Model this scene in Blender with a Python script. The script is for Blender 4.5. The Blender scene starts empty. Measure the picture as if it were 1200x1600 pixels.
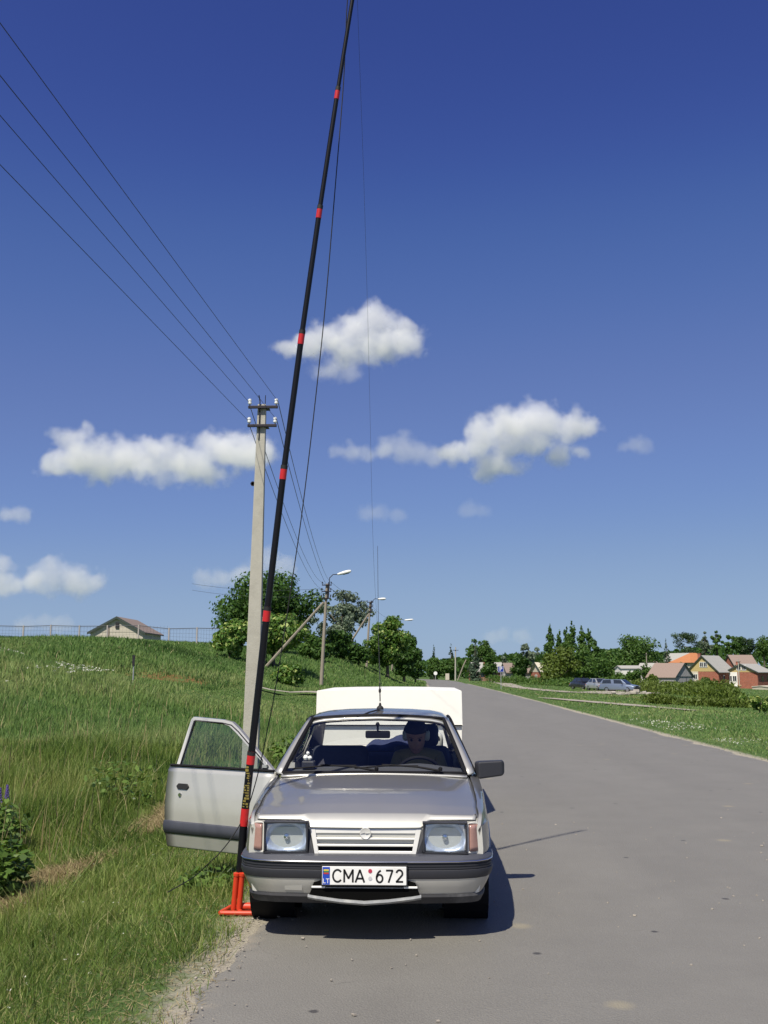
import bpy, bmesh, math, random
import numpy as np
from mathutils import Vector, Matrix, Quaternion

S = bpy.context.scene
COL = S.collection
R = math.radians
rnd = random.Random(7)
rng = np.random.default_rng(11)

# ------------------------------------------------------------------ camera
EYE = 1.66
FPX, HX, HY = 1600.0, 655.0, 1050.0          # focal length and vanishing point of the road, in photo pixels
cam = bpy.data.cameras.new('camera')
camo = bpy.data.objects.new('camera', cam)
COL.objects.link(camo)
cam.sensor_fit = 'VERTICAL'
cam.sensor_height = 36.0
cam.lens = 36.0
cam.clip_start = 0.05
cam.clip_end = 20000
PITCH = math.atan(250 / 1600)
YAW = math.atan(55 / 1600 * math.cos(PITCH))
camo.location = (0, 0, EYE)
camo.rotation_euler = (R(90) + PITCH, 0, YAW)
S.camera = camo
S.render.resolution_x, S.render.resolution_y = 768, 1024

# ------------------------------------------------------------------ light
SUN_T = Vector((0.30, 0.63, -1.0)).normalized()      # direction the light travels
SUN_EL = math.asin(-SUN_T.z)
world = bpy.data.worlds.new('World')
S.world = world
world.use_nodes = True
wn = world.node_tree
wn.nodes.clear()
w_out = wn.nodes.new('ShaderNodeOutputWorld')
w_bg = wn.nodes.new('ShaderNodeBackground')
w_sky = wn.nodes.new('ShaderNodeTexSky')
w_sky.sky_type = 'NISHITA'
w_sky.sun_disc = False
w_sky.sun_elevation = SUN_EL
w_sky.sun_rotation = math.atan2(-SUN_T.x, -SUN_T.y)
w_sky.altitude = 0
w_sky.air_density = 0.5
w_sky.dust_density = 0.5
w_sky.ozone_density = 8.0
# camera response of the photograph: one tone curve per channel over the whole sky
w_sc = wn.nodes.new('ShaderNodeMix'); w_sc.data_type = 'RGBA'; w_sc.blend_type = 'MULTIPLY'; w_sc.inputs['Factor'].default_value = 1.0
w_sc.inputs['B'].default_value = (0.1, 0.1, 0.1, 1)
w_cv = wn.nodes.new('ShaderNodeRGBCurve')
for c_, pts_ in zip(w_cv.mapping.curves, (((0.036, 0.036), (0.051, 0.074), (0.075, 0.128), (0.115, 0.178), (0.19, 0.262), (0.296, 0.315), (1.0, 0.60)),
                                          ((0.072, 0.069), (0.103, 0.140), (0.15, 0.205), (0.225, 0.283), (0.35, 0.381), (0.451, 0.425), (1.0, 0.65)),
                                          ((0.171, 0.275), (0.241, 0.390), (0.34, 0.474), (0.47, 0.56), (0.63, 0.59), (1.0, 0.65)))):
    c_.points[0].location = (0, 0); c_.points[1].location = pts_[-1]
    for p_ in pts_[:-1]: c_.points.new(*p_)
w_cv.mapping.update()
w_up = wn.nodes.new('ShaderNodeMix'); w_up.data_type = 'RGBA'; w_up.blend_type = 'MULTIPLY'; w_up.inputs['Factor'].default_value = 1.0; w_up.clamp_result = False
w_up.inputs['B'].default_value = (10, 10, 10, 1)
wn.links.new(w_sky.outputs[0], w_sc.inputs['A']); wn.links.new(w_sc.outputs['Result'], w_cv.inputs['Color'])
wn.links.new(w_cv.outputs[0], w_up.inputs['A']); wn.links.new(w_up.outputs['Result'], w_bg.inputs['Color'])
w_bg.inputs['Strength'].default_value = 0.0785
wn.links.new(w_bg.outputs[0], w_out.inputs['Surface'])

sl = bpy.data.lights.new('sun', 'SUN')
sl.energy = 4.7
sl.angle = R(0.53)
sl.color = (1.0, 0.93, 0.80)
slo = bpy.data.objects.new('sun', sl)
slo.rotation_euler = SUN_T.to_track_quat('-Z', 'Y').to_euler()
slo.location = (-20, -50, 80)
COL.objects.link(slo)

S.view_settings.view_transform = 'Standard'
S.view_settings.look = 'None'
S.view_settings.exposure = 0.35
S.view_settings.gamma = 1.0
S.view_settings.use_curve_mapping = False
S.render.engine = 'CYCLES'
S.cycles.use_denoising = True
S.cycles.use_adaptive_sampling = True
S.cycles.adaptive_threshold = 0.015
S.cycles.max_bounces = 12
S.cycles.diffuse_bounces = 3
S.cycles.glossy_bounces = 4
S.cycles.transmission_bounces = 6
S.cycles.transparent_max_bounces = 16
S.cycles.volume_bounces = 8
S.cycles.sample_clamp_indirect = 8.0


def at(px, py, Y):
    """the point of the place that stands Y metres down the road at photo pixel px, py"""
    c, s = math.cos(PITCH), math.sin(PITCH)
    x, y = (px - 600) / FPX, (800 - py) / FPX
    v = Vector((x, c - s * y, s + c * y))
    v = Matrix.Rotation(YAW, 3, 'Z') @ v
    return Vector((v.x * Y / v.y, Y, EYE + v.z * Y / v.y))


# ------------------------------------------------------------------ helpers
def tag(o, label=None, cat=None, group=None, kind=None):
    if label: o['label'] = label
    if cat: o['category'] = cat
    if group: o['group'] = group
    if kind: o['kind'] = kind
    return o


def empty(name, loc=(0, 0, 0), rz=0.0):
    o = bpy.data.objects.new(name, None)
    o.empty_display_size = 0.2
    o.location = loc
    o.rotation_euler = (0, 0, rz)
    COL.objects.link(o)
    return o


def copy_tree(o, parent=None):
    c = o.copy()
    COL.objects.link(c)
    if parent is not None:
        c.parent = parent
    for ch in list(o.children):
        copy_tree(ch, c)
    return c


def link_mesh(name, me, mat=None, parent=None, smooth=False, bevel=0.0, auto=None):
    if mat is not None:
        me.materials.clear()
        me.materials.append(mat)
    if smooth:
        me.polygons.foreach_set('use_smooth', np.ones(len(me.polygons), dtype=bool))
        if auto is not None:
            try: me.set_sharp_from_angle(angle=R(auto))
            except Exception: pass
    o = bpy.data.objects.new(name, me)
    COL.objects.link(o)
    if parent is not None: o.parent = parent
    if bevel > 0:
        m = o.modifiers.new('bevel', 'BEVEL')
        m.width = bevel; m.segments = 2; m.limit_method = 'ANGLE'; m.angle_limit = R(40)
    return o


class MB:
    """collects shapes; build() links them as one mesh object"""
    def __init__(s):
        s.v, s.f = [], []

    def add(s, verts, faces):
        n = len(s.v)
        s.v += [tuple(p) for p in verts]
        s.f += [tuple(i + n for i in f) for f in faces]
        return s

    def box(s, c, size, rot=None):
        hx, hy, hz = size[0] / 2, size[1] / 2, size[2] / 2
        vs = [Vector((x, y, z)) for x in (-hx, hx) for y in (-hy, hy) for z in (-hz, hz)]
        if rot is not None: vs = [rot @ p for p in vs]
        c = Vector(c)
        return s.add([p + c for p in vs], [(0, 1, 3, 2), (4, 6, 7, 5), (0, 4, 5, 1), (2, 3, 7, 6), (0, 2, 6, 4), (1, 5, 7, 3)])

    def box2(s, a, b):
        return s.box([(a[i] + b[i]) / 2 for i in range(3)], [abs(b[i] - a[i]) for i in range(3)])

    def tube(s, pts, r, n=8, cap=True):
        pts = [Vector(p) for p in pts]
        rr = r if isinstance(r, (list, tuple)) else [r] * len(pts)
        base = len(s.v)
        up = Vector((0, 0, 1))
        prev = None
        for i, p in enumerate(pts):
            t = (pts[min(i + 1, len(pts) - 1)] - pts[max(i - 1, 0)]).normalized()
            if prev is None:
                a = t.cross(up)
                if a.length < 1e-3: a = t.cross(Vector((0, 1, 0)))
                a.normalize()
            else:
                a = prev - t * prev.dot(t)
                if a.length < 1e-5: a = t.orthogonal()
                a.normalize()
            prev = a
            b = t.cross(a)
            for k in range(n):
                th = 2 * math.pi * k / n
                q = p + (a * math.cos(th) + b * math.sin(th)) * rr[i]
                s.v.append(tuple(q))
        for i in range(len(pts) - 1):
            for k in range(n):
                k2 = (k + 1) % n
                s.f.append((base + i * n + k, base + i * n + k2, base + (i + 1) * n + k2, base + (i + 1) * n + k))
        if cap:
            s.f.append(tuple(base + k for k in reversed(range(n))))
            s.f.append(tuple(base + (len(pts) - 1) * n + k for k in range(n)))
        return s

    def lathe(s, prof, n=24, M=None, cap=True):
        base = len(s.v)
        for (r, z) in prof:
            for k in range(n):
                th = 2 * math.pi * k / n
                p = Vector((r * math.cos(th), r * math.sin(th), z))
                s.v.append(tuple(M @ p if M is not None else p))
        for i in range(len(prof) - 1):
            for k in range(n):
                k2 = (k + 1) % n
                s.f.append((base + i * n + k, base + i * n + k2, base + (i + 1) * n + k2, base + (i + 1) * n + k))
        if cap:
            s.f.append(tuple(base + k for k in reversed(range(n))))
            s.f.append(tuple(base + (len(prof) - 1) * n + k for k in range(n)))
        return s

    def prism(s, poly, ext):
        """poly: list of 3d points (planar), ext: vector"""
        n = len(poly); e = Vector(ext)
        vs = [Vector(p) for p in poly]
        s.add(vs + [p + e for p in vs],
              [tuple(reversed(range(n))), tuple(range(n, 2 * n))] + [(i, (i + 1) % n, n + (i + 1) % n, n + i) for i in range(n)])
        return s

    def grid(s, fn, nu, nv):
        base = len(s.v)
        for i in range(nu + 1):
            for j in range(nv + 1):
                s.v.append(tuple(fn(i / nu, j / nv)))
        for i in range(nu):
            for j in range(nv):
                a = base + i * (nv + 1) + j
                s.f.append((a, a + 1, a + nv + 2, a + nv + 1))
        return s

    def loft(s, rings, closed=True, cap=True):
        base = len(s.v); n = len(rings[0])
        for r in rings: s.v += [tuple(p) for p in r]
        for i in range(len(rings) - 1):
            for k in range(n if closed else n - 1):
                k2 = (k + 1) % n
                s.f.append((base + i * n + k, base + i * n + k2, base + (i + 1) * n + k2, base + (i + 1) * n + k))
        if cap and closed:
            s.f.append(tuple(base + k for k in reversed(range(n))))
            s.f.append(tuple(base + (len(rings) - 1) * n + k for k in range(n)))
        return s

    def mesh(s, name='mesh'):
        me = bpy.data.meshes.new(name)
        me.from_pydata(s.v, [], s.f)
        bm = bmesh.new(); bm.from_mesh(me)
        bmesh.ops.recalc_face_normals(bm, faces=bm.faces)
        bm.to_mesh(me); bm.free()
        return me

    def build(s, name, mat, parent=None, smooth=False, bevel=0.0, auto=40):
        return link_mesh(name, s.mesh(name), mat, parent, smooth, bevel, auto)


def solidify(o, t, offset=-1, out=None):
    """give a sheet thickness; out = the side its visible face looks to"""
    if out is not None:
        me = o.data
        nv = np.zeros(len(me.polygons) * 3); me.polygons.foreach_get('normal', nv)
        if float(nv.reshape(-1, 3).mean(0) @ np.array(out)) < 0: me.flip_normals()
    m = o.modifiers.new('solid', 'SOLIDIFY'); m.thickness = t; m.offset = offset
    return o


# ------------------------------------------------------------------ materials
def mk(name):
    m = bpy.data.materials.new(name); m.use_nodes = True
    nt = m.node_tree
    return m, nt, nt.nodes['Principled BSDF']


def N(nt, t, **kw):
    n = nt.nodes.new(t)
    for k, v in kw.items():
        if k in n.inputs: n.inputs[k].default_value = v
        else: setattr(n, k, v)
    return n


def simple(name, col, rough=0.6, metal=0.0, var=0.12, scale=8.0, bump=0.0, bscale=60.0, spec=0.5, coat=0.0, dirt=None, dirt_amt=0.4):
    """procedural material: base colour broken up by two noises, optional grain relief"""
    m, nt, b = mk(name)
    L = nt.links.new
    tc = N(nt, 'ShaderNodeTexCoord')
    n1 = N(nt, 'ShaderNodeTexNoise', Scale=scale, Detail=6.0, Roughness=0.65)
    L(tc.outputs['Object'], n1.inputs['Vector'])
    mix = N(nt, 'ShaderNodeMix', data_type='RGBA')
    c = Vector(col)
    mix.inputs['A'].default_value = (*[max(0, x * (1 - var)) for x in col], 1)
    mix.inputs['B'].default_value = (*[min(1, x * (1 + var)) for x in col], 1)
    L(n1.outputs['Fac'], mix.inputs['Factor'])
    out = mix.outputs['Result']
    if dirt is not None:
        n2 = N(nt, 'ShaderNodeTexNoise', Scale=scale * 0.35, Detail=8.0, Roughness=0.75)
        L(tc.outputs['Object'], n2.inputs['Vector'])
        rp = N(nt, 'ShaderNodeMapRange'); rp.inputs['From Min'].default_value = 0.48; rp.inputs['From Max'].default_value = 0.72
        rp.inputs['To Max'].default_value = dirt_amt
        L(n2.outputs['Fac'], rp.inputs['Value'])
        mx = N(nt, 'ShaderNodeMix', data_type='RGBA')
        L(rp.outputs['Result'], mx.inputs['Factor']); L(out, mx.inputs['A']); mx.inputs['B'].default_value = (*dirt, 1)
        out = mx.outputs['Result']
    L(out, b.inputs['Base Color'])
    b.inputs['Roughness'].default_value = rough
    b.inputs['Metallic'].default_value = metal
    b.inputs['Specular IOR Level'].default_value = spec
    if coat: b.inputs['Coat Weight'].default_value = coat; b.inputs['Coat Roughness'].default_value = 0.06
    if bump:
        n3 = N(nt, 'ShaderNodeTexNoise', Scale=bscale, Detail=5.0)
        L(tc.outputs['Object'], n3.inputs['Vector'])
        bp = N(nt, 'ShaderNodeBump', Strength=bump, Distance=0.02)
        L(n3.outputs['Fac'], bp.inputs['Height']); L(bp.outputs['Normal'], b.inputs['Normal'])
    return m


def leafy(name, cols, trans=0.35, rough=0.55):
    """foliage: colour picked from a ramp by each leaf's own random value, thin and translucent"""
    m, nt, b = mk(name)
    L = nt.links.new
    at_ = N(nt, 'ShaderNodeAttribute', attribute_name='tint')
    rp = N(nt, 'ShaderNodeValToRGB')
    el = rp.color_ramp.elements
    while len(el) < len(cols): el.new(0.5)
    for i, c in enumerate(cols):
        el[i].position = i / (len(cols) - 1); el[i].color = (*c, 1)
    L(at_.outputs['Fac'], rp.inputs['Fac'])
    L(rp.outputs['Color'], b.inputs['Base Color'])
    b.inputs['Roughness'].default_value = rough
    b.inputs['Specular IOR Level'].default_value = 0.3
    tr = N(nt, 'ShaderNodeBsdfTranslucent')
    hs = N(nt, 'ShaderNodeHueSaturation', Hue=0.48, Saturation=1.1, Value=1.2)
    L(rp.outputs['Color'], hs.inputs['Color']); L(hs.outputs['Color'], tr.inputs['Color'])
    ms = N(nt, 'ShaderNodeMixShader', Fac=trans)
    L(b.outputs[0], ms.inputs[1]); L(tr.outputs[0], ms.inputs[2])
    L(ms.outputs[0], nt.nodes['Material Output'].inputs['Surface'])
    return m


def thin_ior(nt, fr, ior):
    """a thin pane reflects alike from both sides: undo the node's inside-out index on back faces"""
    geo = N(nt, 'ShaderNodeNewGeometry')
    mr = N(nt, 'ShaderNodeMapRange'); mr.inputs['To Min'].default_value = ior; mr.inputs['To Max'].default_value = 1.0 / ior
    nt.links.new(geo.outputs['Backfacing'], mr.inputs['Value']); nt.links.new(mr.outputs['Result'], fr.inputs['IOR'])


def glassy(name, tint=(0.8, 0.86, 0.84), refl=1.0, ior=1.5, extra=0.0):
    """thin pane: tinted see-through with Fresnel reflection"""
    m, nt, b = mk(name)
    L = nt.links.new
    nt.nodes.remove(b)
    t = N(nt, 'ShaderNodeBsdfTransparent', Color=(*tint, 1))
    g = N(nt, 'ShaderNodeBsdfGlossy', Color=(refl, refl, refl, 1), Roughness=0.02)
    fr = N(nt, 'ShaderNodeFresnel', IOR=ior)
    thin_ior(nt, fr, ior)
    ad = N(nt, 'ShaderNodeMath', operation='ADD'); ad.inputs[1].default_value = extra
    L(fr.outputs[0], ad.inputs[0])
    ms = N(nt, 'ShaderNodeMixShader')
    L(ad.outputs[0], ms.inputs['Fac']); L(t.outputs[0], ms.inputs[1]); L(g.outputs[0], ms.inputs[2])
    L(ms.outputs[0], nt.nodes['Material Output'].inputs['Surface'])
    return m


def sst(a, b, x):
    t = np.clip((np.asarray(x, dtype=float) - a) / (b - a), 0, 1)
    return t * t * (3 - 2 * t)


# ------------------------------------------------------------------ lie of the land
def road_l(Y): return np.interp(Y, [-60, 12, 40, 70, 100, 200, 225, 260], [-1.25, -1.22, -0.5, 0.4, 0.95, 1.15, 0.0, -8.0])
def road_r(Y): return np.interp(Y, [-60, 20, 90, 178, 205, 225, 260], [6.6, 6.6, 6.95, 6.9, 6.3, 4.6, -3.0])


_FX = [-400, -60, -20, -12, -7, -2.5, -0.5, 0.3, 0.6]
_FY = [48, 50, 54, 62, 73, 98, 120, 200, 240]


def height(X, Y):
    X = np.asarray(X, dtype=float); Y = np.asarray(Y, dtype=float)
    L, Rr = road_l(Y), road_r(Y)
    dl = L - X
    # left field
    f = -0.36 * sst(0.15, 3.0, dl) * (1 - 0.7 * sst(55, 75, Y))
    rise = (0.72 + 0.2 * np.clip(-X - 8, 0, 13)) * sst(15, 48, Y) * sst(1.0, 7.0, dl)
    dip = -1.0 * np.exp(-((Y - 53) / 4.5) ** 2) * sst(9.5, 13.5, -X)
    f = f + rise + dip
    a = Y - np.interp(X, _FX, _FY)
    b = np.interp(Y, _FY, _FX) - X
    ok = (a > 0) & (b > 0)
    dist = np.where(ok, a * b / np.sqrt(np.maximum(a * a + b * b, 1e-9)), 0)
    Wd = np.interp(X, [-30, -16, -8], [37, 25, 12.5])
    s = sst(0, 1, dist / Wd)
    f = f + (np.maximum(4.95, f) - f) * s
    wob = 0.10 * np.sin(X * 0.55 + 0.3 * Y) * np.sin(Y * 0.37 - 0.2 * X) * sst(4, 9, dl)
    f = f + wob
    # right side
    dr = X - Rr
    g = -0.028 * np.maximum(0, dr - 0.4)
    g = np.maximum(g, -3.1) - 0.05 * sst(0, 0.8, dr)
    g = g + 7.5 * sst(315, 430, Y) * sst(35, 85, X)
    z = np.where(dl > 0, f, np.where(dr > 0, g, 0.0))
    return z


def hz(x, y): return float(height(x, y))

# ================================================================== ground, road
def graded(lo, hi, fine_lo, fine_hi, step, growth):
    out = list(np.arange(fine_lo, fine_hi + 1e-6, step))
    s, x = step, fine_hi
    while x < hi:
        s *= growth; x += s; out.append(min(x, hi))
    s, x = step, fine_lo
    while x > lo:
        s *= growth; x -= s; out.insert(0, max(x, lo))
    return np.array(sorted(set(out)))


def ground_material():
    m, nt, b = mk('meadow_soil')
    L = nt.links.new
    geo = N(nt, 'ShaderNodeNewGeometry')
    ed = N(nt, 'ShaderNodeAttribute', attribute_name='edge')
    rs = N(nt, 'ShaderNodeAttribute', attribute_name='redsoil')
    n1 = N(nt, 'ShaderNodeTexNoise', Scale=0.35, Detail=7.0, Roughness=0.65)
    n2 = N(nt, 'ShaderNodeTexNoise', Scale=7.0, Detail=8.0, Roughness=0.7)
    n3 = N(nt, 'ShaderNodeTexNoise', Scale=2.2, Detail=6.0, Roughness=0.7)
    for n in (n1, n2, n3): L(geo.outputs['Position'], n.inputs['Vector'])
    r1 = N(nt, 'ShaderNodeValToRGB')
    e = r1.color_ramp.elements
    e[0].position = 0.36; e[0].color = (0.045, 0.085, 0.024, 1)
    e[1].position = 0.66; e[1].color = (0.110, 0.170, 0.055, 1)
    x = e.new(0.5); x.color = (0.072, 0.125, 0.036, 1)
    mxn = N(nt, 'ShaderNodeMath', operation='MULTIPLY_ADD'); mxn.inputs[1].default_value = 0.55; mxn.inputs[2].default_value = 0.0
    L(n2.outputs['Fac'], mxn.inputs[0])
    ad = N(nt, 'ShaderNodeMath', operation='MULTIPLY_ADD'); ad.inputs[1].default_value = 0.45
    L(n1.outputs['Fac'], ad.inputs[0]); L(mxn.outputs[0], ad.inputs[2])
    L(ad.outputs[0], r1.inputs['Fac'])
    # dry straw patches
    mp = N(nt, 'ShaderNodeMapRange'); mp.inputs['From Min'].default_value = 0.52; mp.inputs['From Max'].default_value = 0.72
    mp.inputs['To Max'].default_value = 0.55
    L(n3.outputs['Fac'], mp.inputs['Value'])
    m1 = N(nt, 'ShaderNodeMix', data_type='RGBA'); m1.inputs['B'].default_value = (0.15, 0.14, 0.055, 1)
    L(mp.outputs['Result'], m1.inputs['Factor']); L(r1.outputs['Color'], m1.inputs['A'])
    # sandy fringe along the asphalt
    sub = N(nt, 'ShaderNodeMath', operation='MULTIPLY_ADD'); sub.inputs[1].default_value = 0.75; sub.inputs[2].default_value = -0.37
    L(n2.outputs['Fac'], sub.inputs[0])
    ae = N(nt, 'ShaderNodeMath', operation='ADD'); L(ed.outputs['Fac'], ae.inputs[0]); L(sub.outputs[0], ae.inputs[1])
    me_ = N(nt, 'ShaderNodeMapRange'); me_.inputs['From Min'].default_value = -0.02; me_.inputs['From Max'].default_value = 0.22
    me_.inputs['To Min'].default_value = 1.0; me_.inputs['To Max'].default_value = 0.0
    L(ae.outputs[0], me_.inputs['Value'])
    sand = N(nt, 'ShaderNodeMix', data_type='RGBA'); sand.inputs['A'].default_value = (0.24, 0.215, 0.165, 1); sand.inputs['B'].default_value = (0.42, 0.39, 0.32, 1)
    L(n2.outputs['Fac'], sand.inputs['Factor'])
    m2 = N(nt, 'ShaderNodeMix', data_type='RGBA')
    L(me_.outputs['Result'], m2.inputs['Factor']); L(m1.outputs['Result'], m2.inputs['A']); L(sand.outputs['Result'], m2.inputs['B'])
    # bare reddish earth of the cut slope
    rr = N(nt, 'ShaderNodeMath', operation='MULTIPLY'); L(rs.outputs['Fac'], rr.inputs[0])
    mp2 = N(nt, 'ShaderNodeMapRange'); mp2.inputs['From Min'].default_value = 0.4; mp2.inputs['From Max'].default_value = 0.6
    L(n3.outputs['Fac'], mp2.inputs['Value']); L(mp2.outputs['Result'], rr.inputs[1])
    m3 = N(nt, 'ShaderNodeMix', data_type='RGBA'); m3.inputs['B'].default_value = (0.20, 0.085, 0.04, 1)
    L(rr.outputs[0], m3.inputs['Factor']); L(m2.outputs['Result'], m3.inputs['A'])
    L(m3.outputs['Result'], b.inputs['Base Color'])
    b.inputs['Roughness'].default_value = 0.95
    b.inputs['Specular IOR Level'].default_value = 0.1
    bp = N(nt, 'ShaderNodeBump', Strength=0.7, Distance=0.06)
    L(n2.outputs['Fac'], bp.inputs['Height']); L(bp.outputs['Normal'], b.inputs['Normal'])
    return m


def build_ground():
    xs = graded(-3500, 3500, -6.0, 9.0, 0.14, 1.055)
    ys = graded(-60, 4500, 1.5, 16.0, 0.16, 1.04)
    XX, YY = np.meshgrid(xs, ys, indexing='ij')
    ZZ = height(XX, YY)
    L, Rr = road_l(YY), road_r(YY)
    inside = np.minimum(XX - L, Rr - XX)
    ZZ = np.where(inside > 0.25, ZZ - 0.03, ZZ)
    ZZ = ZZ + 0.02 * np.sin(XX * 5.1 + YY * 2.2) * np.sin(YY * 4.3) * (inside < -3.5)
    edge = np.where(YY < 150, -inside, 5.0)
    red = 1.4 * np.exp(-(((XX + 13.4) / 2.2) ** 2 + ((YY - 57.5) / 3.5) ** 2)) + 0.6 * np.exp(-(((XX + 18) / 3.5) ** 2 + ((YY - 55) / 2.0) ** 2)) \
        + 0.8 * np.exp(-(((XX - 18.3) / 2.6) ** 2 + ((YY - 84) / 5.0) ** 2))
    nx, ny = XX.shape
    v = np.stack([XX, YY, ZZ], -1).reshape(-1, 3)
    idx = np.arange(nx * ny).reshape(nx, ny)
    q = np.stack([idx[:-1, :-1], idx[1:, :-1], idx[1:, 1:], idx[:-1, 1:]], -1).reshape(-1, 4)
    me = np_mesh('ground', v, q)
    for nm, arr in (('edge', edge), ('redsoil', np.clip(red, 0, 1))):
        a = me.attributes.new(nm, 'FLOAT', 'POINT'); a.data.foreach_set('value', arr.reshape(-1).astype(np.float32))
    o = link_mesh('ground', me, ground_material(), smooth=True)
    return tag(o, 'grassy roadside land with a bank', kind='structure')


def np_mesh(name, v, q):
    me = bpy.data.meshes.new(name)
    v = np.asarray(v, dtype=np.float32); q = np.asarray(q, dtype=np.int32)
    k = q.shape[1]
    me.vertices.add(len(v)); me.vertices.foreach_set('co', v.reshape(-1))
    me.loops.add(q.size); me.loops.foreach_set('vertex_index', q.reshape(-1))
    me.polygons.add(len(q))
    me.polygons.foreach_set('loop_start', np.arange(0, q.size, k, dtype=np.int32))
    me.polygons.foreach_set('loop_total', np.full(len(q), k, dtype=np.int32))
    me.update(calc_edges=True)
    return me


def asphalt_material():
    m, nt, b = mk('worn_asphalt')
    L = nt.links.new
    geo = N(nt, 'ShaderNodeNewGeometry')
    sc = N(nt, 'ShaderNodeMapping'); sc.inputs['Scale'].default_value = (1.0, 0.12, 1.0)
    L(geo.outputs['Position'], sc.inputs['Vector'])
    big = N(nt, 'ShaderNodeTexNoise', Scale=0.7, Detail=5.0, Roughness=0.6)
    L(sc.outputs[0], big.inputs['Vector'])
    mid = N(nt, 'ShaderNodeTexNoise', Scale=1.6, Detail=6.0, Roughness=0.65)
    fine = N(nt, 'ShaderNodeTexNoise', Scale=130.0, Detail=4.0, Roughness=0.8)
    vor = N(nt, 'ShaderNodeTexVoronoi', Scale=85.0)
    for n in (mid, fine, vor): L(geo.outputs['Position'], n.inputs['Vector'])
    mix = N(nt, 'ShaderNodeMix', data_type='RGBA'); mix.inputs['A'].default_value = (0.158, 0.152, 0.136, 1); mix.inputs['B'].default_value = (0.186, 0.179, 0.160, 1)
    su = N(nt, 'ShaderNodeMath', operation='MULTIPLY_ADD'); su.inputs[1].default_value = 0.5
    hf = N(nt, 'ShaderNodeMath', operation='MULTIPLY'); hf.inputs[1].default_value = 0.5
    L(mid.outputs['Fac'], hf.inputs[0]); L(big.outputs['Fac'], su.inputs[0]); L(hf.outputs[0], su.inputs[2])
    mr = N(nt, 'ShaderNodeMapRange'); mr.inputs['From Min'].default_value = 0.36; mr.inputs['From Max'].default_value = 0.64
    L(su.outputs[0], mr.inputs['Value']); L(mr.outputs['Result'], mix.inputs['Factor'])
    # aggregate grain
    g = N(nt, 'ShaderNodeMix', data_type='RGBA', blend_type='OVERLAY'); g.inputs['Factor'].default_value = 0.5
    cr = N(nt, 'ShaderNodeMapRange'); cr.inputs['From Min'].default_value = 0.3; cr.inputs['From Max'].default_value = 0.7; cr.inputs['To Min'].default_value = 0.3; cr.inputs['To Max'].default_value = 0.7
    L(fine.outputs['Fac'], cr.inputs['Value'])
    L(mix.outputs['Result'], g.inputs['A']); L(cr.outputs['Result'], g.inputs['B'])
    # oil drips and pale patches
    v2 = N(nt, 'ShaderNodeTexVoronoi', voronoi_dimensions='2D', Scale=0.62)
    wob = N(nt, 'ShaderNodeMix', data_type='RGBA'); wob.inputs['Factor'].default_value = 0.03
    wn_ = N(nt, 'ShaderNodeTexNoise', Scale=14.0, Detail=3.0); L(geo.outputs['Position'], wn_.inputs['Vector'])
    L(geo.outputs['Position'], wob.inputs['A']); L(wn_.outputs['Color'], wob.inputs['B'])
    L(wob.outputs['Result'], v2.inputs['Vector'])
    sp = N(nt, 'ShaderNodeMapRange'); sp.inputs['From Min'].default_value = 0.010; sp.inputs['From Max'].default_value = 0.019; sp.inputs['To Min'].default_value = 0.75; sp.inputs['To Max'].default_value = 0.0
    L(v2.outputs['Distance'], sp.inputs['Value'])
    s1 = N(nt, 'ShaderNodeMix', data_type='RGBA'); s1.inputs['B'].default_value = (0.018, 0.017, 0.02, 1)
    L(sp.outputs['Result'], s1.inputs['Factor']); L(g.outputs['Result'], s1.inputs['A'])
    v3 = N(nt, 'ShaderNodeTexVoronoi', voronoi_dimensions='2D', Scale=0.36); v3.inputs['Randomness'].default_value = 1.0
    mv = N(nt, 'ShaderNodeMapping'); mv.inputs['Location'].default_value = (3.3, 1.7, 0)
    L(wob.outputs['Result'], mv.inputs['Vector']); L(mv.outputs[0], v3.inputs['Vector'])
    sp2 = N(nt, 'ShaderNodeMapRange'); sp2.inputs['From Min'].default_value = 0.012; sp2.inputs['From Max'].default_value = 0.032; sp2.inputs['To Min'].default_value = 0.35; sp2.inputs['To Max'].default_value = 0.0
    L(v3.outputs['Distance'], sp2.inputs['Value'])
    s2 = N(nt, 'ShaderNodeMix', data_type='RGBA'); s2.inputs['B'].default_value = (0.36, 0.31, 0.19, 1)
    L(sp2.outputs['Result'], s2.inputs['Factor']); L(s1.outputs['Result'], s2.inputs['A'])
    # fine cracks, in patches
    vc = N(nt, 'ShaderNodeTexVoronoi', voronoi_dimensions='2D', feature='DISTANCE_TO_EDGE', Scale=0.9)
    wob2 = N(nt, 'ShaderNodeMix', data_type='RGBA'); wob2.inputs['Factor'].default_value = 0.18
    wn2 = N(nt, 'ShaderNodeTexNoise', Scale=2.6, Detail=6.0); L(geo.outputs['Position'], wn2.inputs['Vector'])
    L(geo.outputs['Position'], wob2.inputs['A']); L(wn2.outputs['Color'], wob2.inputs['B']); L(wob2.outputs['Result'], vc.inputs['Vector'])
    ck = N(nt, 'ShaderNodeMapRange'); ck.inputs['From Min'].default_value = 0.001; ck.inputs['From Max'].default_value = 0.006; ck.inputs['To Min'].default_value = 1.0; ck.inputs['To Max'].default_value = 0.0
    L(vc.outputs['Distance'], ck.inputs['Value'])
    cm = N(nt, 'ShaderNodeMapRange'); cm.inputs['From Min'].default_value = 0.55; cm.inputs['From Max'].default_value = 0.70; cm.inputs['To Max'].default_value = 0.45
    L(mid.outputs['Fac'], cm.inputs['Value'])
    cx_ = N(nt, 'ShaderNodeMath', operation='MULTIPLY'); L(ck.outputs['Result'], cx_.inputs[0]); L(cm.outputs['Result'], cx_.inputs[1])
    s2b = N(nt, 'ShaderNodeMix', data_type='RGBA'); s2b.inputs['B'].default_value = (0.06, 0.057, 0.052, 1)
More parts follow.
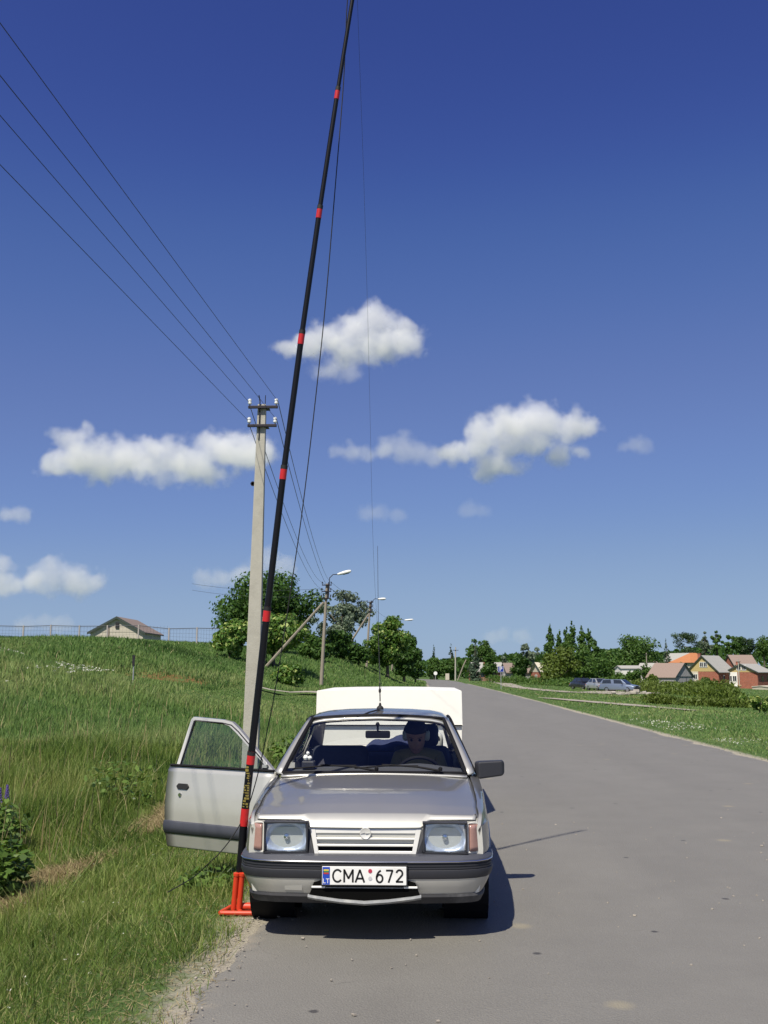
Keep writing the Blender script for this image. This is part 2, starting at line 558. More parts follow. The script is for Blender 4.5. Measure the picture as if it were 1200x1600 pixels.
    L(cx_.outputs[0], s2b.inputs['Factor']); L(s2.outputs['Result'], s2b.inputs['A'])
    s2 = s2b
    # dust along the edges
    ed = N(nt, 'ShaderNodeAttribute', attribute_name='edge')
    ae = N(nt, 'ShaderNodeMath', operation='MULTIPLY_ADD'); ae.inputs[1].default_value = 0.9; ae.inputs[2].default_value = -0.45
    L(mid.outputs['Fac'], ae.inputs[0])
    ab = N(nt, 'ShaderNodeMath', operation='ADD'); L(ae.outputs[0], ab.inputs[0]); L(ed.outputs['Fac'], ab.inputs[1])
    er = N(nt, 'ShaderNodeMapRange'); er.inputs['From Min'].default_value = 0.0; er.inputs['From Max'].default_value = 0.20; er.inputs['To Min'].default_value = 0.7; er.inputs['To Max'].default_value = 0.0
    L(ab.outputs[0], er.inputs['Value'])
    s3 = N(nt, 'ShaderNodeMix', data_type='RGBA'); s3.inputs['B'].default_value = (0.33, 0.29, 0.225, 1)
    L(er.outputs['Result'], s3.inputs['Factor']); L(s2.outputs['Result'], s3.inputs['A'])
    L(s3.outputs['Result'], b.inputs['Base Color'])
    b.inputs['Roughness'].default_value = 0.66
    b.inputs['Specular IOR Level'].default_value = 0.5
    bp = N(nt, 'ShaderNodeBump', Strength=0.55, Distance=0.006)
    L(vor.outputs['Distance'], bp.inputs['Height']); L(bp.outputs['Normal'], b.inputs['Normal'])
    return m


def build_road():
    ys = list(np.arange(-20, 30, 0.07)) + list(np.arange(30, 120, 0.7)) + list(np.arange(120, 262, 3.0))
    ts = [0, 0.02, 0.06, 0.12, 0.3, 0.5, 0.7, 0.88, 0.94, 0.98, 1.0]
    v, e = [], []
    r = random.Random(3)
    jl = jr = 0.0
    for y in ys:
        jl = jl * 0.86 + r.uniform(-0.04, 0.04); jr = jr * 0.86 + r.uniform(-0.05, 0.05)
        l, rr = float(road_l(y)) + jl, float(road_r(y)) + jr
        for t in ts:
            x = l + (rr - l) * t
            crown = 0.004 + 0.012 * (1 - (2 * t - 1) ** 2)
            if t in (0, 1.0): crown = -0.03
            v.append((x, y, crown)); e.append(min(t, 1 - t) * (rr - l))
    n = len(ts)
    q = [(i * n + k, i * n + k + 1, (i + 1) * n + k + 1, (i + 1) * n + k) for i in range(len(ys) - 1) for k in range(n - 1)]
    me = np_mesh('road', v, q)
    a = me.attributes.new('edge', 'FLOAT', 'POINT'); a.data.foreach_set('value', np.array(e, dtype=np.float32))
    o = link_mesh('road', me, asphalt_material(), smooth=True)
    return tag(o, 'grey worn asphalt road running into the distance', kind='structure')


def strip(name, pts, widths, mat, label, lift=0.02):
    """a track draped over the land"""
    P = [Vector((p[0], p[1], 0)) for p in pts]
    fine, w = [], []
    for i in range(len(P) - 1):
        n = max(2, int((P[i + 1] - P[i]).length / 1.0))
        for k in range(n):
            t = k / n; fine.append(P[i].lerp(P[i + 1], t)); w.append(widths[i] + (widths[i + 1] - widths[i]) * t)
    fine.append(P[-1]); w.append(widths[-1])
    v, q = [], []
    for i, p in enumerate(fine):
        t = (fine[min(i + 1, len(fine) - 1)] - fine[max(i - 1, 0)]).normalized()
        nrm = Vector((-t.y, t.x, 0))
        for k in range(-2, 3):
            c = p + nrm * w[i] * k / 4 * (1 + 0.12 * math.sin(i * 1.7 + k))
            v.append((c.x, c.y, hz(c.x, c.y) + lift + 0.03))
    for i in range(len(fine) - 1):
        for k in range(4):
            a = i * 5 + k; q.append((a, a + 1, a + 6, a + 5))
    o = link_mesh(name, np_mesh(name, v, q), mat, smooth=True)
    return tag(o, label, kind='structure')


build_ground()
build_road()
M_gravel = simple('pale_gravel', (0.31, 0.28, 0.23), 0.95, var=0.3, scale=3.0, bump=0.4, bscale=12)
strip('gravel_lane', [(16, 215), (13.5, 160), (11.6, 128), (12.6, 108), (14.5, 97), (17, 96), (21, 108), (25, 116)], [3, 2.5, 2.4, 2.6, 3.5, 5, 7, 5], M_gravel, 'pale gravel lane leading to the parked cars')
strip('footpath', [(8.4, 70), (10.2, 63), (11.9, 57), (13.4, 51)], [1.2, 1.6, 1.7, 0.5], M_gravel, 'short pale footpath across the grass verge')
strip('field_track', [(-1.0, 64), (-5.5, 60.5), (-7.5, 60), (-9.8, 60)], [3, 2.0, 1.6, 1.0], M_gravel, 'pale gravel track at the foot of the bank', lift=0.16)

# ================================================================== clouds
def cloud_material(dens):
    m = bpy.data.materials.new('cloud_vapour'); m.use_nodes = True
    nt = m.node_tree; nt.nodes.clear()
    out = nt.nodes.new('ShaderNodeOutputMaterial'); pv = nt.nodes.new('ShaderNodeVolumePrincipled')
    pv.inputs['Color'].default_value = (1, 1, 1, 1)
    pv.inputs['Anisotropy'].default_value = 0.0
    pv.inputs['Density'].default_value = dens
    pv.inputs['Density Attribute'].default_value = 'density'
    nt.links.new(pv.outputs[0], out.inputs['Volume'])
    return m


def cloud(label, blobs, Y, dens, rough=2.7, th=0.06, seed=0, flat=None):
    """blobs: (photo px, py, radius px); a mass of vapour standing Y metres away"""
    x0 = min(b[0] - b[2] * 1.5 for b in blobs); x1 = max(b[0] + b[2] * 1.5 for b in blobs)
    y0 = min(b[1] - b[2] * 1.4 for b in blobs); y1 = max(b[1] + b[2] * 1.4 for b in blobs)
    cpx, cpy = (x0 + x1) / 2, (y0 + y1) / 2
    c = at(cpx, cpy, Y)
    def loc(px, py): return at(px, py, Y) - c
    lo, hi = loc(x0, y1), loc(x1, y0)
    half_x, half_z = (hi.x - lo.x) / 2, (hi.z - lo.z) / 2
    scl = 1.03 * Y / FPX
    half_y = max(b[2] for b in blobs) * scl * 1.5
    r = random.Random(seed)
    ng = bpy.data.node_groups.new('cloud_field', 'GeometryNodeTree')
    ng.interface.new_socket('Geometry', in_out='OUTPUT', socket_type='NodeSocketGeometry')
    n, L = ng.nodes, ng.links
    def M(op, a, b=None, c_=None):
        k = n.new('ShaderNodeMath'); k.operation = op
        for i, x in enumerate((a, b, c_)):
            if x is None: continue
            if isinstance(x, (int, float)): k.inputs[i].default_value = x
            else: L.new(x, k.inputs[i])
        return k.outputs[0]
    pos = n.new('GeometryNodeInputPosition').outputs[0]
    fp = n.new('ShaderNodeVectorMath'); fp.operation = 'MULTIPLY'; L.new(pos, fp.inputs[0]); fp.inputs[1].default_value = (1, 1, 1.3)
    flat_pos = fp.outputs[0]
    acc = None
    for (bx, by, br) in blobs:
        p = loc(bx, by)
        vs = n.new('ShaderNodeVectorMath'); vs.operation = 'DISTANCE'
        L.new(flat_pos, vs.inputs[0]); vs.inputs[1].default_value = (p.x, r.uniform(-0.3, 0.3) * half_y, p.z * 1.3)
        f = M('SUBTRACT', 1.0, M('DIVIDE', vs.outputs['Value'], br * scl * 1.12))
        if acc is None: acc = f
        else:
            k = n.new('ShaderNodeMath'); k.operation = 'SMOOTH_MAX'
            L.new(acc, k.inputs[0]); L.new(f, k.inputs[1]); k.inputs[2].default_value = 0.15
            acc = k.outputs[0]
    nz = n.new('ShaderNodeTexNoise'); nz.noise_dimensions = '4D'
    nz.inputs['W'].default_value = seed * 3.1; nz.inputs['Scale'].default_value = 1 / (48.0 * Y / 2200); nz.inputs['Detail'].default_value = 8.0
    nz.inputs['Roughness'].default_value = 0.58
    L.new(pos, nz.inputs['Vector'])
    fld = M('ADD', acc, M('MULTIPLY', M('SUBTRACT', nz.outputs[0], 0.5), rough))
    mr = n.new('ShaderNodeMapRange'); mr.interpolation_type = 'SMOOTHSTEP'
    L.new(fld, mr.inputs['Value']); mr.inputs['From Min'].default_value = th; mr.inputs['From Max'].default_value = th + 0.55
    vc = n.new('GeometryNodeVolumeCube')
    L.new(mr.outputs['Result'], vc.inputs['Density'])
    vc.inputs['Min'].default_value = (-half_x, -half_y, -half_z); vc.inputs['Max'].default_value = (half_x, half_y, half_z)
    vox = max(2.0, 2 * half_x / 250) 
    vc.inputs['Resolution X'].default_value = int(2 * half_x / vox); vc.inputs['Resolution Y'].default_value = max(8, int(2 * half_y / vox)); vc.inputs['Resolution Z'].default_value = max(8, int(2 * half_z / vox))
    sm = n.new('GeometryNodeSetMaterial'); sm.inputs['Material'].default_value = cloud_material(dens * 0.45)
    L.new(vc.outputs[0], sm.inputs['Geometry'])
    o_ = n.new('NodeGroupOutput'); L.new(sm.outputs[0], o_.inputs[0])
    vd = bpy.data.volumes.new('cloud')
    o = bpy.data.objects.new('cloud', vd); COL.objects.link(o); o.location = c
    md = o.modifiers.new('vapour', 'NODES'); md.node_group = ng
    return tag(o, label, 'cloud', 'small fair-weather clouds')


cloud('long white cloud with lumpy top behind the concrete pole',
      [(74, 722, 26), (95, 714, 32), (126, 692, 34), (150, 715, 44), (190, 712, 44), (228, 708, 36), (262, 715, 38), (300, 725, 44), (325, 690, 30), (345, 706, 44), (378, 706, 46), (405, 712, 34), (238, 735, 34), (160, 735, 36), (330, 735, 32)], 2200, 0.045, seed=2)
cloud('white cloud touching the upper part of the mast',
      [(455, 545, 26), (485, 535, 36), (520, 528, 40), (555, 512, 40), (592, 502, 40), (625, 508, 26), (635, 540, 34), (590, 538, 42), (545, 540, 42)], 2400, 0.045, seed=5)
cloud('pale tail of vapour under the cloud beside the mast', [(500, 580, 24), (522, 580, 28), (545, 583, 22)], 2400, 0.018, seed=9)
cloud('broad white cloud standing over the road end',
      [(752, 682, 36), (785, 668, 42), (820, 662, 42), (855, 666, 40), (888, 670, 34), (912, 666, 24), (800, 690, 38), (770, 724, 36), (795, 724, 28), (712, 712, 28), (872, 712, 24), (840, 690, 34), (905, 708, 18), (745, 705, 24)], 2600, 0.045, seed=4)
cloud('thin ragged cloud streak beside the broad white cloud', [(525, 702, 18), (550, 706, 22), (575, 708, 24), (600, 704, 28), (630, 705, 28), (655, 706, 24), (680, 714, 22)], 2250, 0.022, seed=6)
cloud('small oval wisp right of the broad cloud', [(972, 698, 18), (990, 697, 20), (1006, 696, 16)], 2600, 0.012, seed=7)
cloud('small white puff at the far left', [(10, 806, 20), (26, 803, 20)], 2800, 0.022, seed=8)
cloud('low white cloud bank above the fenced bank', [(-10, 905, 34), (20, 912, 30), (50, 908, 30), (82, 902, 34), (115, 906, 34), (143, 912, 24), (0, 885, 24), (60, 915, 28)], 3200, 0.022, seed=10)
cloud('low cloud behind the concrete pole above the round tree', [(320, 903, 22), (345, 902, 26), (370, 902, 26), (395, 898, 26), (420, 884, 30), (445, 884, 24)], 3200, 0.014, seed=12)
cloud('faint wisp above the street lamps', [(572, 801, 20), (595, 801, 22), (618, 804, 16)], 2800, 0.009, seed=13)
cloud('faint round wisp above the far road', [(733, 797, 20), (750, 797, 18)], 2800, 0.008, seed=14)
cloud('low faint cloud behind the barn', [(25, 976, 16), (45, 974, 20), (70, 972, 22), (95, 974, 20)], 3400, 0.009, seed=15)
cloud('low faint cloud above the village trees', [(765, 994, 18), (787, 991, 18), (812, 993, 18)], 3400, 0.008, seed=16)

# ================================================================== grass and ground cover
def blades(name, X, Y, h, w, tint, mat, label, cat='grass', lean=0.35, z_off=0.0, curl=0.35, seed=1, flat=False):
    """one object of many single blades, each a bent tapering strip"""
    g = np.random.default_rng(seed)
    n = len(X)
    Z = height(X, Y) + z_off - 0.015
    az = g.uniform(0, 2 * np.pi, n)
    ld = g.uniform(0, 2 * np.pi, n)
    ln = np.abs(g.normal(0, lean, n)) * h
    dx, dy = np.cos(ld) * ln + 0.06 * h, np.sin(ld) * ln
    wx, wy = np.cos(az) * w * 0.5, np.sin(az) * w * 0.5
    hh = h * g.uniform(0.75, 1.0, n)
    b = np.stack([X, Y, Z], -1)
    wv = np.stack([wx, wy, np.zeros(n)], -1)
    m1 = b + np.stack([dx * curl, dy * curl, hh * (0.55 if not flat else 0.3)], -1)
    tp = b + np.stack([dx, dy, hh], -1)
    v = np.stack([b - wv, b + wv, m1 + wv * 0.85, m1 - wv * 0.85, tp], 1)      # n,5,3
    v = v.reshape(-1, 3).astype(np.float32)
    i0 = (np.arange(n) * 5).astype(np.int32)
    tri = np.stack([i0, i0 + 1, i0 + 2, i0, i0 + 2, i0 + 3, i0 + 3, i0 + 2, i0 + 4], -1).reshape(-1, 3)
    me = np_mesh(name, v, tri)
    a = me.attributes.new('tint', 'FLOAT', 'POINT'); a.data.foreach_set('value', np.repeat(tint.astype(np.float32), 5))
    o = link_mesh(name, me, mat)
    return tag(o, label, cat, kind='stuff')


def patch(X, Y, s, seed=0):
    """smooth pseudo-noise 0..1 for patchiness"""
    g = np.random.default_rng(seed)
    out = np.zeros_like(X)
    for k in range(7):
        a = g.uniform(0, 2 * np.pi); f = s * g.uniform(0.5, 2.2); p = g.uniform(0, 6.28)
        out += np.sin((np.cos(a) * X + np.sin(a) * Y) * f + p + 1.3 * np.sin((np.sin(a) * X - np.cos(a) * Y) * f * 0.7))
    return np.clip(0.5 + out / 7.0, 0, 1)


def scatter(n, y0, y1, xfun, power, seed):
    """positions thinning with distance; xfun(Y)->(lo,hi)"""
    g = np.random.default_rng(seed)
    u = g.uniform(0, 1, n)
    a, b = y0 ** (1 - power), y1 ** (1 - power)
    Y = (a + u * (b - a)) ** (1 / (1 - power))
    lo, hi = xfun(Y)
    X = lo + (hi - lo) * g.uniform(0, 1, n)
    return X, Y


M_grass = leafy('grass_blades', [(0.034, 0.072, 0.013), (0.092, 0.160, 0.028), (0.162, 0.235, 0.048), (0.26, 0.30, 0.09), (0.47, 0.41, 0.22)], 0.35, 0.6)
M_field = leafy('field_blades', [(0.048, 0.095, 0.023), (0.100, 0.190, 0.048), (0.160, 0.260, 0.072), (0.25, 0.32, 0.11), (0.42, 0.38, 0.20)], 0.35, 0.6)
M_straw = leafy('straw', [(0.13, 0.10, 0.045), (0.27, 0.215, 0.105), (0.42, 0.35, 0.19)], 0.2, 0.7)
M_flower = leafy('white_petals', [(0.55, 0.56, 0.45), (0.80, 0.80, 0.72)], 0.3, 0.6)
M_broad = leafy('weed_leaves', [(0.045, 0.09, 0.018), (0.09, 0.165, 0.03), (0.16, 0.25, 0.055)], 0.3, 0.45)


def tints(n, X, Y, base, spread, seed, dry=0.0, s=0.5):
    g = np.random.default_rng(seed)
    t = base + (patch(X, Y, s, seed) - 0.5) * 0.42 + (patch(X, Y, s * 5, seed + 3) - 0.5) * 0.25 + g.normal(0, spread, n)
    d = g.uniform(0, 1, n) < dry
    t = np.where(d, g.uniform(0.78, 1.0, n), np.clip(t, 0, 0.78))
    return t


def bare(X, Y): return np.exp(-(((X + 13.4) / 2.2) ** 2 + ((Y - 57.5) / 3.5) ** 2)) + 0.6 * np.exp(-(((X + 17) / 3.5) ** 2 + ((Y - 56) / 2.0) ** 2))
def hay_here(X, Y): return sst(0.28, 0.52, patch(X * 0.8, Y, 1.4, 19)) * np.exp(-((X + 3.38) / 0.30) ** 2)


# mown verge between the asphalt and the line of cut hay
X, Y = scatter(120000, 2.4, 29, lambda Y: (-3.75 + 0 * Y, road_l(Y) + 0.10), 1.25, 21)
e = road_l(Y) - X
keep = np.random.default_rng(5).uniform(0, 1, len(X)) < (0.10 + 0.9 * sst(-0.06, 0.26, e + 0.35 * (patch(X, Y, 3.0, 8) - 0.5)))
X, Y, e = X[keep], Y[keep], e[keep]
hgt = (0.055 + 0.075 * patch(X, Y, 1.6, 4)) * (0.75 + 0.75 * sst(0.1, 1.6, e)) * np.random.default_rng(6).uniform(0.6, 1.5, len(X))
hgt = np.where(np.random.default_rng(16).uniform(0, 1, len(X)) < 0.015, hgt * 2.4, hgt)
hgt = hgt * (0.7 + 1.1 * patch(X, Y, 4.5, 44) ** 2) * (1 - 0.75 * hay_here(X, Y)) * (1 - 0.72 * np.exp(-(((X + 1.25) / 0.30) ** 2 + ((Y - 7.35) / 0.32) ** 2)))
blades('verge_grass', X, Y, hgt, np.maximum(0.0042, 0.00065 * Y), tints(len(X), X, Y, 0.45, 0.20, 31, dry=0.08, s=1.1), M_grass, 'short mown grass on the verge beside the car', lean=0.75, curl=0.5, seed=41)

# tall meadow behind it
X, Y = scatter(150000, 4.6, 26, lambda Y: (-0.62 * Y - 1.6, np.minimum(-3.45, road_l(Y) - 2.3)), 1.5, 22)
hgt = (0.22 + 0.42 * patch(X, Y, 0.8, 14)) * np.random.default_rng(7).uniform(0.6, 1.15, len(X)) * (0.30 + 0.70 * sst(3.5, 4.9, -X)) * (1 - 0.8 * hay_here(X, Y))
blades('meadow_grass', X, Y, hgt, np.maximum(0.0055, 0.00072 * Y), tints(len(X), X, Y, 0.44, 0.16, 32, dry=0.02, s=0.7), M_grass, 'tall uncut meadow grass beyond the mown verge', lean=0.33, seed=42)

# flowering stalks and dry stems standing above the meadow
X, Y = scatter(1100, 5.5, 40, lambda Y: (-0.60 * Y - 1.6, np.minimum(-3.6, road_l(Y) - 2.4)), 1.4, 28)
blades('seed_stalks', X, Y, np.random.default_rng(71).uniform(0.5, 0.95, len(X)), np.maximum(0.004, 0.0006 * Y), np.random.default_rng(72).uniform(0.3, 1, len(X)), M_straw, 'thin straw-coloured seed stalks above the meadow', lean=0.22, seed=48)

# the field out to the bank
X, Y = scatter(120000, 24, 66, lambda Y: (-0.50 * Y - 3, road_l(Y) - 0.25), 1.4, 23)
keep = np.random.default_rng(20).uniform(0, 1, len(X)) > 0.95 * bare(X, Y)
X, Y = X[keep], Y[keep]
hgt = (0.20 + 0.30 * patch(X, Y, 0.3, 15)) * np.where((X > -10.5) & (X < -3) & (Y > 40), 0.28, 1.0) * np.where((X > -10.5) & (X < -3) & (Y > 58) & (Y < 62), 0.1, 1.0) * np.random.default_rng(8).uniform(0.6, 1.2, len(X)) * (0.4 + 0.6 * sst(0.5, 4, road_l(Y) - X))
blades('field_grass', X, Y, hgt, np.maximum(0.012, 0.0008 * Y), tints(len(X), X, Y, 0.58, 0.10, 33, dry=0.04, s=0.22), M_field, 'green field grass rising gently towards the bank', lean=0.3, seed=43)

# the bank and its crest
X, Y = scatter(110000, 50, 175, lambda Y: (-0.46 * Y - 3, road_l(Y) - 0.3), 1.5, 24)
keep = (Y < 100) | (X > -24)
X, Y = X[keep], Y[keep]
keep = np.random.default_rng(19).uniform(0, 1, len(X)) > 0.9 * bare(X, Y)
X, Y = X[keep], Y[keep]
hgt = (0.16 + 0.30 * patch(X, Y, 0.2, 17)) * np.where((X > -10.5) & (X < -3) & (Y < 62), 0.15, 1.0) * np.random.default_rng(9).uniform(0.6, 1.2, len(X))
blades('bank_grass', X, Y, hgt, np.maximum(0.04, 0.0009 * Y), tints(len(X), X, Y, 0.37, 0.10, 34, dry=0.03, s=0.12), M_field, 'darker rough grass covering the bank', lean=0.35, seed=44)

# verge across the road
X, Y = scatter(110000, 9, 190, lambda Y: (road_r(Y) - 0.08, road_r(Y) + 3 + 0.30 * Y), 1.55, 25)
e = X - road_r(Y)
keep = np.random.default_rng(55).uniform(0, 1, len(X)) < (0.12 + 0.88 * sst(0.0, 0.8, e + 0.5 * (patch(X, Y, 2.0, 9) - 0.5)))
for (px, py, rad) in [(10.2, 63, 2.6), (11.9, 57, 2.2), (9.3, 66.5, 2.0)]: keep &= np.hypot((X - px) * 2.4, Y - py) > rad
X, Y, e = X[keep], Y[keep], e[keep]
hgt = (0.05 + 0.09 * patch(X, Y, 0.6, 18)) * np.random.default_rng(10).uniform(0.6, 1.3, len(X)) * (0.6 + 0.6 * sst(0.2, 3, e))
blades('far_verge_grass', X, Y, hgt, np.maximum(0.008, 0.0008 * Y), tints(len(X), X, Y, 0.45, 0.10, 35, dry=0.10, s=0.35), M_field, 'short green grass across the road', lean=0.6, seed=45)

# raked hay lying between verge and meadow
g = np.random.default_rng(77)
n = 60000
Y = g.uniform(5.0, 17.0, n) ** 1.0
X = -3.38 + g.normal(0, 0.17, n) + 0.12 * np.sin(Y * 1.1) - 0.10 * sst(9, 6.5, Y) * 2
keep = g.uniform(0, 1, n) < hay_here(X, Y)
X, Y = X[keep], Y[keep]
blades('hay', X, Y, g.uniform(0.02, 0.11, len(X)), np.maximum(0.005, 0.0007 * Y), g.uniform(0, 1, len(X)), M_straw, 'pale dry hay raked along the verge', 'hay', lean=1.6, curl=0.5, z_off=0.05, seed=46)
# dead litter in the verge
X, Y = scatter(22000, 2.4, 16, lambda Y: (-3.4 + 0 * Y, road_l(Y) + 0.12), 1.3, 27)
blades('dry_litter', X, Y, np.full(len(X), 0.015), np.full(len(X), 0.005), g.uniform(0, 1, len(X)), M_straw, 'dead grass stalks lying in the verge', 'hay', lean=4.0, curl=0.5, z_off=0.02, seed=47)


def florets(name, X, Y, zoff, size, label, mat, k=5, seed=3):
    """small flower heads: a few upturned petals each"""
    g = np.random.default_rng(seed)
    n = len(X)
    Z = height(X, Y) + zoff
    vs, fs = [], []
    c = np.stack([X, Y, Z], -1)
    for j in range(k):
        o = np.stack([g.normal(0, 0.6, n), g.normal(0, 0.6, n), g.normal(0, 0.35, n)], -1) * size[:, None]
        a = g.uniform(0, 6.28, n)
        u = np.stack([np.cos(a), np.sin(a), g.normal(0.2, 0.4, n)], -1) * size[:, None] * 0.5
        w = np.stack([-np.sin(a), np.cos(a), g.normal(0.2, 0.4, n)], -1) * size[:, None] * 0.5
        vs.append(np.stack([c + o - u, c + o - w, c + o + u, c + o + w], 1))
    v = np.concatenate(vs, 0).reshape(-1, 3)
    q = np.arange(len(v)).reshape(-1, 4)
    me = np_mesh(name, v, q)
    a = me.attributes.new('tint', 'FLOAT', 'POINT'); a.data.foreach_set('value', np.repeat(g.uniform(0, 1, len(q)), 4).astype(np.float32))
    return tag(link_mesh(name, me, mat), label, 'flowers', kind='stuff')


X, Y = scatter(650, 16, 46, lambda Y: (road_r(Y) + 0.5, road_r(Y) + 2.6), 1.2, 61)
k_ = patch(X, Y, 0.55, 62) > 0.52
X, Y = X[k_], Y[k_]
florets('clover_flowers', X, Y, 0.07, np.maximum(0.02, 0.0009 * Y), 'white clover flowers along the far road edge', M_flower, 4)
g = np.random.default_rng(63)
n = 420
X = g.uniform(-24, -13.5, n); Y = 44.5 + g.normal(0, 2.0, n) - (X + 19) * 0.35
k_ = patch(X, Y, 0.5, 64) > 0.45
X, Y = X[k_], Y[k_]
florets('umbel_flowers', X, Y, 0.36, np.full(len(X), 0.05), 'white umbel flowers in the tall field grass', M_flower, 5)
X, Y = scatter(90, 2.6, 12, lambda Y: (-3.3 + 0 * Y, road_l(Y) - 0.5), 1.2, 65)
florets('daisy_flowers', X, Y, 0.09, np.full(len(X), 0.008), 'tiny white flowers in the mown verge', M_flower, 3)


def leaf_mass(name, c, rad, n, size, mat, parent=None, seed=1, droop=0.0):
    """a bushy mass of broad leaves round c"""
    g = np.random.default_rng(seed)
    d = g.normal(0, 1, (n, 3)); d /= np.linalg.norm(d, axis=1)[:, None]
    r = g.uniform(0.15, 1, n) ** 0.5
    p = d * r[:, None] * np.array(rad) + np.array(c)
    a = g.uniform(0, 6.28, n)
    u = np.stack([np.cos(a), np.sin(a), g.normal(-droop, 0.45, n)], -1)
    w = np.cross(u, d + g.normal(0, 0.5, (n, 3)) + np.array([0, 0, 0.6])); w /= np.maximum(1e-6, np.linalg.norm(w, axis=1))[:, None]
    s = size * g.uniform(0.6, 1.3, n)
    u *= s[:, None] * 0.62; w *= s[:, None] * 0.36
    v = np.stack([p - u, p + w, p + u, p - w], 1).reshape(-1, 3)
    q = np.arange(n * 4).reshape(-1, 4)
    me = np_mesh(name, v, q)
    at_ = me.attributes.new('tint', 'FLOAT', 'POINT'); at_.data.foreach_set('value', np.repeat(g.uniform(0, 1, n), 4).astype(np.float32))
    return link_mesh(name, me, mat, parent)


def weed(label, x, y, h, r, n, size, seed, spikes=0, name='leafy_weed'):
    root = empty(name, (x, y, hz(x, y)))
    s = MB(); g = random.Random(seed)
    for k in range(7):
        a = g.uniform(0, 6.28); s.tube([(0, 0, -0.03), (math.cos(a) * r * 0.3, math.sin(a) * r * 0.3, h * 0.5), (math.cos(a) * r * 0.6, math.sin(a) * r * 0.6, h * 0.9)], [0.005, 0.004, 0.002], 5)
    s.build('stem', M_stem, root)
    leaf_mass('leaves', (0, 0, h * 0.52), (r, r, h * 0.5), n, size, M_broad, root, seed)
    for k in range(spikes):
        m = MB(); a = g.uniform(0, 6.28); q = g.uniform(0, r * 0.6); bx, by = math.cos(a) * q, math.sin(a) * q
        m.tube([(bx, by, h * 0.7), (bx * 1.1, by * 1.1, h * 1.0)], 0.004, 5)
        for i in range(26):
            z = h * (0.98 + 0.010 * i); rr = 0.022 * (1 - i / 30); t = i * 2.4
            m.box((bx * 1.1 + math.cos(t) * rr, by * 1.1 + math.sin(t) * rr, z), (0.016, 0.016, 0.012))
        m.build('flower_spike', M_lupin, root)
    return tag(root, label, 'weed')


M_stem = simple('green_stem', (0.07, 0.11, 0.03), 0.6)
M_lupin = simple('violet_petals', (0.10, 0.06, 0.26), 0.6, var=0.4, scale=40)
weed('large dark leafy weed at the meadow edge by the hay', -3.75, 9.0, 0.62, 0.42, 1100, 0.075, 3)
weed('tall weed with violet flower spikes at the photo\'s left edge', -4.74, 11.8, 0.60, 0.34, 400, 0.07, 4, spikes=2, name='lupin_plant')
weed('broad-leaved weed in the meadow left of the open door', -4.35, 15.2, 0.80, 0.60, 260, 0.07, 5)
weed('low broad-leaved weed beneath the open car door', -1.62, 8.25, 0.17, 0.26, 230, 0.05, 7)
weed('bushy weed in the grass between pole and white trailer', -2.55, 21.0, 0.55, 0.5, 380, 0.09, 10)

# grit and loose stones on the asphalt
def grit():
    g = np.random.default_rng(91)
    m = MB(); r = random.Random(5)
    for i in range(900):
        if i < 520: y = r.uniform(2.4, 14); x = float(road_l(y)) + abs(r.gauss(0, 0.16)) + 0.0
        elif i < 640: y = r.uniform(9, 30); x = float(road_r(y)) - abs(r.gauss(0, 0.2))
        else: y = r.uniform(2.4, 13); x = r.uniform(-1.0, 4.5)
        s = r.uniform(0.003, 0.010) * (1.4 if i > 500 and i % 9 == 0 else 1)
        rot = Matrix.Rotation(r.uniform(0, 6), 3, 'Z') @ Matrix.Rotation(r.uniform(-0.6, 0.6), 3, 'X')
        m.box((x, y, 0.014 + s * 0.3), (s * r.uniform(1, 2), s * r.uniform(1, 1.6), s * 0.8), rot)
    return tag(m.build('gravel', M_gravel2, None), 'loose grit and pebbles lying on the asphalt', 'gravel', kind='stuff')
M_gravel2 = simple('grit_stone', (0.30, 0.27, 0.23), 0.9, var=0.5, scale=3)
grit()

# ================================================================== trees
M_bark = simple('bark', (0.10, 0.085, 0.065), 0.9, var=0.35, scale=6, bump=0.5, bscale=20)
M_birch = simple('birch_bark', (0.42, 0.40, 0.36), 0.8, var=0.45, scale=5)
LEAF = {
    'dark': leafy('leaves_dark', [(0.021, 0.056, 0.013), (0.053, 0.119, 0.021), (0.105, 0.193, 0.039)], 0.36),
    'maple': leafy('leaves_maple', [(0.039, 0.096, 0.018), (0.088, 0.184, 0.031), (0.175, 0.280, 0.060), (0.455, 0.525, 0.175)], 0.40),
    'olive': leafy('leaves_olive', [(0.088, 0.126, 0.079), (0.166, 0.219, 0.149), (0.280, 0.333, 0.227)], 0.40),
    'mid': leafy('leaves_mid', [(0.035, 0.084, 0.018), (0.079, 0.158, 0.031), (0.149, 0.236, 0.053)], 0.40),
    'blue': leafy('needles_blue', [(0.039, 0.070, 0.039), (0.079, 0.126, 0.079), (0.140, 0.193, 0.131)], 0.25),
    'pine': leafy('needles_dark', [(0.018, 0.039, 0.018), (0.039, 0.077, 0.027), (0.074, 0.119, 0.045)], 0.25),
    'yellow': leafy('leaves_yellowgreen', [(0.060, 0.095, 0.016), (0.108, 0.160, 0.026), (0.174, 0.226, 0.053)], 0.35),
}


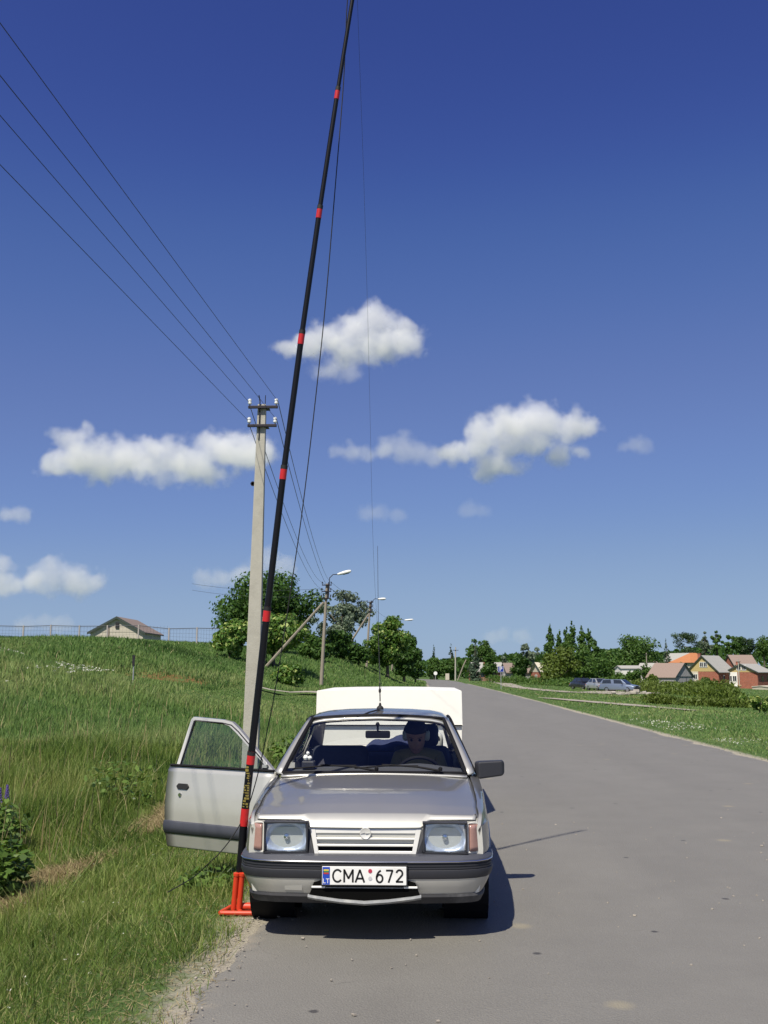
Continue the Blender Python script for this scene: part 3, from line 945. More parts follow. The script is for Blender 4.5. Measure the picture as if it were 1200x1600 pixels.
def crown_leaves(centres, radii, n, size, g, up=0.3, flat=1.0):
    """leaf quads gathered in clumps; returns verts, tint"""
    k = len(centres)
    w = np.array([r[0] * r[2] for r in radii]); w = w / w.sum()
    ci = g.choice(k, n, p=w)
    C = np.array(centres)[ci]; Rr = np.array(radii)[ci]
    d = g.normal(0, 1, (n, 3)); d /= np.linalg.norm(d, axis=1)[:, None]
    rr = g.uniform(0, 1, n) ** 0.40
    p = C + d * rr[:, None] * Rr + g.normal(0, 0.06, (n, 3)) * Rr
    nr = d + g.normal(0, 0.55, (n, 3)) + np.array([0, 0, up]); nr /= np.linalg.norm(nr, axis=1)[:, None]
    t = g.normal(0, 1, (n, 3)); u = np.cross(nr, t); u /= np.maximum(1e-6, np.linalg.norm(u, axis=1))[:, None]
    wv = np.cross(nr, u)
    s = size * g.uniform(0.6, 1.35, n)
    u = u * (s * 0.6)[:, None]; wv = wv * (s * 0.42 * flat)[:, None]
    v = np.stack([p - u, p + wv, p + u, p - wv], 1).reshape(-1, 3)
    tint = np.clip(0.45 + 0.16 * g.normal(0, 1, n) + 0.22 * (g.uniform(0, 1, k)[ci] - 0.5), 0, 1)
    return v, tint


def tree(label, x, y, h, r, kind='mid', shape='round', n=2500, size=0.3, seed=1, trunk=0.0, base=None, squash=1.0, name=None, group=None, blossom=0.0, bark=None, clumps=None, gap=1.0):
    """h total height, r crown radius, trunk = height where the crown starts"""
    g = np.random.default_rng(seed); rr = random.Random(seed)
    z0 = hz(x, y) if base is None else base
    root = empty(name or {'spruce': 'spruce_tree', 'pine': 'pine_tree', 'poplar': 'poplar_tree', 'shrub': 'shrub'}.get(shape, 'broadleaf_tree'), (x, y, z0 - 0.1))
    cs, rad = [], []
    m = MB()
    tr = min(max(0.06, r * 0.05 + h * 0.010), h * 0.025)
    cz = (h + trunk) / 2; ch = (h - trunk) / 2
    if shape in ('round', 'shrub', 'airy'):
        k = clumps or int(26 * (1.4 if shape == 'airy' else 1))
        for i in range(k):
            d = Vector((rr.gauss(0, 1), rr.gauss(0, 1), rr.gauss(0, 1))).normalized()
            q = rr.uniform(0.35, 0.86) if shape != 'airy' else rr.uniform(0.2, 0.92)
            zz = d.z * q * ch
            wid = math.sqrt(max(0.05, 1 - (zz / ch * 0.95) ** 2)) if zz > 0 else 1.0 - 0.25 * (-zz / ch) ** 2
            c = (d.x * q * r * wid * rr.uniform(0.8, 1.1), d.y * q * r * wid, cz + zz)
            f = rr.uniform(0.24, 0.42) * (0.55 if shape == 'airy' else 1.0)
            cs.append(c); rad.append((r * f, r * f, r * f * 0.8 * squash))
        if shape != 'airy':
            cs.append((0, 0, cz)); rad.append((r * 0.62, r * 0.62, ch * 0.66))
        limbs = cs[:12]
    elif shape == 'spruce':
        lv = 13
        for i in range(lv):
            t = i / (lv - 1); zz = trunk + (h - trunk) * t
            ro = r * (1 - t) ** 0.85 + 0.06 * r
            for j in range(max(1, int(7 * (1 - t)) + 1)):
                a = rr.uniform(0, 6.28); q = ro * rr.uniform(0.35, 0.75)
                cs.append((math.cos(a) * q, math.sin(a) * q, zz - 0.1 * ro)); rad.append((ro * 0.42 + 0.03 * r, ro * 0.42 + 0.03 * r, h * 0.045 + 0.02))
        limbs = cs[::9]
    elif shape == 'poplar':
        lv = 16
        for i in range(lv):
            t = i / (lv - 1); zz = trunk + (h - trunk) * t
            ro = r * (math.sin(math.pi * min(1, 0.16 + 0.84 * t)) ** 0.7 * 0.9 + 0.10)
            for j in range(2):
                a = rr.uniform(0, 6.28); q = ro * rr.uniform(0.15, 0.8)
                cs.append((math.cos(a) * q, math.sin(a) * q, zz + rr.uniform(-0.3, 0.3))); rad.append((ro * 0.55, ro * 0.55, h * 0.06))
        limbs = cs[::5]
    else:  # pine: flat plates high on a bare trunk
        for i in range(clumps or 11):
            a = rr.uniform(0, 6.28); q = r * rr.uniform(0.1, 0.75); zz = trunk + (h - trunk) * rr.uniform(0.05, 0.9)
            cs.append((math.cos(a) * q, math.sin(a) * q, zz)); rad.append((r * 0.40, r * 0.40, (h - trunk) * 0.15))
        limbs = cs
    top = h * (0.93 if shape in ('spruce', 'poplar') else 0.62)
    j = lambda s_: rr.uniform(-s_, s_)
    m.tube([(0, 0, -0.3), (j(0.1), j(0.1), h * 0.2), (j(0.2), j(0.2), h * 0.42), (j(0.2), j(0.2), top)], [tr * 1.25, tr, tr * 0.8, tr * 0.25], 8)
    for c in limbs:
        s0 = Vector((0, 0, min(h * 0.5, max(0.2 * h, c[2] * 0.55))))
        e = Vector(c)
        if shape in ('spruce', 'poplar', 'pine'): s0 = Vector((0, 0, c[2] - abs(c[0]) * 0.25))
        mid = s0.lerp(e, 0.5) + Vector((j(0.1) * r, j(0.1) * r, 0.06 * h if shape in ('round', 'airy') else 0))
        m.tube([s0, mid, e], [tr * 0.5, tr * 0.3, tr * 0.10], 5)
    m.build('trunk', bark or (M_birch if kind == 'birch' else M_bark), root, smooth=True)
    v, tint = crown_leaves(cs, rad, n, size, g, flat=0.55 if shape in ('spruce', 'pine') else 1.0)
    if blossom > 0:
        tint = np.where(g.uniform(0, 1, n) < blossom, g.uniform(0.85, 1.0, n), tint * 0.8)
    me = np_mesh('crown', v, np.arange(n * 4).reshape(-1, 4))
    a_ = me.attributes.new('tint', 'FLOAT', 'POINT'); a_.data.foreach_set('value', np.repeat(tint, 4).astype(np.float32))
    link_mesh('crown', me, LEAF['mid' if kind == 'birch' else kind], root)
    return tag(root, label, 'shrub' if shape == 'shrub' else 'tree', group)


def ptree(label, x0, x1, ytop, Y, kind, shape, n, size, seed, **kw):
    """placed by its extent in the photo (left, right, top) and its distance"""
    px = (x0 + x1) / 2
    X = at(px, HY, Y).x
    r = (x1 - x0) / 2 * Y / FPX * {'spruce': 1.0, 'poplar': 1.7}.get(shape, 1.14)
    z0 = kw.pop('zbase', None)
    if z0 is None: z0 = hz(X, Y)
    h = at(px, ytop, Y).z - z0
    return tree(label, X, Y, h + 0.1, r, kind, shape, n, size, seed, base=z0, **kw)


# on the bank at the left
ptree('large dark round tree on the bank behind the mast', 342, 492, 893, 104, 'dark', 'round', 13000, 0.30, 101, trunk=0.6, clumps=40)
ptree('light-flecked leafy tree at the left end of the bank thicket', 329, 388, 962, 78, 'maple', 'round', 5200, 0.26, 102, trunk=0.3, blossom=0.22)
ptree('light-flecked leafy tree right behind the mast', 378, 478, 946, 80, 'maple', 'round', 8500, 0.27, 103, trunk=0.3, blossom=0.22)
ptree('low leafy shrub at the foot of the bank by the lamp post', 430, 478, 1036, 70, 'maple', 'shrub', 2600, 0.22, 104, trunk=0.0, blossom=0.10)
ptree('airy grey-green tree behind the first street lamp', 486, 584, 912, 128, 'olive', 'airy', 4200, 0.32, 105, trunk=1.2, clumps=52)
ptree('dark shrub on the bank left of the second lamp', 500, 548, 982, 108, 'dark', 'shrub', 3200, 0.28, 106, trunk=0.0)
ptree('dark shrub on the bank at the second lamp brace', 536, 582, 1002, 112, 'dark', 'shrub', 2600, 0.28, 107, trunk=0.0)
ptree('leafy shrub beside the dark round tree', 468, 520, 990, 98, 'mid', 'shrub', 2600, 0.27, 117, trunk=0.0)
ptree('tall leafy roadside tree with pale leaf tips', 572, 640, 962, 118, 'maple', 'round', 7200, 0.30, 108, trunk=0.5, blossom=0.10)
ptree('dark roadside tree behind the pale-tipped one', 606, 658, 985, 134, 'dark', 'round', 5200, 0.34, 109, trunk=0.4)
ptree('small dark roadside tree nearest the road end', 634, 663, 1018, 150, 'dark', 'round', 2600, 0.34, 110, trunk=0.2)

# road end and village, from left to right
ptree('bushy tree at the very end of the road', 664, 692, 1022, 236, 'mid', 'round', 2600, 0.45, 120, trunk=0.2)
ptree('wide bushy tree behind the far utility pole', 684, 716, 1028, 232, 'mid', 'round', 2600, 0.45, 121, trunk=0.2)
ptree('dark narrow conifer above the road end', 672, 684, 1008, 262, 'pine', 'spruce', 1400, 0.45, 122, trunk=0.5)
ptree('dark conifer behind the far utility pole', 696, 714, 1008, 262, 'pine', 'spruce', 1600, 0.5, 123, trunk=0.5)
ptree('tall open-crowned tree over the brick cottage', 723, 778, 995, 262, 'mid', 'airy', 3000, 0.5, 124, trunk=3.0, clumps=46)
ptree('blue-grey spruce in front of the brick cottage', 732, 754, 1006, 240, 'blue', 'spruce', 2400, 0.45, 125, trunk=0.6)
ptree('dark round tree right of the spruce', 751, 779, 1020, 232, 'dark', 'round', 2600, 0.45, 126, trunk=0.4)
ptree('distant treetop behind the parking sign', 778, 797, 1024, 330, 'olive', 'round', 900, 0.6, 127, trunk=1.0)
ptree('dark pine-like tree between the two grey roofs', 797, 829, 1018, 225, 'dark', 'round', 2800, 0.42, 128, trunk=0.3)
ptree('open birch over the cream-roofed house', 806, 843, 1000, 262, 'olive', 'airy', 1900, 0.5, 129, trunk=3.0, clumps=32)
for i, (x0, x1, yt, lab) in enumerate([(852, 868, 981, 'leftmost slender poplar of the row'), (868, 884, 990, 'second slender poplar from the left'), (880, 894, 984, 'third poplar from the left in the row'),
                                      (888, 902, 976, 'tallest slender poplar of the row'), (902, 918, 981, 'poplar right of the tallest one'), (914, 928, 984, 'second poplar from the right in the row'), (922, 938, 1002, 'short poplar at the right end of the row')]):
    ptree(lab, x0, x1, yt, 186 + i % 3 * 4, 'mid', 'poplar', 2600, 0.34, 130 + i, trunk=0.4, group='slender poplars by the parked cars')
ptree('spreading willow bush below the poplars', 846, 905, 1006, 172, 'yellow', 'shrub', 3600, 0.36, 140)
ptree('green willow bush right of the poplars', 880, 945, 1008, 178, 'mid', 'shrub', 3600, 0.36, 141)
ptree('yellowish bush at the left foot of the poplars', 842, 864, 1046, 160, 'yellow', 'shrub', 1100, 0.30, 142)
ptree('small treetop between poplars and the great round tree', 934, 962, 1012, 230, 'mid', 'round', 1500, 0.45, 143, trunk=0.3)
ptree('great round tree above the white wall', 956, 1032, 984, 262, 'mid', 'round', 7000, 0.48, 144, trunk=0.6, clumps=36)
ptree('dark spruce left of the orange roof', 1032, 1053, 1000, 345, 'blue', 'spruce', 1700, 0.55, 145, trunk=0.8)
ptree('dark flat-topped pine behind the orange roof', 1056, 1096, 988, 380, 'pine', 'pine', 2600, 0.6, 146, trunk=6.0, clumps=16)
for i, (x0, x1, yt, kd, sh, lab) in enumerate([(1090, 1114, 985, 'olive', 'airy', 'tall open birch behind the brick house'), (1110, 1134, 985, 'mid', 'airy', 'second tall birch from the pine'), (1130, 1156, 990, 'mid', 'airy', 'leafy tree over the red roof'),
                                               (1148, 1172, 988, 'dark', 'round', 'dark round-topped tree left of the last one'), (1162, 1186, 992, 'pine', 'pine', 'pine with bare trunk above the second brick house'), (1178, 1212, 994, 'mid', 'round', 'rightmost tall tree of the skyline')]):
    ptree(lab, x0, x1, yt, 392 + i % 2 * 8, kd, sh, 2200, 0.6, 150 + i, trunk=4.0, group='tall trees on the village skyline')
for i, (x0, x1, yt, Y, kd, lab) in enumerate([(1088, 1116, 1060, 255, 'mid', 'round garden shrub in front of the brick house'), (1126, 1148, 1052, 280, 'dark', 'garden shrub between the two brick houses'), (1082, 1096, 1068, 240, 'mid', 'small shrub at the corner of the grey shed'),
                                              (1000, 1022, 1036, 235, 'mid', 'dark garden bush left of the grey house'), (980, 1006, 1042, 225, 'mid', 'bush in front of the white wall'), (1140, 1166, 1036, 330, 'mid', 'bush below the red roof'), (1188, 1206, 1040, 330, 'dark', 'bush behind the second brick house'), (1010, 1030, 1052, 205, 'yellow', 'pale shrub left of the grey shed'), (955, 985, 1052, 200, 'mid', 'bush behind the parked cars'), (1050, 1075, 1030, 300, 'dark', 'dark shrub in front of the orange-roofed house')]):
    ptree(lab, x0, x1, yt, Y, kd, 'shrub', 1100, 0.4, 170 + i)
ptree('young tree with pale leaves beside the hedge', 1158, 1206, 1078, 50, 'maple', 'airy', 1100, 0.13, 185, trunk=0.2, blossom=0.3, clumps=22)


def hedge(label, pts, hgt, dep, n, size, kind, seed):
    g = np.random.default_rng(seed)
    seg = rng.integers(0, len(pts) - 1, n); t = g.uniform(0, 1, n)
    P = np.array(pts)
    base = P[seg] + (P[seg + 1] - P[seg]) * t[:, None]
    x = base[:, 0] + g.normal(0, dep * 0.35, n); y = base[:, 1] + g.normal(0, dep * 0.35, n)
    hh = hgt * (0.75 + 0.5 * patch(x, y, 0.8, seed)) * np.sqrt(np.clip(1 - (np.hypot(x - base[:, 0], y - base[:, 1]) / dep) ** 2, 0.1, 1))
    z = height(x, y) + hh * g.uniform(0, 1, n) ** 0.6
    p = np.stack([x, y, z], -1)
    u = g.normal(0, 1, (n, 3)); u[:, 2] = np.abs(u[:, 2]) * 1.3; u /= np.linalg.norm(u, axis=1)[:, None]
    w = np.cross(u, g.normal(0, 1, (n, 3))); w /= np.linalg.norm(w, axis=1)[:, None]
    s = size * g.uniform(0.6, 1.4, n)
    v = np.stack([p - u * s[:, None], p + w * s[:, None] * 0.3, p + u * s[:, None], p - w * s[:, None] * 0.3], 1).reshape(-1, 3)
    me = np_mesh('hedge', v, np.arange(n * 4).reshape(-1, 4))
    a_ = me.attributes.new('tint', 'FLOAT', 'POINT'); a_.data.foreach_set('value', np.repeat(np.clip(g.normal(0.5, 0.22, n), 0, 1), 4).astype(np.float32))
    return tag(link_mesh('hedge', me, LEAF[kind]), label, 'hedge')


hedge('long yellow-green hedge below the village houses', [(14.0, 64), (17, 60), (22, 62), (34, 66), (48, 70)], 0.56, 1.1, 12000, 0.13, 'yellow', 201)
hedge('yellow-green thicket sloping down from the parked cars', [(24.5, 122), (25.5, 104), (24, 84), (20, 70)], 1.3, 2.0, 9000, 0.17, 'yellow', 202)
hedge('scrub along the back of the lane', [(13, 190), (17, 170), (22, 150), (29, 140)], 1.2, 2.2, 5000, 0.22, 'mid', 203)


def treeline(name, label, pts, hgt, n, size, seed, kind):
    g = np.random.default_rng(seed)
    P = np.array(pts, dtype=float); seg = g.integers(0, len(P) - 1, n); t = g.uniform(0, 1, n)
    b = P[seg] + (P[seg + 1] - P[seg]) * t[:, None]
    x = b[:, 0] + g.normal(0, 8, n); y = b[:, 1] + g.normal(0, 10, n)
    top = hgt * (0.45 + 0.85 * patch(x, y * 0.2, 0.06, seed))
    z = height(x, y) + top * g.uniform(0, 1, n) ** 0.7
    p = np.stack([x, y, z], -1)
    u = g.normal(0, 1, (n, 3)); u /= np.linalg.norm(u, axis=1)[:, None]
    w = np.cross(u, g.normal(0, 1, (n, 3))); w /= np.linalg.norm(w, axis=1)[:, None]
    s = size * g.uniform(0.6, 1.4, n)[:, None]
    v = np.stack([p - u * s, p + w * s * 0.7, p + u * s, p - w * s * 0.7], 1).reshape(-1, 3)
    me = np_mesh(name, v, np.arange(n * 4).reshape(-1, 4))
    a_ = me.attributes.new('tint', 'FLOAT', 'POINT'); a_.data.foreach_set('value', np.repeat(np.clip(g.normal(0.45, 0.2, n), 0, 1), 4).astype(np.float32))
    return tag(link_mesh(name, me, LEAF[kind]), label, 'trees', kind='stuff')


treeline('treeline', 'distant mass of trees closing the view behind the village', [(-60, 420), (10, 380), (40, 350), (70, 420), (130, 440), (240, 430), (420, 520)], 7.5, 16000, 0.9, 301, 'dark')

# ================================================================== poles, lamps, wires
M_conc = simple('weathered_concrete', (0.40, 0.385, 0.33), 0.9, var=0.16, scale=5, bump=0.25, bscale=40, dirt=(0.16, 0.14, 0.11), dirt_amt=0.3)
M_concp = simple('aged_post', (0.27, 0.235, 0.19), 0.9, var=0.2, scale=4, bump=0.3, bscale=25)
M_iron = simple('rusty_dark_steel', (0.028, 0.024, 0.030), 0.55, metal=0.4, var=0.4, scale=12)
M_porc = simple('white_porcelain', (0.82, 0.83, 0.80), 0.12, var=0.03, coat=0.6)
M_lamp = simple('lamp_enamel', (0.74, 0.74, 0.70), 0.35, var=0.06)
M_wire = simple('aluminium_wire', (0.055, 0.055, 0.065), 0.5, metal=0.3, var=0.2)
M_black = simple('black_rubber', (0.012, 0.012, 0.013), 0.7, var=0.3, scale=20)


def insulator(parent, p, s=1.0):
    m = MB(); T = Matrix.Translation(p) @ Matrix.Scale(s, 4)
    m.lathe([(0.012, -0.055), (0.022, -0.04), (0.036, -0.035), (0.037, -0.005), (0.026, 0.004), (0.024, 0.014), (0.036, 0.022), (0.034, 0.05), (0.018, 0.062), (0.004, 0.064)], 14, T)
    o = m.build('insulator', M_porc, parent, smooth=True)
    h = MB(); h.tube([Vector(p) + Vector((0, 0, -0.13 * s)), Vector(p) + Vector((0, 0, -0.02 * s))], 0.010 * s, 6); h.build('pin', M_iron, o)
    return o


PZ = Vector((at(394, HY, 19.0).x, 19.0, 0)); PZ.z = hz(PZ.x, PZ.y)
pole = empty('utility_pole', PZ)
top_w = at(410, 633, 19.0) - PZ
lean = Vector((top_w.x, 0, top_w.z))
m = MB(); rings = []
for t in (0, 1):
    c = lean * t + Vector((0, 0, -0.3 if t == 0 else 0))
    a, b, d = (0.155, 0.135, 0.15) if t == 0 else (0.078, 0.068, 0.085)
    rings.append([c + Vector(v) for v in ((-a, -d, 0), (a, -d, 0), (b, d, 0), (-b, d, 0))])
m.loft(rings)
m.build('shaft', M_conc, pole, bevel=0.012)
arms = []
for (py, half) in ((636, 24), (665, 23.5)):
    c = at(411 if py < 650 else 409.5, py, 18.86) - PZ
    w = half * 18.86 / FPX
    k = MB(); k.box((c.x, c.y, c.z), (w * 2, 0.05, 0.05)); k.box((c.x, c.y + 0.10, c.z - 0.01), (0.22, 0.24, 0.018)); k.build('crossarm', M_iron, pole, bevel=0.004)
    for s_ in (-1, 1):
        p = c + Vector((s_ * (w - 0.03), 0, 0.10)); insulator(pole, p); arms.append(p + PZ + Vector((0.03 * s_, 0, 0.01)))
k = MB(); k.tube([lean * 0.90 + Vector((-0.03, -0.10, 0)), lean + Vector((-0.03, -0.11, 0.05)), lean + Vector((-0.05, -0.13, 0.16))], 0.012, 6); k.tube([lean + Vector((0.06, -0.05, -0.1)), lean + Vector((0.065, -0.05, 0.18))], 0.008, 6)
k.build('earthing_rod', M_iron, pole)
k = MB(); k.lathe([(0.045, 0), (0.045, 0.03), (0.03, 0.03), (0.03, 0.0)], 10, Matrix.Translation(lean * 0.78 + Vector((-0.13, 0, 0))) @ Matrix.Rotation(R(90), 4, 'X')); k.build('hook', M_iron, pole)
tag(pole, 'tall tapered grey concrete pole with two crossarms behind the open door', 'utility pole')


def lamp_post(label, bx, by, tx, ty, Y, brace, lamp, s=1.0):
    B = at(bx, by, Y); T = at(tx, ty, Y)
    root = empty('street_lamp', B)
    t = T - B
    m = MB(); m.tube([Vector((0, 0, -0.5)), t * 0.5, t], [0.15 * s, 0.125 * s, 0.095 * s], 10); m.build('post', M_concp, root, smooth=True)
    if brace:
        (x0, y0), (x1, y1), dY = brace
        a, b = at(x0, y0, Y) - B, at(x1, y1, Y + dY) - B
        b2 = b + (b - a).normalized() * 0.8
        k = MB(); k.tube([a, (a + b) / 2, b2], [0.10 * s, 0.115 * s, 0.13 * s], 8); k.build('brace', M_concp, root, smooth=True)
    ins = []
    for i, f in enumerate((0.985, 0.925, 0.86)):
        c = t * f + Vector((0, -0.16 * s, 0)); w = 0.36 * s
        k = MB(); k.box(c, (w * 2, 0.06, 0.07)); k.box(c + Vector((0, 0.1, 0)), (0.26 * s, 0.3 * s, 0.05)); k.build('crossarm', M_iron, root)
        for q in (-1, 1):
            p = c + Vector((q * (w - 0.03), 0, 0.15)); k = MB(); k.tube([p + Vector((0, 0, -0.13)), p + Vector((0, 0, 0.0))], 0.02, 6)
            k.lathe([(0.05, -0.02), (0.055, 0.03), (0.03, 0.05), (0.045, 0.08), (0.01, 0.11)], 8, Matrix.Translation(p)); k.build('insulator', M_iron, root)
            ins.append(p + B + Vector((0, 0, 0.06)))
    k = MB(); k.tube([t * 0.93 + Vector((0.12, -0.12, -0.6)), t + Vector((0.16, -0.12, 0.1))], 0.06 * s, 8); k.build('lamp_bracket', M_iron, root)
    (ax, ay), (hx0, hy0), (hx1, hy1) = lamp
    a = t + Vector((0.16, -0.12, -0.2)); b = at(ax, ay, Y) - B; c = at(hx0, hy0, Y) - B; d = at(hx1, hy1, Y) - B
    pts = [a, a.lerp(b, 0.6), b, b.lerp(c, 0.5) + Vector((-0.03, 0, 0.12)), c]
    k = MB(); k.tube(pts, 0.032 * s, 8); k.build('lamp_arm', M_iron, root, smooth=True)
    ax_ = (d - c); L_ = ax_.length; M_ = Matrix.Translation(c) @ ax_.to_track_quat('Z', 'Y').to_matrix().to_4x4()
    k = MB(); k.lathe([(0.03, 0), (0.075, 0.03 * L_), (0.10, 0.2 * L_), (0.135, 0.5 * L_), (0.13, 0.8 * L_), (0.085, 0.96 * L_), (0.02, L_)], 12, M_)
    head = k.build('lamp_head', M_lamp, root, smooth=True)
    k = MB(); q = c.lerp(d, 0.62) + Vector((0, 0, -0.10)); k.box(q, (0.42 * L_, 0.16, 0.09), ax_.to_track_quat('X', 'Z').to_matrix()); k.build('lamp_glass', M_black, head, bevel=0.02)
    tag(root, label, 'street lamp', 'street lamps along the bank')
    return ins


L1 = lamp_post('nearest street lamp with a long diagonal brace on the bank', 501, 1080, 511, 912, 76, ((506, 941), (412, 1046), 1.5), ((515, 903), (527, 897.5), (549, 892)))
L2 = lamp_post('second street lamp, braced, standing on the grassy slope', 572, 1049, 578.5, 940, 116, ((577, 958), (530, 1031), 1.0), ((583, 938), (590, 936), (603, 935.5)))
L3 = lamp_post('third street lamp, its head just over the roadside tree', 612, 1052, 617, 968, 158, None, ((622, 968), (632, 969), (646, 968)))


def wire(label, a, b, sag, r, grp, n=24, name='power_line', mat=None, cat='power line'):
    a, b = Vector(a), Vector(b)
    m = MB(); pts = []
    for i in range(n + 1):
        t = i / n; p = a.lerp(b, t); p.z -= sag * 4 * t * (1 - t); pts.append(p)
    m.tube(pts, r, 5)
    return tag(m.build(name, mat or M_wire, None, smooth=True), label, cat, grp)


# from the near pole over the camera's left shoulder to the next pole behind it
names = ('upper left', 'upper right', 'lower left', 'lower right')
exits = (178, 33, 255, 115)
for nm, P0, ye in zip(names, arms, exits):
    lo, hi = 3.0, 17.0
    for _ in range(40):                      # where the level line meets the sight line of the frame's left edge
        md = (lo + hi) / 2
        q = at(0, ye, md)
        t = (19 - (-26)) / (19 - md)
        z = P0.z + (q.z - P0.z) * t
        if z > P0.z + 0.1: hi = md
        else: lo = md
    q = at(0, ye, (lo + hi) / 2)
    t = 45 / (P0.y - q.y)
    E = P0 + (q - P0) * t
    wire(f'power line leaving the {nm} insulator of the concrete pole towards the top left', P0, E, 0.02, 0.0042, 'lines from the concrete pole')
for i, nm in enumerate(names):
    j = (0, 1, 2, 3)[i]
    wire(f'power line from the {nm} pole insulator down to the nearest street lamp', arms[i], L1[j], 0.75, 0.0075, 'lines between pole and lamp')
for j, nm in enumerate(names):
    wire(f'{nm} power line between the first and second street lamps', L1[j], L2[j], 0.5, 0.011, 'lines between the street lamps')
wire('thin line between the second and third street lamps', L2[0], L3[0], 0.5, 0.012, 'lines between the street lamps')
wire('two-strand cable running from the lamp behind the mast to the bank, upper', L1[2], at(300, 912, 84), 0.3, 0.011, 'cables to the farmyard')
wire('two-strand cable running from the lamp behind the mast to the bank, lower', L1[4], at(300, 922, 84), 0.3, 0.011, 'cables to the farmyard')

# far utility pole and its brace, road end
FP = at(711.5, 1064, 208); FP.z = hz(FP.x, FP.y)
fpole = empty('utility_pole', FP)
m = MB(); m.tube([(0, 0, -0.3), (0.1, 0, at(711, 1011, 208).z - FP.z)], [0.17, 0.11], 8); m.build('shaft', M_conc, fpole)
a = at(724, 1040, 208) - FP; b = at(715, 1061, 208) - FP
m = MB(); m.tube([b + Vector((0, 0, -0.3)), a, a + Vector((0.6, 0, 1.2))], 0.13, 6); m.build('brace', M_concp, fpole)
m = MB(); m.box((0.1, -0.15, at(711, 1016, 208).z - FP.z), (1.2, 0.08, 0.1)); m.build('crossarm', M_iron, fpole)
tag(fpole, 'thin concrete pole at the far end of the road', 'utility pole')
VP = at(1156, 1083, 250); VP.z = hz(VP.x, VP.y)
vpole = empty('utility_pole', VP)
m = MB(); m.tube([(0, 0, -0.3), (0, 0, at(1156, 1030, 250).z - VP.z)], [0.16, 0.10], 8); m.build('shaft', M_conc, vpole)
m = MB(); m.box((0, -0.12, at(1156, 1034, 250).z - VP.z), (1.1, 0.08, 0.1)); m.build('crossarm', M_iron, vpole)
tag(vpole, 'thin pole in front of the second brick house', 'utility pole')
VP = at(1011, 1050, 240); VP.z = hz(VP.x, VP.y)
vpole = empty('utility_pole', VP)
m = MB(); m.tube([(0, 0, -0.3), (0, 0, at(1011, 1020, 240).z - VP.z)], [0.16, 0.10], 8); m.build('shaft', M_concp, vpole)
m = MB(); m.box((0, -0.12, at(1011, 1023, 240).z - VP.z), (1.0, 0.08, 0.1)); m.build('crossarm', M_iron, vpole)
tag(vpole, 'thin pole beside the great round tree', 'utility pole')

# ================================================================== signs and posts
def text_mesh(txt, size, mat, name, parent, M_, extrude=0.001, align='CENTER', sx=1.0, bold=0.0):
    cu = bpy.data.curves.new(name, 'FONT'); cu.body = txt; cu.size = size; cu.extrude = extrude; cu.align_x = align; cu.align_y = 'CENTER'; cu.offset = bold
    tmp = bpy.data.objects.new('tmp', cu); COL.objects.link(tmp)
    dg = bpy.context.evaluated_depsgraph_get(); dg.update()
    me = bpy.data.meshes.new_from_object(tmp.evaluated_get(dg))
    bpy.data.objects.remove(tmp); bpy.data.curves.remove(cu)
    me.transform(Matrix.Diagonal((sx, 1, 1, 1)))
    o = link_mesh(name, me, mat, parent)
    o.matrix_local = M_
    return o


FACE = Matrix.Rotation(R(90), 4, 'X')        # text facing the camera (-Y)
M_blue = simple('sign_blue', (0.012, 0.03, 0.26), 0.4, var=0.08)
M_white = simple('sign_white', (0.78, 0.78, 0.76), 0.5, var=0.04)
M_grey = simple('galvanised_steel', (0.45, 0.46, 0.46), 0.5, metal=0.5, var=0.15)
sp = at(783, 1078, 108); sp.z = hz(sp.x, sp.y)
sg = empty('parking_sign', sp)
ht = at(783, 1041, 108).z - sp.z
m = MB(); m.tube([(0, 0, -0.3), (0, 0, ht)], 0.035, 8); m.build('post', M_grey, sg)
m = MB(); m.box((0, -0.05, ht - 0.30), (0.60, 0.02, 0.60)); pl = m.build('plate', M_blue, sg)
m = MB(); 
for dx, dz, w, h in ((0, 0.285, 0.58, 0.02), (0, -0.285, 0.58, 0.02), (0.285, 0, 0.02, 0.58), (-0.285, 0, 0.02, 0.58)): m.box((dx, -0.062, ht - 0.30 + dz), (w, 0.004, h))
m.build('border', M_white, pl)
text_mesh('P', 0.62, M_white, 'letter', pl, Matrix.Translation((0.0, -0.066, ht - 0.30)) @ FACE)
tag(sg, 'blue square parking sign with white P on a thin post', 'road sign')
sp = at(208, 1060, 44); sp.z = hz(sp.x, sp.y)
sg = empty('marker_post', sp)
ht = at(208, 1024, 44).z - sp.z
m = MB(); m.tube([(0, 0, -0.3), (0, 0, ht)], 0.028, 8); m.build('post', M_grey, sg)
m = MB(); m.box((0.0, -0.03, ht - 0.22), (0.10, 0.05, 0.46)); m.build('plate', M_iron, sg)
tag(sg, 'slim grey post with a dark plate in the field', 'marker post')
sp = at(680.5, 1061, 206); sp.z = hz(sp.x, sp.y)
sg = empty('road_sign', sp)
ht = at(680, 1052, 206).z - sp.z
m = MB(); m.tube([(0, 0, -0.2), (0, 0, ht)], 0.05, 6); m.build('post', M_grey, sg)
m = MB(); m.lathe([(0.01, 0), (0.36, 0.0), (0.36, 0.03), (0.01, 0.03)], 20, Matrix.Translation((0, -0.06, ht)) @ Matrix.Rotation(R(90), 4, 'X')); m.build('plate', M_white, sg)
tag(sg, 'small pale round sign on a post where the road ends', 'road sign')
sp = at(699, 1061, 206); sp.z = hz(sp.x, sp.y)
sg = empty('notice_board', sp)
m = MB(); m.box((0, 0, 0.75), (0.75, 0.12, 1.25)); m.build('panel', simple('board_cream', (0.5, 0.46, 0.38), 0.7), sg)
for q in (-0.3, 0.3):
    m = MB(); m.box((q, 0, 0.06), (0.08, 0.08, 0.3)); m.build('leg', M_iron, sg)
tag(sg, 'pale upright notice board under the trees at the road end', 'notice board')

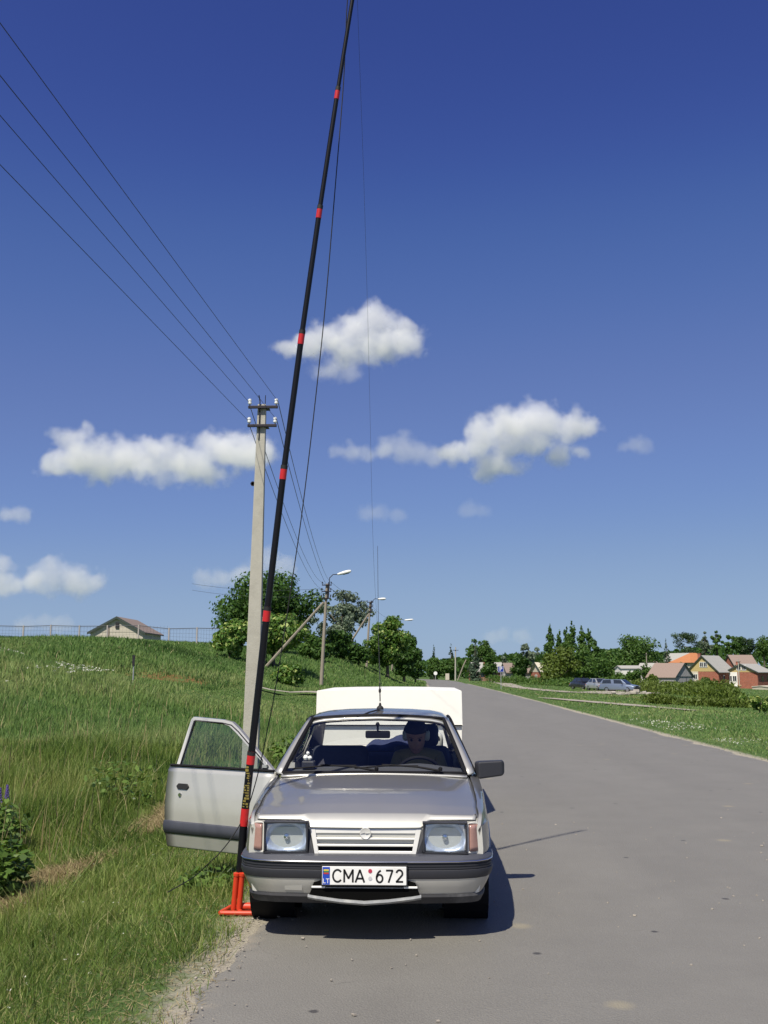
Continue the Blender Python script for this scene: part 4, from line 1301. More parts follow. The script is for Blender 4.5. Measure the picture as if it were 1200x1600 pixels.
# ================================================================== fence on the crest
M_post = simple('fence_post', (0.36, 0.33, 0.31), 0.8, var=0.25, scale=3)
M_rust = simple('rusty_pipe', (0.07, 0.075, 0.09), 0.7, metal=0.3, var=0.3)
FY = 92.0
f0 = at(-60, HY, FY); fence = empty('fence', (f0.x, FY, hz(f0.x, FY)))
xs_ = [-60, -12, 33, 76, 121, 165, 214, 262, 306, 345]
pts = []
for i, px in enumerate(xs_):
    p = at(px, HY, FY); z = hz(p.x, FY); p = Vector((p.x, FY, z)) - fence.location
    hgt = at(px, 977 + (4 if px > 240 else 0) + rnd.uniform(-1, 1), FY).z - z
    m = MB(); m.box((p.x, 0, p.z + hgt / 2 - 0.1), (0.11, 0.11, hgt + 0.2)); m.build('post', M_post, fence)
    pts.append((p, hgt))
for i in range(len(pts) - 1):
    (a, ha), (b, hb) = pts[i], pts[i + 1]
    m = MB(); m.tube([(a.x, 0, a.z + ha - 0.08), (b.x, 0, b.z + hb - 0.08)], 0.035, 6); m.build('rail', M_rust, fence)
    m = MB()
    n_ = 9
    for k in range(n_):
        t = (k + 0.5) / n_; m.tube([(a.x + (b.x - a.x) * t, 0.0, a.z - 0.1), (a.x + (b.x - a.x) * t, 0, a.z + ha * 0.93)], 0.006, 4)
    for k in range(4):
        z = 0.2 + k * 0.22; m.tube([(a.x, 0, a.z + ha * z), (b.x, 0, b.z + hb * z)], 0.006, 4)
    tag(m.build('wire_mesh', M_rust, fence), kind='stuff')
tag(fence, 'low rail and mesh fence along the top of the bank', 'fence')

# ================================================================== buildings
M_brick = None
def brick_mat(name, c1, c2, mortar, sc):
    m, nt, b = mk(name); L = nt.links.new
    tc = N(nt, 'ShaderNodeTexCoord'); br = N(nt, 'ShaderNodeTexBrick', Scale=sc)
    mp = N(nt, 'ShaderNodeMapping'); mp.inputs['Rotation'].default_value = (R(90), 0, 0)
    L(tc.outputs['Object'], mp.inputs['Vector']); L(mp.outputs[0], br.inputs['Vector'])
    br.inputs['Color1'].default_value = (*c1, 1); br.inputs['Color2'].default_value = (*c2, 1); br.inputs['Mortar'].default_value = (*mortar, 1)
    br.inputs['Brick Width'].default_value = 0.5; br.inputs['Row Height'].default_value = 0.17; br.inputs['Mortar Size'].default_value = 0.012
    nz = N(nt, 'ShaderNodeTexNoise', Scale=1.2, Detail=5.0); L(tc.outputs['Object'], nz.inputs['Vector'])
    mx = N(nt, 'ShaderNodeMix', data_type='RGBA', blend_type='OVERLAY'); mx.inputs['Factor'].default_value = 0.35
    L(br.outputs['Color'], mx.inputs['A']); L(nz.outputs['Fac'], mx.inputs['B'])
    L(mx.outputs['Result'], b.inputs['Base Color']); b.inputs['Roughness'].default_value = 0.9
    return m


def board_mat(name, col, pitch, axis='X', var=0.25):
    m, nt, b = mk(name); L = nt.links.new
    tc = N(nt, 'ShaderNodeTexCoord'); wv = N(nt, 'ShaderNodeTexWave', Scale=1.0 / pitch * 0.32, Distortion=0.0)
    wv.bands_direction = axis; wv.wave_profile = 'SAW'
    L(tc.outputs['Object'], wv.inputs['Vector'])
    mp = N(nt, 'ShaderNodeMapping'); mp.inputs['Scale'].default_value = (9, 9, 0.6) if axis == 'X' else (0.6, 0.6, 9)
    nz = N(nt, 'ShaderNodeTexNoise', Scale=1.0, Detail=6.0); L(tc.outputs['Object'], mp.inputs['Vector']); L(mp.outputs[0], nz.inputs['Vector'])
    mx = N(nt, 'ShaderNodeMix', data_type='RGBA'); mx.inputs['A'].default_value = (*[c * (1 - var) for c in col], 1); mx.inputs['B'].default_value = (*[c * (1 + var) for c in col], 1)
    L(nz.outputs['Fac'], mx.inputs['Factor'])
    L(mx.outputs['Result'], b.inputs['Base Color']); b.inputs['Roughness'].default_value = 0.9
    bp = N(nt, 'ShaderNodeBump', Strength=0.5, Distance=0.03); L(wv.outputs['Fac'], bp.inputs['Height']); L(bp.outputs['Normal'], b.inputs['Normal'])
    return m


M_brick = brick_mat('red_brick', (0.34, 0.10, 0.055), (0.26, 0.075, 0.045), (0.30, 0.22, 0.18), 2.0)
M_yellow = board_mat('yellow_boards', (0.46, 0.36, 0.16), 0.16, 'Z', 0.12)
M_slate = board_mat('grey_fibre_sheets', (0.34, 0.335, 0.31), 0.9, 'X', 0.2)
M_rustroof = board_mat('old_red_sheets', (0.26, 0.195, 0.165), 0.9, 'X', 0.25)
M_brownroof = board_mat('brown_sheets', (0.22, 0.17, 0.145), 0.9, 'X', 0.25)
M_tile = board_mat('orange_tiles', (0.42, 0.17, 0.07), 0.35, 'Z', 0.2)
M_gboard = board_mat('grey_boards', (0.28, 0.275, 0.285), 0.15, 'X', 0.3)
M_cream = simple('cream_plaster', (0.55, 0.50, 0.40), 0.9, var=0.12, scale=2, dirt=(0.3, 0.26, 0.2), dirt_amt=0.3)
M_barn = board_mat('pale_barn_boards', (0.50, 0.455, 0.38), 0.18, 'X', 0.2)
M_wplast = simple('white_plaster', (0.72, 0.71, 0.67), 0.9, var=0.08, scale=2)
M_dark = simple('dark_opening', (0.012, 0.012, 0.014), 0.6)
M_trim = simple('dark_trim', (0.035, 0.05, 0.045), 0.6)
M_pane = simple('window_pane', (0.03, 0.035, 0.045), 0.08, var=0.3, scale=2, spec=0.8)
M_wframe = simple('white_window_frame', (0.75, 0.75, 0.72), 0.6)


def house(label, name, c, theta, w, l, eave, ridge, wall, gable, roof, wins=(), chim=None, over=0.4, plinth=None, patch_=None, cat='house', trim=True, hip=0.0, extra_side=None):
    """front gable in local -Y; theta turns the ridge from +Y towards +X. wins: (x, z, w, h) on the gable"""
    root = empty(name, c, -theta)
    h0 = -1.0
    m = MB(); m.box2((-w / 2, 0, h0), (w / 2, l, eave)); m.build('wall', wall, root)
    rs = ridge - eave
    if hip <= 0:
        for nm, y in (('gable', 0.0), ('gable', l)):
            m = MB(); e = 0.0
            m.prism([(-w / 2, y - 0.03 if y == 0 else y - 0.2, eave), (w / 2, y - 0.03 if y == 0 else y - 0.2, eave), (0, y - 0.03 if y == 0 else y - 0.2, ridge)], (0, 0.23, 0)); m.build(nm, gable, root)
    rf = MB()
    th = 0.16; k = over / (w / 2) * rs
    if hip <= 0:
        for s in (-1, 1):
            rf.prism([(0, -over, ridge + 0.02), (s * (w / 2 + over), -over, eave - k + 0.02), (s * (w / 2 + over), -over, eave - k + 0.02 + th), (0, -over, ridge + 0.02 + th)], (0, l + 2 * over, 0))
    else:
        o_ = over
        b4 = [(-w / 2 - o_, -o_, eave), (w / 2 + o_, -o_, eave), (w / 2 + o_, l + o_, eave), (-w / 2 - o_, l + o_, eave)]
        r2 = [(0, hip, ridge), (0, l - hip, ridge)]
        rf.add(b4 + r2, [(0, 1, 4), (1, 2, 5, 4), (2, 3, 5), (3, 0, 4, 5), (3, 2, 1, 0)])
        m = MB(); m.box2((-w / 2 - o_, -o_, eave - 0.15), (w / 2 + o_, l + o_, eave - 0.01)); m.build('eave_board', M_trim, root)
    ro = rf.build('roof', roof, root)
    if trim and hip <= 0:
        for s in (-1, 1):
            m = MB(); m.prism([(0, -over - 0.05, ridge - 0.12), (s * (w / 2 + over), -over - 0.05, eave - k - 0.12), (s * (w / 2 + over), -over - 0.05, eave - k + 0.2), (0, -over - 0.05, ridge + 0.2)], (0, 0.04, 0))
            m.build('barge_board', M_trim, root)
    if chim:
        m = MB(); m.box((chim[0], chim[1], ridge + chim[2] / 2 - 0.5), (0.7, 0.7, chim[2] + 1.0)); m.box((chim[0], chim[1], ridge + chim[2] + 0.03), (0.82, 0.82, 0.1)); m.build('chimney', M_brick, ro)
    if plinth:
        m = MB(); m.box2((-w / 2 - 0.06, -0.06, h0), (w / 2 + 0.06, l + 0.06, plinth)); m.build('plinth', M_cream, root)
    if patch_:
        x0, x1, z0, z1, mt = patch_
        m = MB(); m.box2((x0, -0.05, z0), (x1, 0.05, z1)); m.build('wall_panel', mt, root)
    for (wx, wz, ww, wh) in wins:
        yb = -0.09
        m = MB(); fr = 0.12
        m.box((wx, yb, wz + wh / 2), (ww + 2 * fr, 0.08, fr)); m.box((wx, yb, wz - wh / 2), (ww + 2 * fr, 0.08, fr))
        for s in (-1, 1): m.box((wx + s * (ww / 2 + fr / 2), yb, wz), (fr, 0.08, wh))
        m.box((wx, yb, wz), (0.07, 0.06, wh))
        wo = m.build('window', M_wframe, root)
        m = MB(); m.box((wx, yb + 0.02, wz), (ww, 0.04, wh)); m.build('pane', M_pane, wo)
    for (sy, wz, ww, wh) in (extra_side or ()):
        m = MB(); m.box((w / 2 + 0.02, sy, wz), (0.08, ww, wh)); m.build('window', M_pane, root)
        m = MB(); m.box((-w / 2 - 0.02, sy, wz), (0.08, ww, wh)); m.build('window', M_pane, root)
    return tag(root, label, cat)


def ground_at(px, Y):
    p = at(px, HY, Y); p.z = hz(p.x, Y); return p


# barn on the bank
B = at(180, HY, 135); B.z = 4.95
house('pale board barn with a low brown roof and dark hatch', 'barn', B, 0, 7.0, 9.5, 6.85 - 4.95, 8.75 - 4.95, M_barn, M_barn, M_brownroof, over=0.35, cat='barn')
bo = [o for o in bpy.data.objects if o.name.startswith('barn')][0]
m = MB(); m.box((0.05, -0.10, 7.75 - 4.95), (0.46, 0.12, 0.78)); m.build('hatch', M_dark, bo)
m = MB(); m.box((-1.05, -0.06, 6.6 - 4.95), (0.12, 0.06, 2.0)); m.build('batten', M_brownroof, bo)

# brick houses at the right
p = ground_at(1098, 262)
house('first brick house with yellow gable and grey roof', 'brick_house', p, R(40), 8.2, 9.5, 3.9 , at(1098, 1025, 262).z - p.z, M_brick, M_yellow, M_slate,
      wins=((-2.9, 2.6, 0.8, 1.3), (-1.9, 2.6, 0.8, 1.3), (-0.2, 5.6, 0.8, 1.2), (0.8, 5.6, 0.8, 1.2)), chim=(-1.6, 2.0, 0.6), plinth=0.3, patch_=(-4.1, -1.2, 0.4, 3.9, M_cream), extra_side=((3, 2.4, 1.0, 1.2), (6.5, 2.4, 1.0, 1.2)))
p = ground_at(1158, 262)
house('second brick house, nearer the frame edge, with white windows in a yellow gable', 'brick_house', p, R(40), 8.2, 9.5, 4.0, at(1160, 1038, 262).z - p.z, M_brick, M_yellow, M_slate,
      wins=((-2.9, 2.4, 0.9, 1.4), (-1.7, 2.4, 0.9, 1.4), (-0.5, 5.1, 0.9, 1.2), (0.8, 5.1, 0.9, 1.2), (-2.9, 0.3, 0.8, 0.6), (-1.7, 0.3, 0.8, 0.6)), chim=(-1.6, 2.0, 0.6), patch_=(-4.1, -1.0, -0.5, 4.0, M_wplast), extra_side=((3, 2.4, 1.0, 1.2), (6.5, 2.4, 1.0, 1.2)))
p = ground_at(1069, 222)
sh = house('grey board shed with a faded reddish roof', 'shed', p, R(-38), 6.0, 7.5, 2.1, at(1068, 1037, 222).z - p.z, M_gboard, M_gboard, M_rustroof, over=0.25, cat='shed')
m = MB(); m.box((0, -0.05, 2.15), (6.0, 0.06, 0.12)); m.build('batten', M_trim, sh)
m = MB(); m.box((0.6, -0.05, 0.7), (0.06, 0.05, 2.8)); m.build('batten', M_trim, sh)
p = ground_at(1030, 245)
house('grey house with sheet roof behind the shed', 'house', p, R(-50), 4.6, 4.6, 3.0, at(1030, 1037, 245).z - p.z, M_wplast, M_gboard, M_slate, wins=((0, 2.2, 1.0, 1.0),), over=0.3)
p = ground_at(1064, 335); p.z = 1.66 + (HY - 1044) / FPX * 335
house('house with a bright orange hipped roof', 'house', p, R(60), 9.0, 11.0, at(1064, 1035.5, 335).z - p.z, at(1062, 1020, 335).z - p.z, M_cream, M_cream, M_tile, wins=((-2.5, 1.2, 1.0, 1.2), (0, 1.2, 1.0, 1.2), (2.5, 1.2, 1.0, 1.2)), over=0.6, hip=4.2, extra_side=((2, 1.2, 1.0, 1.2), (5.5, 1.2, 1.0, 1.2), (9, 1.2, 1.0, 1.2)))
p = ground_at(1080, 350); p.z = 1.66 + (HY - 1042) / FPX * 350
house('small grey gable roof beside the orange one', 'house', p, R(-40), 6, 8, at(1080, 1032, 350).z - p.z, at(1080, 1021, 350).z - p.z, M_cream, M_cream, M_slate)
p = ground_at(1140, 360); p.z = 1.66 + (HY - 1044) / FPX * 360
house('low house with a rusty red roof among the trees', 'house', p, R(75), 7, 8.5, at(1140, 1040, 360).z - p.z, at(1140, 1024, 360).z - p.z, M_brick, M_brick, M_rustroof)
p = ground_at(966, 235)
house('low white outbuilding behind the parked cars', 'outbuilding', p, R(80), 4.0, 4.6, at(966, 1045, 235).z - p.z, at(966, 1041, 235).z - p.z, M_wplast, M_wplast, M_slate, cat='outbuilding', over=0.2, trim=False)
p = ground_at(1006, 270)
house('pale house half hidden by the great round tree', 'house', p, R(60), 4.2, 4.5, at(1006, 1041, 270).z - p.z, at(1006, 1034, 270).z - p.z, M_wplast, M_wplast, M_brownroof, wins=((0, 2.0, 0.9, 1.0),))
p = ground_at(1187, 205)
gr = house('cream block garage at the frame edge', 'garage', p, R(70), 5.0, 5.5, at(1187, 1074, 205).z - p.z, at(1187, 1072.5, 205).z - p.z, M_cream, M_cream, M_cream, cat='garage', trim=False, over=0.1)
# road end, left to right
p = ground_at(738, 252)
house('brick cottage with a grey roof behind the spruce', 'cottage', p, R(78), 6.5, 7.0, at(738, 1049, 252).z - p.z, at(738, 1036, 252).z - p.z, M_brick, M_wplast, M_slate, wins=((0, 1.6, 0.9, 1.1),), extra_side=((1.6, 1.5, 0.9, 1.1), (4.5, 1.5, 0.9, 1.1)), chim=(0.8, 3, 0.7), cat='cottage')
p = ground_at(788, 245)
house('low grey-roofed cottage behind the parking sign', 'cottage', p, R(80), 5.5, 5.5, at(788, 1050, 245).z - p.z, at(788, 1037, 245).z - p.z, M_gboard, M_gboard, M_brownroof, wins=((0, 1.3, 0.9, 0.9),), extra_side=((1.4, 1.4, 0.8, 0.9), (3.9, 1.4, 0.8, 0.9)), cat='cottage')
p = ground_at(838, 240)
house('cottage with a pale cream roof left of the poplars', 'cottage', p, R(72), 6.0, 5.0, at(838, 1050, 240).z - p.z, at(838, 1036, 240).z - p.z, M_brick, M_cream, simple('cream_sheets', (0.50, 0.46, 0.36), 0.8, var=0.15), wins=((0, 1.3, 0.9, 0.9),), extra_side=((1.2, 1.4, 0.8, 0.9), (3.6, 1.4, 0.8, 0.9)), cat='cottage')
# stone and plank heap in the garden
def heap(label, name, x, y, n, s, mat, seed, parent_name='stone'):
    r = random.Random(seed); root = empty(name, (x, y, hz(x, y)))
    for i in range(n):
        k = MB(); a = s * r.uniform(0.5, 1.1)
        rot = Matrix.Rotation(r.uniform(0, 6), 3, 'Z') @ Matrix.Rotation(r.uniform(-0.5, 0.5), 3, 'X')
        k.box((r.gauss(0, s * 1.6), r.gauss(0, s * 1.0), a * 0.25 + max(0, s * (0.9 - i / n)) * r.uniform(0, 0.6)), (a, a * 0.8, a * 0.55), rot)
        k.build(parent_name, mat, root, bevel=a * 0.12)
    return tag(root, label, 'heap')
M_stone = simple('field_stone', (0.36, 0.33, 0.29), 0.9, var=0.3, scale=2)
M_plank = simple('fresh_planks', (0.45, 0.30, 0.16), 0.8, var=0.2)
p = at(984, 1090, 92); heap('heap of pale stones and earth in front of the parked cars', 'stone_heap', p.x, 92, 9, 0.55, M_stone, 3)
p = at(1131, 1076, 215); heap('heap of sawn timber in the garden of the brick houses', 'timber_heap', p.x, 215, 7, 1.1, M_plank, 4, 'plank')


# ================================================================== parked cars
M_tyre = simple('tyre', (0.018, 0.018, 0.019), 0.8, var=0.2)
M_rim = simple('wheel_rim', (0.34, 0.34, 0.35), 0.4, metal=0.7, var=0.1)
M_chrome = simple('chrome', (0.70, 0.70, 0.72), 0.12, metal=1.0, var=0.04)
M_carglass = simple('dark_car_glass', (0.02, 0.025, 0.03), 0.04, var=0.1, spec=0.9, coat=0.5)
M_plastic = simple('dark_bumper_plastic', (0.035, 0.037, 0.045), 0.5, var=0.15, scale=12)
M_lens = simple('lamp_lens', (0.65, 0.68, 0.70), 0.1, metal=0.6, var=0.2, scale=30)
M_amber = simple('amber_lens', (0.42, 0.10, 0.02), 0.2, var=0.2, scale=30)


def wheel(parent, x, y, r=0.29, w=0.17, side=1):
    T = Matrix.Translation((x, y, r)) @ Matrix.Rotation(R(90), 4, 'Y')
    wo = bpy.data.objects.new('wheel', MB().lathe([(r * 0.58, -w / 2 + 0.02), (r * 0.66, -w / 2), (r * 0.92, -w / 2), (r, -w / 2 + 0.025), (r, w / 2 - 0.025), (r * 0.92, w / 2), (r * 0.66, w / 2), (r * 0.58, w / 2 - 0.02)], 28, T, cap=False).mesh())
    COL.objects.link(wo); wo.parent = parent; wo.data.materials.append(M_tyre)
    wo.data.polygons.foreach_set('use_smooth', np.ones(len(wo.data.polygons), dtype=bool))
    k = MB(); sgn = side
    k.lathe([(r * 0.60, sgn * (w / 2 - 0.02)), (r * 0.56, sgn * (w / 2 - 0.035)), (r * 0.40, sgn * (w / 2 - 0.02)), (r * 0.22, sgn * (w / 2 - 0.012)), (0.03, sgn * (w / 2 - 0.01))], 24, T)
    k.lathe([(r * 0.60, -sgn * (w / 2 - 0.02)), (0.02, -sgn * (w / 2 - 0.05))], 24, T)
    k.build('rim', M_rim, wo, smooth=True)
    return wo


def parked_car(label, loc, rz, paint, glass_roofline=(0.95, 1.75, 3.05, 3.75), L=4.2):
    """front towards local -Y"""
    root = empty('parked_car', loc, rz)
    def ring(y, top):
        w = 0.82 * (1 - 0.10 * abs((y - L / 2) / (L / 2)) ** 3)
        return [(-w + 0.1, y, 0.22), (-w, y, 0.32), (-w - 0.0, y, 0.6), (-w + 0.05, y, top - 0.06), (-w + 0.12, y, top), (w - 0.12, y, top), (w - 0.05, y, top - 0.06), (w, y, 0.6), (w, y, 0.32), (w - 0.1, y, 0.22)]
    m = MB(); m.loft([ring(y, t) for y, t in ((0.02, 0.62), (0.10, 0.70), (0.9, 0.84), (1.2, 0.90), (2.4, 0.92), (3.6, 0.92), (L - 0.12, 0.86), (L, 0.66))])
    m.build('body', paint, root, smooth=True, auto=35)
    a, b, c, d = glass_roofline
    def cab(y, z, w): return [(-w, y, z), (w, y, z)]
    V = [(-0.70, a, 0.90), (0.70, a, 0.90), (-0.55, b, 1.36), (0.55, b, 1.36), (-0.55, c, 1.37), (0.55, c, 1.37), (-0.68, d, 0.91), (0.68, d, 0.91)]
    m = MB(); m.add(V, [(0, 1, 3, 2), (2, 3, 5, 4), (4, 5, 7, 6), (0, 2, 4, 6), (1, 7, 5, 3), (0, 6, 7, 1)]); cb = m.build('cabin', paint, root, bevel=0.04)
    def lerp(p, q, t): return Vector(p).lerp(Vector(q), t)
    def inset(q, f, off):
        cen = sum((Vector(p) for p in q), Vector()) / len(q); return [cen + (Vector(p) - cen) * f + Vector(off) for p in q]
    for q, nm, off in (((V[0], V[1], V[3], V[2]), 'windscreen', (0, -0.012, 0.012)), ((V[4], V[5], V[7], V[6]), 'rear_window', (0, 0.012, 0.012))):
        k = MB(); k.add(inset(q, 0.86, off), [(0, 1, 2, 3)]); solidify(k.build(nm, M_carglass, cb), 0.008)
    for s in (0, 1):
        A, Bq, C, D = V[0 + s], V[2 + s], V[4 + s], V[6 + s]
        off = ((-0.012 if s == 0 else 0.012), 0, 0.005)
        q1 = [lerp(A, D, 0.08), lerp(A, Bq, 0.92), lerp(Bq, C, 0.45), lerp(A, D, 0.48)]
        q2 = [lerp(A, D, 0.52), lerp(Bq, C, 0.52), lerp(D, C, 0.9), lerp(A, D, 0.93)]
        for q in (q1, q2):
            k = MB(); k.add(inset(q, 0.84, off), [(0, 1, 2, 3)]); solidify(k.build('side_window', M_carglass, cb), 0.008, 0)
    for s in (-1, 1):
        wheel(root, s * 0.72, 0.80, side=s); wheel(root, s * 0.72, L - 0.95, side=s)
        k = MB(); k.box((s * 0.56, 0.01, 0.62), (0.34, 0.06, 0.13)); k.build('headlight', M_lens, root, bevel=0.02)
        k = MB(); k.box((s * 0.60, L - 0.01, 0.66), (0.26, 0.06, 0.14)); k.build('tail_light', M_amber, root, bevel=0.02)
        k = MB(); k.box((s * 0.90, 1.35, 0.95), (0.20, 0.10, 0.13)); k.build('side_mirror', M_plastic, root, bevel=0.02)
    k = MB(); k.box((0, -0.02, 0.40), (1.62, 0.14, 0.20)); k.build('front_bumper', M_plastic, root, bevel=0.04)
    k = MB(); k.box((0, L + 0.02, 0.42), (1.62, 0.14, 0.20)); k.build('rear_bumper', M_plastic, root, bevel=0.04)
    k = MB(); k.box((0, 0.02, 0.62), (0.72, 0.05, 0.12)); k.build('grille', M_black, root)
    return tag(root, label, 'car', 'cars parked by the lane')


P_blue = simple('blue_grey_paint', (0.22, 0.27, 0.36), 0.3, metal=0.5, var=0.05, coat=0.6)
P_silv = simple('silver_paint', (0.50, 0.51, 0.52), 0.3, metal=0.5, var=0.05, coat=0.6)
P_dark = simple('black_paint', (0.02, 0.02, 0.025), 0.25, var=0.05, coat=0.6)
p = ground_at(995, 112); parked_car('blue-grey estate car with its nose towards the stone heap', p, R(52), P_blue, (0.95, 1.6, 3.8, 4.15))
p = ground_at(947, 116); parked_car('silver car parked behind the blue-grey one', p, R(14), P_silv)
p = ground_at(924, 124); parked_car('black car half hidden behind the silver car', p, R(20), P_dark)

# ================================================================== the silver saloon
CAR = Vector((-0.345, 6.66, 0.0))
car = empty('car', CAR)
tag(car, 'silver-beige saloon parked on the road edge with its passenger door open', 'car')


def paint_mat():
    m, nt, b = mk('silver_beige_metallic'); L = nt.links.new
    tc = N(nt, 'ShaderNodeTexCoord')
    n1 = N(nt, 'ShaderNodeTexNoise', Scale=2.2, Detail=7.0, Roughness=0.7); L(tc.outputs['Object'], n1.inputs['Vector'])
    n2 = N(nt, 'ShaderNodeTexNoise', Scale=900.0, Detail=1.0); L(tc.outputs['Object'], n2.inputs['Vector'])
    # flake paint: bright face-on, darker where the flakes are seen edge-on
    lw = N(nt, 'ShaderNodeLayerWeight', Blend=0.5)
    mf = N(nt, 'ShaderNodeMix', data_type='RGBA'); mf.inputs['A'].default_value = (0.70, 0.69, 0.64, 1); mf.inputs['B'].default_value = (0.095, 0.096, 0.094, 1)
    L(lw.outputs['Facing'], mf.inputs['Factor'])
    mx = N(nt, 'ShaderNodeMix', data_type='RGBA', blend_type='MULTIPLY'); mx.inputs['Factor'].default_value = 1.0
    cr = N(nt, 'ShaderNodeMapRange'); cr.inputs['To Min'].default_value = 0.86; cr.inputs['To Max'].default_value = 1.06
    L(n1.outputs['Fac'], cr.inputs['Value'])
    L(mf.outputs['Result'], mx.inputs['A']); L(cr.outputs['Result'], mx.inputs['B']); L(mx.outputs['Result'], b.inputs['Base Color'])
    b.inputs['Metallic'].default_value = 0.35
    mr = N(nt, 'ShaderNodeMapRange'); mr.inputs['To Min'].default_value = 0.30; mr.inputs['To Max'].default_value = 0.40
    L(n1.outputs['Fac'], mr.inputs['Value']); L(mr.outputs['Result'], b.inputs['Roughness'])
    b.inputs['Coat Weight'].default_value = 0.8; b.inputs['Coat Roughness'].default_value = 0.05
    bp = N(nt, 'ShaderNodeBump', Strength=0.05, Distance=0.001); L(n2.outputs['Fac'], bp.inputs['Height']); L(bp.outputs['Normal'], b.inputs['Normal'])
    return m


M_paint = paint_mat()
M_glass = glassy('clear_windscreen', (0.965, 0.98, 0.975), 0.9)
M_sglass = glassy('green_side_glass', (0.72, 0.80, 0.76), 0.9, extra=0.05)
M_rub = simple('rubber_seal', (0.009, 0.009, 0.011), 0.7, var=0.2, spec=0.15)
M_bump = simple('slate_bumper_plastic', (0.052, 0.056, 0.072), 0.55, var=0.14, scale=9, bump=0.1, bscale=200)
M_bump2 = simple('ribbed_black_rubber', (0.026, 0.027, 0.034), 0.5, var=0.15, scale=9)
M_inter = simple('dark_interior', (0.022, 0.022, 0.028), 0.85, var=0.2, scale=10)
M_dash = simple('grey_dashboard', (0.060, 0.062, 0.070), 0.75, var=0.12, scale=12, bump=0.15, bscale=300)
M_seat = simple('seat_cloth', (0.045, 0.046, 0.062), 0.95, var=0.25, scale=40)
M_scuff = simple('scuffed_spoiler', (0.026, 0.026, 0.030), 0.65, var=0.2, scale=8, dirt=(0.16, 0.16, 0.16), dirt_amt=0.6)
M_lip = simple('scraped_grey_lip', (0.24, 0.25, 0.26), 0.7, var=0.3, scale=20, dirt=(0.5, 0.5, 0.47), dirt_amt=0.7)
M_refl = simple('headlamp_reflector', (0.66, 0.71, 0.80), 0.30, metal=0.55, var=0.25, scale=22)


def half_w(y): return float(np.interp(y, [0.04, 0.12, 0.25, 0.5, 1.0, 1.8, 3.0, 3.7, 4.1, 4.28, 4.34], [0.735, 0.765, 0.79, 0.812, 0.828, 0.834, 0.834, 0.822, 0.795, 0.765, 0.72]))
def z_sh(y): return float(np.interp(y, [0.04, 0.115, 0.3, 0.7, 1.25, 2.0, 3.2, 3.7, 4.2, 4.34], [0.688, 0.758, 0.787, 0.830, 0.878, 0.905, 0.918, 0.920, 0.90, 0.86]))
def x_edge(y): return half_w(y) - float(np.interp(y, [0.04, 0.3, 1.25, 2.0, 3.4, 4.34], [0.03, 0.075, 0.105, 0.065, 0.065, 0.10]))


def side_x(y, z):
    w = half_w(y); zs = z_sh(y)
    return float(np.interp(z, [0.20, 0.26, 0.40, 0.56, 0.70, zs - 0.035, zs], [w - 0.085, w - 0.045, w - 0.008, w, w - 0.010, w - 0.032, x_edge(y)]))


def body_ring(y):
    w, zs, xe = half_w(y), z_sh(y), x_edge(y)
    drop = 0.022
    zb = float(np.interp(y, [0.06, 0.42, 0.60, 3.9, 4.3], [0.275, 0.275, 0.20, 0.20, 0.26]))
    half = [(0, zb), (w - 0.13, zb), (w - 0.06, zb + 0.015), (w - 0.030, max(0.30, zb + 0.02)), (w - 0.008, 0.40), (w, 0.56), (w - 0.004, 0.63), (w - 0.010, 0.70), (w - 0.020, zs - 0.07), (w - 0.032, zs - 0.035), (xe + 0.02, zs - 0.006), (xe, zs), (xe - 0.006, zs - drop), (0, zs - drop + 0.004)]
    ring = [(x, y, z) for x, z in half] + [(-x, y, z) for x, z in reversed(half[1:-1])]
    return ring


def cut(me, cutters):
    o = bpy.data.objects.new('tmp_body', me); COL.objects.link(o)
    cs = []
    for c in cutters:
        co = bpy.data.objects.new('tmp_cut', c); COL.objects.link(co); cs.append(co)
        md = o.modifiers.new('cut', 'BOOLEAN'); md.object = co; md.operation = 'DIFFERENCE'; md.solver = 'EXACT'
    dg = bpy.context.evaluated_depsgraph_get(); dg.update()
    out = bpy.data.meshes.new_from_object(o.evaluated_get(dg))
    for q in cs + [o]: bpy.data.objects.remove(q)
    return out


YF, YR, WR = 0.80, 3.37, 0.29
m = MB()
ys_ = sorted(set([0.06, 0.09, 0.14, 0.2, 0.3, 0.45, 0.6, 0.8, 1.0, 1.15, 1.25, 1.4, 1.6, 1.9, 2.2, 2.6, 3.0, 3.3, 3.6, 3.8, 4.0, 4.12, 4.2, 4.26, 4.30, 4.33]))
m.loft([body_ring(y) for y in ys_])
cutters = []
for yc in (YF, YR):
    c = MB(); c.lathe([(0.335, -0.95), (0.335, 0.95)], 40, Matrix.Translation((0, yc, 0.30)) @ Matrix.Rotation(R(90), 4, 'Y')); cutters.append(c.mesh())
c = MB(); c.box2((-0.735, 1.30, 0.30), (0.735, 3.62, 1.3)); cutters.append(c.mesh())
c = MB(); c.box2((-1.0, 1.42, 0.33), (-0.70, 2.40, 1.25)); cutters.append(c.mesh())
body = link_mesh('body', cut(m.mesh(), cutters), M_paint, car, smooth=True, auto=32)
# dark wheel houses
for yc in (YF, YR):
    for s in (-1, 1):
        k = MB(); k.lathe([(0.334, 0.0), (0.334, 0.30)], 30, Matrix.Translation((s * 0.50 if s > 0 else -0.80, yc, 0.30)) @ Matrix.Rotation(R(90), 4, 'Y'), cap=False)
        k.build('wheel_house', M_rub, car)
for s in (-1, 1):
    wheel(car, s * 0.715, YF, WR, 0.165, s); wheel(car, s * 0.715, YR, WR, 0.165, s)


def hood_z(x, y):
    zs = z_sh(y) - 0.001
    crown = 0.030 * (1 - (x / 0.72) ** 2)
    crease = 0.006 * (1 / (1 + math.exp((abs(x) - (0.40 + 0.10 * y)) * 60)))
    return zs - 0.004 + crown * min(1, y / 0.5) + crease * min(1, y / 0.4)


